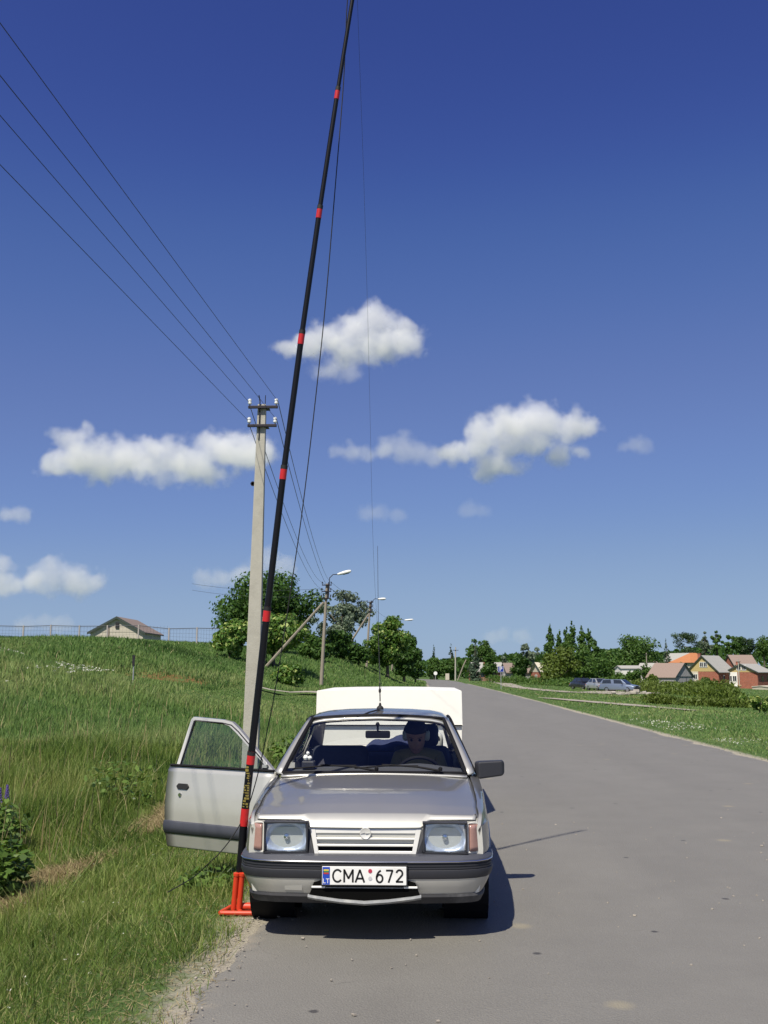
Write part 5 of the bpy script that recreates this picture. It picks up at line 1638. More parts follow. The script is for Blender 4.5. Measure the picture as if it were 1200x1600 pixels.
def hood_pt(u, v):
    # u across -1..1, v from the front lip to the cowl
    prof = np.interp(v, [0, 0.06, 0.12, 0.2, 1], [0, 0.12, 0.3, 0.6, 1])
    yc = 0.045 + (1.235 - 0.045) * v ** 1.35
    hwx = x_edge(max(yc, 0.06)) - 0.011
    x = (u * 2 - 1) * hwx
    y_lip = 0.045 + 0.042 * float(sst(0.352, 0.405, abs(x)))
    yc = max(yc, y_lip) if v > 0.12 else y_lip + (yc - 0.045) * 0.6
    bow = 0.012 * (x / 0.72) ** 2 * (1 - v)
    y = yc + bow + (0.0 if v < 0.9 else (v - 0.9) * 0.35 * ((x / 0.72) ** 2))
    z = hood_z(x, y)
    if v < 0.16:
        t = 1 - v / 0.16
        z -= 0.006 * t ** 2.0
    return (x, y, z)


k = MB(); k.grid(hood_pt, 64, 40); hood = k.build('hood', M_paint, car, smooth=True, auto=60); solidify(hood, 0.012, out=(0, 0, 1))
# cowl with its slotted grille
k = MB(); k.grid(lambda u, v: ((u * 2 - 1) * 0.70, 1.235 + 0.10 * v + 0.03 * (1 - (u * 2 - 1) ** 2) * -1, 0.887 + 0.010 * v + 0.022 * (1 - (u * 2 - 1) ** 2)), 24, 3); solidify(k.build('cowl', M_paint, car, smooth=True), 0.01, out=(0, 0, 1))
for i in range(44):
    k = MB(); x = -0.44 + i * 0.021
    k.box((x, 1.268 - 0.03 * (1 - (x / 0.7) ** 2), 0.918 - 0.022 * (x / 0.7) ** 2), (0.009, 0.030, 0.005)); k.build('cowl_slot', M_rub, car)

# ---- front face
GX, GZ0, GZ1 = 0.352, 0.527, 0.690
def gy(z): return 0.012 + (z - GZ0) / (GZ1 - GZ0) * 0.052      # the face leans back
k = MB()                                                          # dark panel behind lamps and grille
k.prism([(-0.72, 0.075, 0.52), (0.72, 0.075, 0.52), (0.715, 0.075, 0.715), (-0.715, 0.075, 0.715)], (0, 0.02, 0)); k.build('nose_panel', M_rub, car)
def gr_poly(x0t, x0b, z0, z1, y_off=0.0):
    """trapezoid slab of the grille between heights z0..z1"""
    f = lambda z: x0b + (x0t - x0b) * (z - GZ0) / (GZ1 - GZ0)
    return [(-f(z0), gy(z0) + y_off, z0), (f(z0), gy(z0) + y_off, z0), (f(z1), gy(z1) + y_off, z1), (-f(z1), gy(z1) + y_off, z1)]
gr = MB(); gr.prism(gr_poly(GX, 0.315, GZ0, GZ1, 0.030), (0, 0.012, 0)); grille = gr.build('grille', M_rub, car)
for z0, z1 in ((0.650, 0.690), (0.613, 0.626), (0.574, 0.588), (GZ0, 0.549)):
    k = MB(); k.prism(gr_poly(GX - 0.002, 0.312, z0, z1, 0.0), (0, 0.012, 0)); k.build('slat', M_paint, grille, bevel=0.003)
for s in (-1, 1):
    k = MB(); k.prism([(s * 0.318, gy(GZ0) - 0.002, GZ0 - 0.002), (s * 0.290, gy(GZ0) - 0.002, GZ0 - 0.002), (s * 0.322, gy(GZ1) - 0.002, GZ1 + 0.001), (s * 0.357, gy(GZ1) - 0.002, GZ1 + 0.001)], (0, 0.036, 0)); k.build('grille_side', M_paint, grille, bevel=0.003)
    k = MB(); k.prism([(s * 0.352, 0.020, GZ0 - 0.004), (s * 0.322, 0.012, GZ0 - 0.004), (s * 0.361, 0.066, GZ1 + 0.004), (s * 0.395, 0.066, GZ1 + 0.012)], (0, 0.04, 0)); k.build('lamp_bezel', M_bump2, car)
# round emblem with a bolt through a ring
k = MB(); T = Matrix.Translation((0, gy(0.655) - 0.012, 0.652)) @ Matrix.Rotation(R(90), 4, 'X')
k.lathe([(0.001, -0.006), (0.033, -0.006), (0.036, 0.0), (0.033, 0.005), (0.030, 0.003), (0.001, 0.003)], 28, T, cap=False); emb = k.build('emblem', simple('satin_emblem', (0.75, 0.74, 0.70), 0.35, metal=0.2, var=0.05), grille, smooth=True)
k = MB(); k.prism([(-0.030, gy(0.655) - 0.019, 0.650), (-0.004, gy(0.655) - 0.019, 0.657), (-0.002, gy(0.655) - 0.019, 0.652), (0.030, gy(0.655) - 0.019, 0.654), (0.004, gy(0.655) - 0.019, 0.647), (0.002, gy(0.655) - 0.019, 0.652)], (0, 0.003, 0)); k.build('emblem_bolt', M_rim, emb)


def headlamp_glass():
    m, nt, b = mk('fluted_lens'); L = nt.links.new
    tc = N(nt, 'ShaderNodeTexCoord'); wv = N(nt, 'ShaderNodeTexWave', Scale=22.0, Distortion=1.5); wv.bands_direction = 'X'
    L(tc.outputs['Object'], wv.inputs['Vector'])
    nz = N(nt, 'ShaderNodeTexNoise', Scale=26.0, Detail=2.0); L(tc.outputs['Object'], nz.inputs['Vector'])
    ad = N(nt, 'ShaderNodeMath', operation='ADD'); L(wv.outputs['Fac'], ad.inputs[0]); L(nz.outputs['Fac'], ad.inputs[1])
    bp = N(nt, 'ShaderNodeBump', Strength=0.6, Distance=0.004); L(ad.outputs[0], bp.inputs['Height'])
    nt.nodes.remove(b)
    rf = N(nt, 'ShaderNodeBsdfTransparent', Color=(0.90, 0.94, 0.98, 1)); gl = N(nt, 'ShaderNodeBsdfGlossy', Roughness=0.10)
    fr = N(nt, 'ShaderNodeFresnel', IOR=1.7); thin_ior(nt, fr, 1.7); ms = N(nt, 'ShaderNodeMixShader')
    for n in (gl, fr): L(bp.outputs['Normal'], n.inputs['Normal'])
    L(fr.outputs[0], ms.inputs['Fac']); L(rf.outputs[0], ms.inputs[1]); L(gl.outputs[0], ms.inputs[2])
    L(ms.outputs[0], nt.nodes['Material Output'].inputs['Surface'])
    return m


M_flute = headlamp_glass()
for s in (-1, 1):
    cx, cz, hw, hh = s * 0.502, 0.630, 0.128, 0.084
    k = MB()
    def ref(u, v):
        a, b = u * 2 - 1, v * 2 - 1
        d = max(0.0, 1 - (a * a * 0.9 + b * b * 0.9))
        return (cx + a * hw, 0.030 + 0.075 * d, cz + b * hh)
    k.grid(ref, 20, 14); hl = k.build('headlight', M_refl, car, smooth=True)
    solidify(hl, 0.004, 1)
    k = MB(); k.lathe([(0.001, 0.0), (0.016, 0.004), (0.019, 0.03), (0.016, 0.05)], 14, Matrix.Translation((cx, 0.035, cz)) @ Matrix.Rotation(R(-90), 4, 'X')); k.build('bulb_shield', M_chrome, hl, smooth=True)
    k = MB(); k.grid(lambda u, v: (cx + (u * 2 - 1) * hw, 0.022 - 0.012 * (1 - (u * 2 - 1) ** 2) + 0.012 * (v - 0.5) + (0.018 if s * (u * 2 - 1) > 0 else 0) * abs(u * 2 - 1) ** 2, cz + (v * 2 - 1) * hh), 14, 8); k.build('lens', M_flute, hl, smooth=True)
    k = MB()
    for (ax, az, bx_, bz_) in ((-hw - 0.008, hh + 0.006, hw + 0.008, hh + 0.006), (-hw - 0.008, -hh - 0.006, hw + 0.008, -hh - 0.006), (-hw - 0.006, -hh, -hw - 0.006, hh), (hw + 0.006, -hh, hw + 0.006, hh)):
        k.box((cx + (ax + bx_) / 2, 0.040, cz + (az + bz_) / 2), (abs(bx_ - ax) + 0.010, 0.06, abs(bz_ - az) + 0.010))
    k.build('lamp_surround', M_bump2, car)
    # wrap-round indicator
    k = MB(); k.grid(lambda u, v: (s * (0.656 + 0.062 * u - 0.010 * (v - 0.5) * (1 if u > .5 else 0)), 0.040 + 0.055 * u * u, 0.548 + 0.160 * v), 8, 6); ind = k.build('indicator', simple('indicator_lens', (0.36, 0.21, 0.18), 0.18, var=0.2, scale=60, coat=0.5), car, smooth=True); solidify(ind, 0.02, 0)
    k = MB()
    k.tube([(s * 0.644, 0.032, 0.540), (s * 0.644, 0.040, 0.716), (s * 0.690, 0.066, 0.716), (s * 0.722, 0.094, 0.706), (s * 0.730, 0.100, 0.545), (s * 0.69, 0.060, 0.538), (s * 0.644, 0.032, 0.540)], 0.0085, 6); k.build('indicator_frame', simple('pale_lamp_frame', (0.66, 0.65, 0.60), 0.35, var=0.05), ind, smooth=True)

# ---- bumper: profiles swept along the plan of the nose
PLAN = [(0.0, -0.060), (0.20, -0.058), (0.40, -0.048), (0.58, -0.030), (0.69, 0.005), (0.755, 0.060), (0.783, 0.13), (0.795, 0.25), (0.800, 0.40)]
def plan_full(off=0.0, cut_=None):
    P = [Vector((x, y)) for x, y in PLAN]
    out = []
    for i, p in enumerate(P):
        t = (P[min(i + 1, len(P) - 1)] - P[max(i - 1, 0)]).normalized()
        n = Vector((t.y, -t.x))
        out.append(p + n * off)
    full = [Vector((-p.x, p.y)) for p in reversed(out[1:])] + out
    return full
def sweep(name, prof, mat, smooth=True):
    """prof: closed list of (offset outwards, z)"""
    rings = None
    cols = [plan_full(o) for o, z in prof]
    n = len(cols[0])
    rings = [[(cols[j][i].x, cols[j][i].y, prof[j][1]) for j in range(len(prof))] for i in range(n)]
    k = MB(); k.loft(rings)
    return k.build(name, mat, car, smooth=smooth, auto=28)
bumper = sweep('front_bumper', [(-0.08, 0.535), (-0.010, 0.528), (0.014, 0.510), (0.018, 0.500), (0.0, 0.495), (-0.08, 0.495)], M_bump)
k = MB(); k.tube([(p.x, p.y - 0.002, 0.4985) for p in plan_full(0.016)], 0.0045, 6); k.build('chrome_strip', M_chrome, bumper, smooth=True)
sweep('bumper_rubber', [(-0.06, 0.4945), (0.012, 0.494), (0.012, 0.486), (0.006, 0.484), (0.006, 0.480), (0.013, 0.478), (0.013, 0.470), (0.007, 0.468), (0.007, 0.464), (0.014, 0.462), (0.014, 0.454), (0.008, 0.452), (0.016, 0.446), (0.018, 0.425), (0.006, 0.396), (-0.06, 0.394)], M_bump2)
sweep('valance', [(-0.08, 0.3935), (0.000, 0.3935), (-0.002, 0.383), (-0.026, 0.335), (-0.046, 0.297), (-0.08, 0.296)], M_paint)
sweep('spoiler', [(-0.12, 0.2955), (-0.040, 0.2955), (-0.036, 0.280), (-0.060, 0.238), (-0.12, 0.236)], M_scuff)
# tow-hook flap
k = MB(); k.grid(lambda u, v: (-0.50 + 0.11 * u, -0.045 + 0.006 + 0.012 * (1 - u) - 0.02 * (1 - v) * -1, 0.318 + 0.055 * v), 4, 2)
solidify(k.build('tow_flap', M_paint, car), 0.004, out=(0, -1, 0))
# lower intake: flat panel, the shade of a recess put into its near-black colour
def nose_y(x): return float(np.interp(abs(x), [p[0] for p in PLAN], [p[1] for p in PLAN]))
k = MB(); pts = [(-0.345, 0.290), (-0.315, 0.372), (-0.27, 0.386), (0.27, 0.386), (0.315, 0.372), (0.345, 0.290), (0.15, 0.264), (0.0, 0.256), (-0.15, 0.264)]
k.prism([(x, nose_y(x) * 0 - 0.0655, z) for x, z in pts], (0, 0.03, 0)); k.build('intake', simple('intake_shade_black', (0.004, 0.004, 0.004), 0.9, spec=0.05), car)
for s in (-1, 1):
    k = MB(); k.box((s * 0.285, -0.068, 0.348), (0.085, 0.012, 0.012)); k.build('intake_trim', M_white, car, bevel=0.003)  # chrome trim in plain white, its bright highlights put into the colour
k = MB(); k.box((0, -0.0665, 0.345), (0.48, 0.006, 0.006)); k.build('intake_bar', M_lip, car)
k = MB(); k.loft([[(x, -0.085 + 0.10 * x * x, z + 0.014), (x, -0.090 + 0.10 * x * x, z), (x, -0.070 + 0.10 * x * x, z - 0.014), (x, -0.045, z - 0.010), (x, -0.045, z + 0.012)] for x, z in [(-0.35, 0.290), (-0.30, 0.282), (-0.15, 0.264), (0, 0.254), (0.15, 0.264), (0.30, 0.282), (0.35, 0.290)]]); k.build('intake_lip', M_lip, car, smooth=True)

# ---- number plate
plate_y = -0.092
k = MB(); k.box((0, plate_y + 0.014, 0.420), (0.536, 0.018, 0.128)); k.build('plate_holder', M_black, car, bevel=0.004)
M_platew = simple('plate_white', (0.80, 0.80, 0.78), 0.45, var=0.05, scale=14, dirt=(0.45, 0.42, 0.38), dirt_amt=0.35)
k = MB(); k.box((0, plate_y, 0.420), (0.520, 0.006, 0.110)); plate = k.build('number_plate', M_platew, car, bevel=0.003)
M_pblue = simple('plate_blue', (0.015, 0.06, 0.42), 0.4, var=0.05)
k = MB(); k.box((-0.2345, plate_y - 0.0034, 0.420), (0.045, 0.003, 0.104)); bl = k.build('country_band', M_pblue, plate)
M_ink = simple('black_ink', (0.010, 0.010, 0.012), 0.5)
FL = lambda x, z, y=plate_y - 0.0045: Matrix.Translation((x, y, z)) @ FACE
ARC = lambda cx, cz, rx, rz, a0, a1, n=14: [(cx + rx * math.cos(R(a0 + (a1 - a0) * i / n)), cz + rz * math.sin(R(a0 + (a1 - a0) * i / n))) for i in range(n + 1)]
GLYPH = {   # strokes in a unit cell, x 0..1, z 0..1
    'C': [ARC(0.52, 0.5, 0.46, 0.46, 42, 318, 22)],
    'M': [[(0.05, 0.02), (0.05, 0.98)], [(0.05, 0.96), (0.5, 0.30)], [(0.5, 0.30), (0.95, 0.96)], [(0.95, 0.98), (0.95, 0.02)]],
    'A': [[(0.03, 0.02), (0.5, 0.96)], [(0.5, 0.96), (0.97, 0.02)], [(0.2, 0.30), (0.8, 0.30)]],
    '6': [ARC(0.5, 0.31, 0.42, 0.29, 0, 360, 22), ARC(0.98, 0.34, 0.90, 0.62, 178, 112, 12)],
    '7': [[(0.06, 0.93), (0.94, 0.93)], [(0.92, 0.93), (0.38, 0.02)]],
    '2': [ARC(0.5, 0.70, 0.40, 0.26, 165, -28, 14) + [(0.10, 0.07)], [(0.06, 0.07), (0.96, 0.07)]],
}
def ribbon(mb, pts, w, M_, d):
    """flat stroke of width w"""
    P = [Vector((p[0], p[1])) for p in pts]
    for i in range(len(P) - 1):
        t = (P[i + 1] - P[i]).normalized(); n = Vector((-t.y, t.x)) * w / 2; e = t * (w * 0.15)
        q = [P[i] - n - e, P[i + 1] - n + e, P[i + 1] + n + e, P[i] + n - e]
        mb.prism([M_ @ Vector((v.x, 0, v.y)) for v in q], (0, -d * (1 + 0.02 * (i % 2)), 0))
for ch, x0, x1 in (('C', -0.196, -0.136), ('M', -0.126, -0.067), ('A', -0.055, 0.002), ('6', 0.073, 0.117), ('7', 0.133, 0.178), ('2', 0.194, 0.240)):
    k = MB(); h_ = 0.077
    for st_ in GLYPH[ch]:
        ribbon(k, [(x0 + p[0] * (x1 - x0), 0.381 + p[1] * h_) for p in st_], 0.0115, Matrix.Translation((0, plate_y - 0.0031, 0)), 0.0008)
    k.build('lettering', M_ink, plate)
text_mesh('LT', 0.040, M_white, 'lettering', plate, FL(-0.2345, 0.388, plate_y - 0.0058), 0.0004)
for i, c in enumerate(((0.62, 0.50, 0.05), (0.03, 0.20, 0.08), (0.45, 0.03, 0.04))):
    k = MB(); k.box((-0.2345, plate_y - 0.0056, 0.4535 - 0.0095 * i), (0.032, 0.0015, 0.0093)); k.build('flag_stripe', simple('flag_stripe_%s' % 'yellow green red'.split()[i], c, 0.5, var=0.05), plate)
for z, rad, mt in ((0.449, 0.0125, simple('sticker_red', (0.42, 0.03, 0.07), 0.5)), (0.405, 0.012, simple('sticker_grey', (0.50, 0.50, 0.52), 0.5))):
    k = MB(); k.lathe([(0.0005, 0), (rad, 0), (rad, 0.001), (0.0005, 0.001)], 18, Matrix.Translation((0.037, plate_y - 0.0042, z)) @ Matrix.Rotation(R(90), 4, 'X')); k.build('sticker', mt, plate)

# ---- greenhouse
def pl(a, b, t): return Vector(a).lerp(Vector(b), t)
WB, WT = Vector((0.695, 1.335, 0.895)), Vector((0.545, 2.03, 1.272))
def ws(u, v, off=0.0):
    x = (u * 2 - 1); p = pl(WB, WT, v)
    bow = (1 - x * x)
    return Vector((x * p.x, p.y - bow * (0.085 - 0.03 * v) - off * 0.5, p.z + bow * (0.012 + 0.016 * v) + 0.012 * math.sin(math.pi * v) + off * 0.85))
k = MB(); k.grid(lambda u, v: ws(u, v), 24, 14); k.build('windscreen', M_glass, car, smooth=True)
k = MB(); k.tube([ws(0, t / 12, 0.003) for t in range(13)] + [ws(t / 24, 1, 0.003) for t in range(1, 25)] + [ws(1, 1 - t / 12, 0.003) for t in range(1, 13)] + [ws(1 - t / 24, 0, 0.003) for t in range(1, 25)], 0.016, 8); k.build('windscreen_seal', M_rub, car, smooth=True)
ROOFY = [1.985, 2.03, 2.12, 2.3, 2.6, 2.9, 3.1, 3.2, 3.25]
ROOFZ = [1.286, 1.300, 1.316, 1.332, 1.342, 1.336, 1.316, 1.298, 1.284]
def roof_pt(u, v):
    y = float(np.interp(v * (len(ROOFY) - 1), range(len(ROOFY)), ROOFY)); zc = float(np.interp(y, ROOFY, ROOFZ))
    a = u * 2 - 1; s = 1 if a >= 0 else -1; a = abs(a)
    x = float(np.interp(a, [0, 0.4, 0.7, 0.86, 0.95, 1.0], [0, 0.27, 0.45, 0.535, 0.578, 0.597]))
    dz = float(np.interp(a, [0, 0.4, 0.7, 0.86, 0.95, 1.0], [0, 0.006, 0.018, 0.034, 0.056, 0.078]))
    f = 1.0 if 2.2 < y < 3.0 else 0.985
    bow = -0.055 * (1 - (x / 0.6) ** 2) if y < 2.1 else (0.03 * (1 - (x / 0.6) ** 2) if y > 3.15 else 0)
    return (s * x * f, y + bow, zc - dz + (0.004 if y < 2.05 else 0) * (1 - a))
k = MB(); k.grid(roof_pt, 32, 24); roof = k.build('roof', M_paint, car, smooth=True, auto=60); solidify(roof, 0.02, out=(0, 0, 1))
k = MB(); k.grid(lambda u, v: (lambda p: (p[0] * 0.97, p[1], p[2] - 0.030))(roof_pt(u, 0.03 + v * 0.94)), 16, 10); k.build('headliner', M_inter, roof)
for s in (-1, 1):
    def pil(i, t):
        lines = (((0.697, 1.325, 0.893), (0.547, 2.02, 1.281)), ((0.738, 1.335, 0.905), (0.573, 2.045, 1.289)), ((0.764, 1.375, 0.908), (0.592, 2.085, 1.272)), ((0.768, 1.47, 0.905), (0.600, 2.17, 1.258)))
        p = pl(*lines[i], t); return (s * p.x, p.y, p.z + 0.012 * math.sin(math.pi * t))
    k = MB(); k.grid(lambda u, v: pil(int(round(u * 3)), v), 3, 10); solidify(k.build('a_pillar', M_paint, car, smooth=True, auto=50), 0.02, out=(s, -1, 1))
    k = MB(); k.tube([pil(3, t / 8) for t in range(9)], 0.010, 6); k.build('pillar_seal', M_rub, car)
    # roof rail, B and C pillars
    sx = lambda z: 0.770 - (z - 0.905) * 0.44
    k = MB(); k.tube([(s * 0.600, 2.16, 1.262), (s * 0.604, 2.5, 1.268), (s * 0.604, 2.9, 1.262), (s * 0.585, 3.12, 1.235)], 0.014, 8); k.build('drip_rail', M_rub, car, smooth=True)
    k = MB(); k.prism([(s * sx(0.90), 2.43, 0.90), (s * sx(0.90), 2.52, 0.90), (s * sx(1.272), 2.50, 1.272), (s * sx(1.272), 2.42, 1.272)], (-s * 0.03, 0, 0)); k.build('b_pillar', M_rub, car)
    k = MB()
    A, Bq, C1, C2, D = (s * 0.600, 3.00, 1.262), (s * 0.545, 3.22, 1.262), (s * 0.640, 3.80, 0.925), (s * 0.770, 3.78, 0.908), (s * 0.772, 3.32, 0.908)
    E = (s * 0.692, 3.26, 1.075)
    k.add([A, Bq, C1, C2, D, E], [(0, 1, 2, 3, 5), (5, 3, 4)]); solidify(k.build('c_pillar', M_paint, car), 0.02, out=(s, 0, 0.5))
    # rear side window
    def sw(pts, nm='side_window', mt=M_sglass):
        kk = MB(); kk.add([(s * (sx(z) - 0.004), y, z) for y, z in pts], [tuple(range(len(pts)))]); o = kk.build(nm, mt, car)
        k2 = MB(); pp = [(s * (sx(z) - 0.002), y, z) for y, z in pts]; k2.tube(pp + [pp[0]], 0.011, 6); k2.build('window_frame', M_rub, o)
    sw([(2.53, 0.915), (2.51, 1.262), (2.95, 1.255), (3.22, 1.075), (3.28, 0.915)])
    if s > 0: sw([(1.52, 0.915), (2.10, 1.235), (2.20, 1.262), (2.41, 1.265), (2.42, 0.915)])
    # closed doors lie flush, a hair proud of the shell
    for (y0, y1, do) in ((1.38, 2.44, s > 0), (2.47, 3.30, True)):
        if not do: continue
        kk = MB(); kk.grid(lambda u, v: (s * (side_x(y0 + (y1 - y0) * u, 0.27 + (0.885 - 0.27) * v) + 0.005), y0 + (y1 - y0) * u, 0.27 + (0.885 - 0.27) * v), 10, 12)
        d = kk.build('door', M_paint, car, smooth=True); solidify(d, 0.008, out=(s, 0, 0))
        kk = MB(); kk.grid(lambda u, v: (s * (side_x(y0 + (y1 - y0) * u, 0.37 + 0.1 * v) + 0.009 + 0.010 * math.sin(math.pi * v)), y0 + (y1 - y0) * u, 0.37 + 0.10 * v), 8, 6); solidify(kk.build('rub_strip', M_bump, d, smooth=True), 0.008, out=(s, 0, 0))
        kk = MB(); kk.box((s * (side_x(y1 - 0.16, 0.74) + 0.012), y1 - 0.16, 0.74), (0.02, 0.16, 0.05)); kk.build('door_handle', M_black, d, bevel=0.008)
    # wing side strip and arch lip
    kk = MB(); kk.grid(lambda u, v: (s * (side_x(1.14 + 0.22 * u, 0.37 + 0.1 * v) + 0.006 + 0.008 * math.sin(math.pi * v)), 1.14 + 0.22 * u, 0.37 + 0.10 * v), 4, 6); solidify(kk.build('rub_strip', M_bump, car, smooth=True), 0.008, out=(s, 0, 0))
    for yc in (YF, YR):
        kk = MB(); kk.tube([(s * (side_x(yc + math.cos(a) * 0.338, 0.30 + math.sin(a) * 0.338) - 0.002), yc + math.cos(a) * 0.338, 0.30 + math.sin(a) * 0.338) for a in np.linspace(0.0, math.pi, 22)], 0.010, 6); kk.build('arch_lip', M_paint, car, smooth=True)
# rear window
RB, RT = Vector((0.635, 3.80, 0.935)), Vector((0.540, 3.235, 1.262))
k = MB(); k.grid(lambda u, v: (lambda p, x: (x * p.x, p.y + 0.06 * (1 - x * x), p.z + 0.015 * (1 - x * x)))(pl(RB, RT, v), u * 2 - 1), 16, 8); k.build('rear_window', M_glass, car, smooth=True)
k = MB(); k.grid(lambda u, v: ((u * 2 - 1) * (x_edge(3.86 + 0.4 * v) - 0.01), 3.83 + 0.48 * v + 0.05 * (1 - (u * 2 - 1) ** 2) * (1 - v), z_sh(3.86 + 0.45 * v) + 0.02 * (1 - (u * 2 - 1) ** 2)), 14, 6); solidify(k.build('boot_lid', M_paint, car, smooth=True), 0.012, out=(0, 0, 1))
k = MB(); k.box((0, 4.37, 0.45), (1.60, 0.12, 0.20)); k.build('rear_bumper', M_bump, car, bevel=0.03)
for s in (-1, 1):
    k = MB(); k.box((s * 0.58, 4.335, 0.70), (0.30, 0.05, 0.16)); k.build('tail_light', M_amber, car, bevel=0.015)

# driver's side mirror (its left, the picture's right)
k = MB(); k.loft([[(0.775, 1.50, 0.885), (0.775, 1.60, 0.885), (0.775, 1.60, 0.965), (0.775, 1.50, 0.965)], [(0.80, 1.46, 0.845), (0.80, 1.58, 0.845), (0.80, 1.58, 0.975), (0.80, 1.46, 0.975)], [(0.985, 1.49, 0.868), (0.985, 1.58, 0.868), (0.985, 1.58, 0.983), (0.985, 1.49, 0.983)], [(1.000, 1.51, 0.885), (1.000, 1.57, 0.885), (1.000, 1.57, 0.972), (1.000, 1.51, 0.972)]])
mir = k.build('side_mirror', M_bump2, car, bevel=0.012)
k = MB(); k.box((0.895, 1.586, 0.918), (0.165, 0.006, 0.095)); k.build('mirror_glass', M_chrome, mir)
# wipers
for (px, a) in ((-0.08, 0.42), (0.40, -0.02)):
    base = Vector((px + 0.10, 1.255, 0.925))
    tip = ws(0.5 + (px - 0.34) / 1.39, 0.10, 0.018); mid = base.lerp(tip, 0.4) + Vector((0, 0, 0.012))
    k = MB(); k.tube([base, mid, tip], [0.010, 0.008, 0.006], 6); k.build('wiper_arm', M_rub, car)
    e0, e1 = ws(0.5 + (px - 0.55) / 1.39, 0.055, 0.012), ws(0.5 + (px - 0.06) / 1.39, 0.095, 0.012)
    k = MB(); k.tube([e0, e0.lerp(e1, 0.5) + Vector((0, -0.006, 0.010)), e1], 0.0065, 6); k.build('wiper_blade', M_rub, car)
    k = MB(); k.lathe([(0.014, 0), (0.016, 0.02), (0.006, 0.03)], 10, Matrix.Translation(base)); k.build('wiper_pivot', M_rub, car)

# ---- open passenger door, hinged at the wing (car's right, picture's left)
door = empty('open_door'); door.parent = car
OPEN = R(61)
HGX, HGY = -0.790, 1.385
door.location = (HGX, HGY, 0); door.rotation_euler = (0, 0, OPEN)
DL = 1.09
def din(z): return (side_x(2.0, min(z, 0.885)) - 0.834) if z <= 0.90 else -0.045 - (z - 0.90) * 0.44   # outward offset (minus = inwards)
def dp(u, z, off=0.0): return (-(din(z) + off), u, z)      # outward is local -x
k = MB(); zz = [0.255, 0.27, 0.31, 0.36, 0.42, 0.50, 0.58, 0.66, 0.74, 0.80, 0.85, 0.885, 0.897]
k.grid(lambda u, v: dp(DL * (u * 0.994 + 0.003), float(np.interp(v * 12, range(13), zz))), 10, 24)
o = k.build('door_panel', M_paint, door, smooth=True, auto=50); solidify(o, 0.05, out=(-1, 0, 0))
k = MB(); k.grid(lambda u, v: (0.065 - din(0.5) + 0 * u, DL * (0.03 + 0.94 * u), 0.30 + 0.58 * v), 4, 4); solidify(k.build('door_trim', M_inter, door), 0.02)
k = MB(); k.grid(lambda u, v: dp(DL * u, 0.365 + 0.105 * v, 0.004 + 0.012 * math.sin(math.pi * v)), 8, 8); solidify(k.build('rub_strip', M_bump, door, smooth=True), 0.008, out=(-1, 0, 0))
# frame of the window
FR = [(0.015, 0.905), (0.47, 1.205), (0.56, 1.255), (0.66, 1.272), (0.985, 1.288), (1.005, 1.270), (1.010, 0.905)]
k = MB(); k.loft([[dp(u, z, 0.004), dp(u + (0.022 if i < 3 else (0 if i < 5 else -0.03)), z - (0.030 if i in (1, 2, 3, 4) else 0.012), 0.004), dp(u + (0.022 if i < 3 else (0 if i < 5 else -0.03)), z - (0.030 if i in (1, 2, 3, 4) else 0.012), -0.03), dp(u, z, -0.03)] for i, (u, z) in enumerate(FR)], cap=True)
k.build('window_frame', M_paint, door)
GL = [(0.150, 0.905), (0.150, 0.975), (0.47, 1.180), (0.56, 1.228), (0.66, 1.243), (0.962, 1.258), (0.975, 0.905)]
k = MB(); k.add([dp(u, z, -0.008) for u, z in GL], [tuple(range(len(GL)))]); wg = k.build('window_glass', M_sglass, door)
pp = [dp(u, z, -0.004) for u, z in GL]
k = MB(); k.tube(pp + [pp[0]], 0.009, 6); k.build('seal', M_rub, wg)
k = MB(); k.tube([dp(0.01, 0.903, 0.004), dp(DL - 0.02, 0.903, 0.004)], 0.012, 6); k.build('belt_seal', M_rub, door)
k = MB(); k.prism([dp(0.03, 0.910, 0.0), dp(0.145, 0.910, 0.0), dp(0.145, 0.985, 0.0)], (0.012, 0, 0)); k.build('corner_plate', M_bump2, door)
k = MB(); k.box(dp(0.105, 0.935, 0.010), (0.018, 0.045, 0.022)); k.tube([dp(0.085, 0.925, 0.0), dp(0.075, 0.950, 0.03), dp(0.095, 0.965, 0.022)], 0.007, 6); k.build('mirror_bracket', M_grey, door)
k = MB(); k.prism([dp(0.86, 0.765, 0.0), dp(0.84, 0.742, 0.0), dp(0.86, 0.719, 0.0), dp(0.955, 0.719, 0.0), dp(0.975, 0.742, 0.0), dp(0.955, 0.765, 0.0)], (-0.010, 0, 0)); hd = k.build('door_handle', M_black, door, bevel=0.004)
k = MB(); k.lathe([(0.001, 0.010), (0.014, 0.010), (0.018, 0.0), (0.018, -0.01)], 16, Matrix.Translation(dp(0.93, 0.675, 0.0)) @ Matrix.Rotation(R(-90), 4, 'Y')); k.build('lock', M_chrome, door, smooth=True)

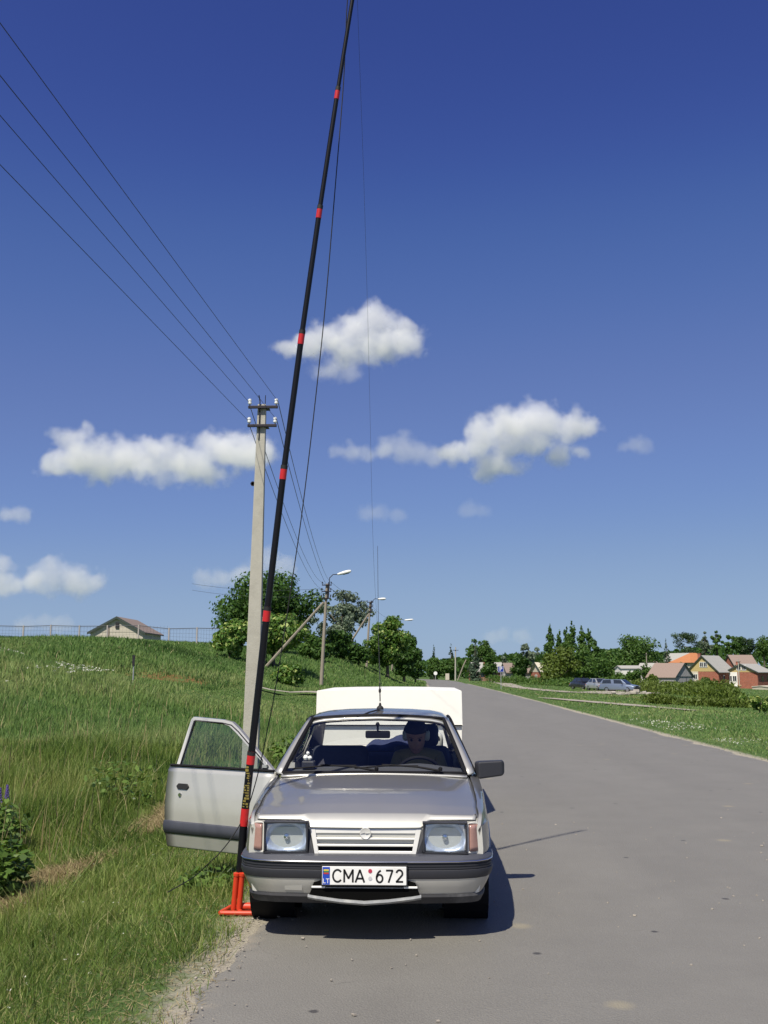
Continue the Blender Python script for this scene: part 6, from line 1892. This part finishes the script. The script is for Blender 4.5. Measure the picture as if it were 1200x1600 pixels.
# ---- cabin
k = MB(); k.box2((-0.72, 1.32, 0.26), (0.72, 3.6, 0.305)); k.build('floor_pan', M_inter, car)
k = MB(); k.grid(lambda u, v: ((u * 2 - 1) * 0.70, 1.30 + 0.50 * v, 0.895 + 0.045 * math.sin(math.pi * min(1, v * 0.75)) - 0.02 * (u * 2 - 1) ** 2 + (0.03 * math.exp(-(((u * 2 - 1) * 0.70 - 0.35) / 0.2) ** 2) * v) - (0.02 * v)), 20, 10); solidify(k.build('dashboard', M_dash, car, smooth=True), 0.03, out=(0, 0, 1))
k = MB(); k.box2((-0.69, 1.76, 0.50), (0.69, 1.80, 0.875)); k.build('dash_face', M_inter, car)
k = MB(); T = Matrix.Translation((0.34, 1.92, 0.815)) @ Matrix.Rotation(R(-62), 4, 'X')
k.tube([T @ Vector((math.cos(a) * 0.185, math.sin(a) * 0.185, 0)) for a in np.linspace(0, 2 * math.pi, 33)], 0.0135, 8); k.box(T @ Vector((0, -0.02, -0.01)), (0.34, 0.07, 0.03), T.to_3x3()); k.tube([T @ Vector((0, 0, 0)), T @ Vector((0, 0, -0.22))], 0.03, 8)
k.build('steering_wheel', M_rub, car, smooth=True)
k = MB(); k.lathe([(0.001, 0.016), (0.022, 0.014), (0.024, 0.0)], 14, T); k.build('horn_badge', M_chrome, car, smooth=True)


def cushion(name, c, size, rot, mat, parent, bev):
    k = MB(); k.box((0, 0, 0), size); o = k.build(name, mat, parent, bevel=bev, smooth=True)
    o.modifiers['bevel'].segments = 4
    o.location = c; o.rotation_euler = rot
    return o


for s in (-1, 1):
    seat = empty('front_seat'); seat.parent = car; seat.location = (s * 0.36, 2.2, 0.3)
    cushion('seat_cushion', (0, 0.10, 0.12), (0.50, 0.52, 0.20), (R(6), 0, 0), M_seat, seat, 0.06)
    cushion('seat_back', (0, 0.44, 0.42), (0.50, 0.14, 0.60), (R(-16), 0, 0), M_seat, seat, 0.06)
    if s > 0:
        cushion('headrest', (0.02, 0.56, 0.80), (0.27, 0.09, 0.20), (R(-12), 0, 0), M_seat, seat, 0.05)
cushion('rear_bench', (0, 3.12, 0.42), (1.30, 0.5, 0.22), (0, 0, 0), M_seat, car, 0.06)
cushion('rear_backrest', (0, 3.42, 0.66), (1.32, 0.16, 0.50), (R(-14), 0, 0), M_seat, car, 0.06)
k = MB(); k.box2((-0.66, 3.42, 0.885), (0.66, 3.80, 0.910)); k.build('parcel_shelf', M_inter, car)
k = MB(); k.box2((-0.70, 1.34, 0.30), (0.70, 1.36, 0.86)); k.build('bulkhead', M_inter, car)
k = MB(); k.box((0, 1.985, 1.150), (0.205, 0.025, 0.062)); mr_ = k.build('rear_view_mirror', M_rub, car, bevel=0.012)
k = MB(); k.tube([(0, 1.98, 1.17), (0.0, 1.955, 1.235)], 0.009, 6); k.lathe([(0.016, -0.01), (0.018, 0.0), (0.008, 0.016)], 12, Matrix.Translation((0, 1.955, 1.235))); k.build('mirror_stalk', M_rub, mr_)
for s in (-1, 1):
    k = MB(); k.box((s * 0.31, 2.10, 1.272), (0.40, 0.10, 0.014), Matrix.Rotation(R(6), 3, 'X')); k.build('sun_visor', M_inter, car, bevel=0.005)

# ---- roof whip with its magnet foot and feeder
WX, WY = CAR.x + 0.005, CAR.y + 2.36
wz = CAR.z + 1.338
wh = empty('whip_antenna', (WX, WY, wz))
k = MB(); k.lathe([(0.030, 0.0), (0.030, 0.016), (0.022, 0.028), (0.012, 0.034), (0.010, 0.05), (0.005, 0.06)], 18); k.build('magnet_base', M_black, wh, smooth=True)
tz = at(590, 853, WY)
tv = Vector((tz.x - WX, 0.0, tz.z - wz))
k = MB(); k.tube([(0, 0, 0.07), tv * 0.16], 0.005, 8); k.lathe([(0.006, 0), (0.011, 0.01), (0.011, 0.03), (0.005, 0.04)], 10, Matrix.Translation(tv * 0.10)); k.build('loading_coil', M_black, wh)
k = MB(); k.tube([tv * 0.15, tv * 0.5 + Vector((-0.004, 0, 0)), tv], [0.0030, 0.0025, 0.0018], 6); k.build('rod', M_wire, wh)
tag(wh, 'thin whip antenna with black magnet foot on the car roof', 'antenna')
k = MB(); pts = []
for t in np.linspace(0, 1, 12):
    x = 0.0 - 0.16 * t ** 1.3; y = 2.32 - 0.36 * t
    zr = float(np.interp(y, ROOFY, ROOFZ)) + 0.010 - 0.05 * x * x
    pts.append((CAR.x + x, CAR.y + y, zr))
pts.append((CAR.x - 0.18, CAR.y + 1.94, 1.275))
k.tube(pts, 0.007, 6); tag(k.build('feeder_cable', M_black, None, smooth=True), 'short black cable from the roof antenna over the windscreen edge', 'cable')

# ================================================================== things in the cabin
M_bag = simple('white_plastic', (0.72, 0.73, 0.70), 0.5, var=0.06)
k = MB(); k.lathe([(0.001, 0.0), (0.060, 0.0), (0.068, 0.02), (0.070, 0.10), (0.060, 0.15), (0.030, 0.175), (0.028, 0.195), (0.001, 0.2)], 20)
hel = k.build('plastic_canister', M_bag, None, smooth=True); hel.location = CAR + Vector((0.505, 3.55, 0.911))
k = MB(); k.lathe([(0.001, 0.004), (0.022, 0.004), (0.026, 0.0), (0.026, -0.01)], 16, Matrix.Translation((0.01, -0.066, 0.115)) @ Matrix.Rotation(R(90), 4, 'X')); k.build('cap', M_black, hel, smooth=True)
tag(hel, 'white plastic canister behind the driver seat under the rear window', 'canister')
M_jack = simple('dark_blue_cloth', (0.030, 0.040, 0.10), 0.95, var=0.4, scale=14, bump=0.4, bscale=30)
k = MB()
def jk(u, v):
    a, b = u * 2 - 1, v * 2 - 1
    e = max(0, 1 - a * a) * max(0, 1 - b * b)
    return (a * 0.30, b * 0.15, 0.10 * e ** 0.5 * (1 + 0.35 * math.sin(7 * a + 3 * b) * math.cos(4 * b)) + 0.02 * a)
k.grid(jk, 26, 14); jo = k.build('jacket', M_jack, None, smooth=True); jo.location = CAR + Vector((0.10, 3.58, 0.912)); solidify(jo, 0.008)
tag(jo, 'crumpled dark blue jacket on the parcel shelf beside the driver', 'jacket')
k = MB(); k.box((0, 0, 0.03), (0.10, 0.09, 0.06)); dv = k.build('radio_handset', M_bump2, None, bevel=0.01); dv.location = CAR + Vector((-0.52, 1.50, 0.918))
for (x, z, r_) in ((-0.02, 0.085, 0.022), (0.012, 0.082, 0.018), (-0.004, 0.118, 0.014)):
    kk = MB(); kk.lathe([(0.001, -r_), (r_ * 0.7, -r_ * 0.7), (r_, 0), (r_ * 0.7, r_ * 0.7), (0.001, r_)], 12, Matrix.Translation((x, -0.02, z))); kk.build('knob', M_bag, dv, smooth=True)
tag(dv, 'small dark gadget with white knobs on the dashboard corner', 'gadget')

# ================================================================== driver
M_skin = simple('skin', (0.34, 0.195, 0.14), 0.5, var=0.10, scale=14)
M_hair = simple('short_dark_hair', (0.020, 0.016, 0.014), 0.8, var=0.4, scale=60, bump=0.5, bscale=220)
M_shirt = simple('mustard_shirt', (0.20, 0.16, 0.05), 0.9, var=0.2, scale=16, bump=0.3, bscale=30)
M_trou = simple('dark_trousers', (0.03, 0.032, 0.045), 0.9, var=0.25, scale=20)
M_phone = simple('pale_headphone_shell', (0.34, 0.38, 0.38), 0.35, var=0.05)
D0 = CAR + Vector((0.335, 2.30, 0.0))
person = empty('person', D0 + Vector((0, 0, 0.47)))
tag(person, 'person in a mustard shirt and headphones looking down behind the steering wheel', 'person')


def skin_mesh(name, joints, edges, radii, mat, parent, root=0, sub=2):
    me = bpy.data.meshes.new(name)
    me.from_pydata([tuple(j) for j in joints], edges, [])
    o = bpy.data.objects.new(name, me); COL.objects.link(o)
    md = o.modifiers.new('skin', 'SKIN'); md.use_smooth_shade = True
    for i, v in enumerate(me.skin_vertices[0].data):
        r = radii[i]; v.radius = r if isinstance(r, tuple) else (r, r); v.use_root = (i == root)
    s = o.modifiers.new('sub', 'SUBSURF'); s.levels = sub; s.render_levels = sub
    dg = bpy.context.evaluated_depsgraph_get(); dg.update()
    out = bpy.data.meshes.new_from_object(o.evaluated_get(dg))
    bpy.data.objects.remove(o)
    return link_mesh(name, out, mat, parent, smooth=True)


# body: pelvis, spine, neck, arms to the lap, legs to the pedals (all relative to the seat)
J = [(0, 0.12, 0.08), (0, 0.19, 0.22), (0, 0.25, 0.36), (0, 0.27, 0.47), (0, 0.25, 0.54),               # 0-4 pelvis..neck
     (-0.17, 0.26, 0.45), (-0.24, 0.10, 0.24), (-0.13, -0.12, 0.20),                                     # left arm
     (0.17, 0.26, 0.45), (0.24, 0.10, 0.24), (0.13, -0.12, 0.20),                                        # right arm
     (-0.10, 0.08, 0.05), (-0.13, -0.36, 0.12), (-0.12, -0.62, -0.14), (0.10, 0.08, 0.05), (0.13, -0.36, 0.12), (0.12, -0.62, -0.14)]
E = [(0, 1), (1, 2), (2, 3), (3, 4), (3, 5), (5, 6), (6, 7), (3, 8), (8, 9), (9, 10), (0, 11), (11, 12), (12, 13), (0, 14), (14, 15), (15, 16)]
Rd = [(0.16, 0.11), (0.155, 0.105), (0.165, 0.11), (0.12, 0.085), 0.058, 0.072, 0.050, 0.034, 0.072, 0.050, 0.034, 0.088, 0.065, 0.045, 0.088, 0.065, 0.045]
skin_mesh('body', J, E, Rd, M_shirt, person)
k = MB()
def head_ring(t):
    # profile of a head from the neck up: (half width, front depth, back depth, z)
    z = np.interp(t, [0, 0.12, 0.25, 0.4, 0.55, 0.7, 0.85, 0.95, 1.0], [-0.12, -0.105, -0.07, -0.02, 0.03, 0.075, 0.105, 0.118, 0.122])
    w = np.interp(t, [0, 0.12, 0.25, 0.4, 0.55, 0.7, 0.85, 0.95, 1.0], [0.028, 0.048, 0.062, 0.070, 0.076, 0.074, 0.055, 0.030, 0.004])
    f = np.interp(t, [0, 0.12, 0.25, 0.4, 0.55, 0.7, 0.85, 0.95, 1.0], [0.060, 0.088, 0.092, 0.092, 0.088, 0.082, 0.058, 0.032, 0.004])
    b = np.interp(t, [0, 0.12, 0.25, 0.4, 0.55, 0.7, 0.85, 0.95, 1.0], [0.040, 0.055, 0.075, 0.092, 0.100, 0.098, 0.075, 0.040, 0.004])
    out = []
    for i in range(24):
        a = 2 * math.pi * i / 24; cx, sy = math.cos(a), math.sin(a)
        y = -sy * f if sy > 0 else -sy * b
        nose = 0.022 * math.exp(-((z + 0.025) / 0.022) ** 2 - (cx / 0.16) ** 2) if sy > 0 else 0
        eye = 0.008 * (math.exp(-((z - 0.012) / 0.014) ** 2 - ((abs(cx) - 0.42) / 0.16) ** 2)) if sy > 0 else 0
        lip = 0.006 * math.exp(-((z + 0.068) / 0.010) ** 2 - (cx / 0.3) ** 2) if sy > 0 else 0
        out.append((cx * w, y - nose + eye - lip, float(z)))
    return out
k.loft([head_ring(t) for t in np.linspace(0, 1, 30)])
head = k.build('head', M_skin, person, smooth=True, auto=80)
head.location = (-0.02, 0.17, 0.645); head.rotation_euler = (R(33), 0, R(-3)); head.scale = (1.16, 1.12, 1.16)
k = MB()
def hr(u, v):
    a = u * 2 * math.pi; t = 0.50 + 0.5 * v
    p = np.array(head_ring(t)); i = u * 24; i0 = int(i) % 24; i1 = (i0 + 1) % 24; q = p[i0] + (p[i1] - p[i0]) * (i - int(i))
    front = max(0, math.sin(a))
    if front > 0: q[2] = max(q[2], 0.066 * front ** 0.4)
    return (q[0] * 1.05, q[1] * 1.045, q[2] * 1.03 + 0.002)
k.grid(hr, 48, 16); k.build('hair', M_hair, head, smooth=True)
for s in (-1, 1):
    k = MB(); k.lathe([(0.001, 0.020), (0.022, 0.020), (0.034, 0.012), (0.038, 0.0), (0.036, -0.014), (0.028, -0.018)], 20, Matrix.Translation((s * 0.082, 0.005, -0.004)) @ Matrix.Rotation(R(90 * s), 4, 'Y') @ Matrix.Diagonal((1.25, 0.95, 1, 1)))
    k.build('headphone_cup', M_phone, head, smooth=True)
    k = MB(); k.lathe([(0.001, 0.004), (0.010, 0.003), (0.012, -0.002)], 12, Matrix.Translation((s * 0.030, -0.080, 0.012)) @ Matrix.Rotation(R(90), 4, 'X')); k.build('eye', M_hair, head, smooth=True)
    k = MB(); k.tube([(s * 0.014, -0.088, 0.032), (s * 0.032, -0.086, 0.036), (s * 0.050, -0.072, 0.031)], [0.0015, 0.0022, 0.0015], 6); k.build('eyebrow', M_hair, head)
    k = MB(); k.grid(lambda u, v: (s * (0.073 + 0.012 * math.sin(math.pi * u)), 0.005 + 0.03 * (v - 0.5), -0.03 + 0.06 * u), 6, 4); solidify(k.build('ear', M_skin, head, smooth=True), 0.006)
k = MB(); k.tube([(math.sin(a) * 0.090, 0.005, math.cos(a) * 0.128) for a in np.linspace(-1.5, 1.5, 22)], 0.009, 8); k.build('headband', M_black, head, smooth=True)
k = MB(); k.tube([(-0.022, -0.090, -0.068), (0, -0.094, -0.067), (0.022, -0.090, -0.068)], [0.002, 0.004, 0.002], 6); k.build('mouth', simple('lips', (0.22, 0.09, 0.07), 0.5), head)
skin_mesh('trousers', [(0, 0.12, 0.05), (-0.10, 0.08, 0.05), (-0.13, -0.36, 0.12), (-0.12, -0.60, -0.12), (0.10, 0.08, 0.05), (0.13, -0.36, 0.12), (0.12, -0.60, -0.12)], [(0, 1), (1, 2), (2, 3), (0, 4), (4, 5), (5, 6)], [(0.165, 0.115), 0.096, 0.073, 0.055, 0.096, 0.073, 0.055], M_trou, person)
for s in (-1, 1):
    h0 = Vector((s * 0.13, -0.12, 0.20))
    d = Vector((-s * 0.35, -0.9, 0.05)).normalized()
    jn, ed, rd = [h0, h0 + d * 0.045, h0 + d * 0.085], [(0, 1), (1, 2)], [0.024, (0.036, 0.020), (0.038, 0.017)]
    side = Vector((1, -0.3 * s, 0)).normalized()
    for f, (off, ln) in enumerate(((-0.030, 0.060), (-0.010, 0.072), (0.011, 0.068), (0.030, 0.052))):
        b0 = h0 + d * 0.09 + side * off; i = len(jn)
        jn += [b0, b0 + d * ln * 0.5 + Vector((0, 0, -0.006)), b0 + d * ln * 0.85 + Vector((0, 0, -0.026))]
        ed += [(2, i), (i, i + 1), (i + 1, i + 2)]; rd += [0.0095, 0.0088, 0.0075]
    b0 = h0 + d * 0.035 - side * s * 0.035; i = len(jn)
    jn += [b0, b0 + d * 0.035 - side * s * 0.022]; ed += [(1, i), (i, i + 1)]; rd += [0.012, 0.0095]
    skin_mesh('hand', jn, ed, rd, M_skin, person, sub=1)
    skin_mesh('shoe', [(s * 0.12, -0.60, -0.155), (s * 0.12, -0.70, -0.135), (s * 0.12, -0.80, -0.12)], [(0, 1), (1, 2)], [0.05, (0.048, 0.038), (0.04, 0.03)], M_black, person, sub=1)

# ================================================================== trailer behind the car
M_tr = simple('white_trailer_enamel', (0.80, 0.79, 0.73), 0.45, var=0.04, scale=3, dirt=(0.6, 0.57, 0.5), dirt_amt=0.25)
TR = Vector((-0.345, 11.85, 0))
tr = empty('trailer', TR)
def tr_sec(y, top, w): return [(-w, y, 0.50), (w, y, 0.50), (w, y, top - 0.012), (w * 0.992, y, top - 0.002), (w * 0.6, y, top + 0.008), (0, y, top + 0.012), (-w * 0.6, y, top + 0.008), (-w * 0.992, y, top - 0.002), (-w, y, top - 0.012)]
k = MB(); k.loft([tr_sec(0.0, 1.02, 0.824), tr_sec(0.001, 1.05, 0.824), tr_sec(2.3, 1.05, 0.824)]); k.build('body', M_tr, tr, bevel=0.008)
k = MB(); k.loft([tr_sec(-0.02, 1.05, 0.832), tr_sec(0.02, 1.452, 0.828), tr_sec(2.32, 1.452, 0.828)])
lid = k.build('lid', M_tr, tr, bevel=0.012)
for v in lid.data.vertices:
    if v.co.z < 0.6: v.co.z = 1.075
k = MB(); k.box((0, 1.15, 1.064), (1.655, 2.36, 0.012)); k.build('lid_seal', M_rub, tr)
for s in (-1, 1):
    k = MB(); k.tube([(s * 0.55, 0.2, 0.46), (s * 0.10, -0.62, 0.44), (0, -0.80, 0.44)], 0.03, 8); k.build('drawbar', M_grey, tr)
    wheel(tr, s * 0.74, 1.30, 0.27, 0.15, s)
    k = MB(); k.grid(lambda u, v: (s * (0.66 + 0.18 * v), 1.30 + 0.34 * math.cos(math.pi * u), 0.30 + 0.32 * math.sin(math.pi * u)), 16, 2); solidify(k.build('mudguard', M_black, tr, smooth=True), 0.008)
    k = MB(); k.box((s * 0.62, 2.34, 0.60), (0.22, 0.05, 0.09)); k.build('tail_light', M_amber, tr, bevel=0.01)
k = MB(); k.box((0, 1.15, 0.46), (1.2, 2.3, 0.06)); k.tube([(-0.7, 1.30, 0.30), (0.7, 1.30, 0.30)], 0.03, 8); k.build('chassis', M_grey, tr)
k = MB(); k.lathe([(0.05, -0.03), (0.055, 0.0), (0.05, 0.05), (0.02, 0.07)], 12, Matrix.Translation((0, -0.80, 0.45))); k.build('coupling', M_iron, tr)
tag(tr, 'white box trailer with a flat lid hitched behind the silver saloon', 'trailer')

# ================================================================== telescopic mast
M_mast = simple('black_fibreglass', (0.006, 0.006, 0.009), 0.40, var=0.3, scale=12, spec=0.3)
M_redb = simple('red_band', (0.52, 0.018, 0.022), 0.4, var=0.1, scale=20)
M_reds = simple('red_stand_paint', (0.60, 0.045, 0.015), 0.45, var=0.12, scale=10, dirt=(0.22, 0.10, 0.06), dirt_amt=0.4)
MB0 = at(372, 1428, 7.42); MB0.z = 0.0
mast = empty('mast', MB0)
# the mast bows slightly under its own weight: axis sampled by photo row
lean_y = -0.09
ROW = [1425, 1390, 1280, 1185, 958, 738, 527, 331, 146, 0, -110]
COLX = [370.5, 373, 381.5, 392, 417, 443, 471, 499, 527, 550.5, 569]
AX = []
for py, px in zip(ROW, COLX):
    Y = 7.43
    for _ in range(12): Y = 7.43 + lean_y * (at(px, py, Y).z - 0.05)
    AX.append(at(px, py, Y) - MB0)
def axis(py):
    r = -np.array(ROW, dtype=float)
    return Vector([float(np.interp(-py, r, [p[i] for p in AX])) for i in range(3)])
def seg(py0, py1, n=6): return [axis(py0 + (py1 - py0) * i / n) for i in range(n + 1)]
O = axis(1400)
DIR = (axis(1200) - axis(1400)).normalized()
bands = [(1290, 1263), (1194, 1174), (971, 948), (749, 727), (538, 516), (341, 321), (155, 136)]
starts = [1402] + [b for a, b in bands[1:]]
ends = [b for a, b in bands[1:]] + [-105]
def rad(i): return 0.0275 - 0.0021 * i
for i, (a, b) in enumerate(zip(starts, ends)):
    k = MB(); k.tube(seg(a, b, 8), rad(i), 16); k.build('tube', M_mast, mast, smooth=True)
    k = MB(); k.tube(seg(b + 6, b, 1), rad(i) + 0.002, 16); k.build('collar', M_black, mast, smooth=True)
for i, (a, b) in enumerate(bands):
    k = MB(); j = max(0, i - 1)
    k.tube(seg(a, b, 2), rad(j) + 0.0014, 16, cap=True); k.build('red_band', M_redb, mast, smooth=True)
# gilt maker's print down the lowest tube
M_gilt = simple('gilt_print', (0.34, 0.27, 0.07), 0.4, metal=0.3, var=0.3, scale=40)
g_ = random.Random(4)
pa, pb = 0.0, (axis(1198) - axis(1262)).length
side = DIR.cross(Vector((0, 1, 0))).normalized()
fw = Vector((0, -1, 0)); fw = (fw - DIR * fw.dot(DIR)).normalized()
t = pa + 0.006
k = MB()
while t < pb:
    w = g_.uniform(0.010, 0.022)
    for q in range(3):
        an = R(g_.uniform(-38, 38)); c = axis(1262) + DIR * (t + w / 2) + (fw * math.cos(an) + side * math.sin(an)) * (rad(0) + 0.0004)
        X_ = (side * math.cos(an) - fw * math.sin(an)); rot = Matrix((X_, DIR.cross(X_), DIR)).transposed()
        k.box(c, (g_.uniform(0.006, 0.018), 0.0012, w * g_.uniform(0.35, 1.0)), rot)
    t += w + 0.004
tag(k.build('gilt_lettering', M_gilt, mast), kind='stuff')
tag(mast, 'tall black telescopic mast with red bands leaning beside the car', 'mast')

# ---- red steel stand held down by the front wheel
st = empty('mast_stand', MB0)
for s in (-1, 1):
    c = Vector((O.x + s * 0.022, O.y, 0)) - DIR * 0.0
    p0 = Vector((O.x - DIR.x * 0.08 + s * 0.0195, O.y - 0.03, 0.035)); p1 = p0 + DIR * 0.245 + Vector((0, 0, 0))
    k = MB(); k.tube([p0, p1], 0.0188, 14); k.tube([p1 - DIR * 0.015, p1 + DIR * 0.003], 0.0225, 14); k.build('upright', M_reds, st, smooth=True)
for (a, b) in (((-0.11, -0.075, 0.022), (0.33, -0.075, 0.022)), ((-0.07, 0.105, 0.022), (0.33, 0.105, 0.022)), ((-0.11, -0.075, 0.022), (-0.07, 0.105, 0.022)), ((0.12, -0.075, 0.022), (0.12, 0.105, 0.022)), ((0.02, -0.075, 0.024), (0.02, 0.105, 0.024)), ((0.32, -0.075, 0.022), (0.32, 0.105, 0.022))):
    k = MB(); k.tube([a, b], 0.0165, 10); k.build('base_tube', M_reds, st, smooth=True)
k = MB(); k.box((0.22, 0.015, 0.012), (0.20, 0.17, 0.006)); k.build('tread_plate', M_reds, st)
k = MB(); k.tube([(0.02, 0.0, 0.05), (0.02 + 0.10, 0.0, 0.05)], 0.026, 12); k.build('stub', M_reds, st, smooth=True)
tag(st, 'red steel tube stand under the front wheel holding the mast', 'mast stand')


def cable(name, label, pix, r, mat, cat='cable'):
    pts = [at(x, y, Y) for x, y, Y in pix]
    m = MB(); out = []
    P = [pts[0]] + pts + [pts[-1]]
    for i in range(1, len(P) - 2):
        for k in range(8):
            t = k / 8; a, b, c, d = P[i - 1], P[i], P[i + 1], P[i + 2]
            out.append(0.5 * ((2 * b) + (c - a) * t + (2 * a - 5 * b + 4 * c - d) * t * t + (3 * b - a - 3 * c + d) * t ** 3))
    out.append(pts[-1])
    m.tube(out, r, 6)
    return tag(m.build(name, mat, None, smooth=True), label, cat)


cable('coaxial_cable', 'black coaxial cable hanging from the mast and trailing into the grass',
      [(553, -95, 6.78), (543, 0, 6.86), (540, 60, 6.92), (536, 140, 7.0), (524, 290, 7.05), (508, 480, 7.15), (490, 650, 7.25), (472, 800, 7.3), (456, 910, 7.35), (433, 1060, 7.4), (420, 1130, 7.42), (404, 1205, 7.42), (388, 1260, 7.40), (374, 1290, 7.36), (350, 1325, 7.36), (325, 1350, 7.4), (300, 1372, 7.6), (262, 1394, 7.7)], 0.0042, M_black)
cable('antenna_wire', 'hair-thin antenna wire hanging from the mast top towards the trailer',
      [(555, -95, 6.8), (562, 100, 7.4), (569, 300, 8.3), (576, 550, 9.5), (583, 850, 11.0), (590, 985, 11.8), (596, 1077, 12.4)], 0.0011, M_wire, 'wire')
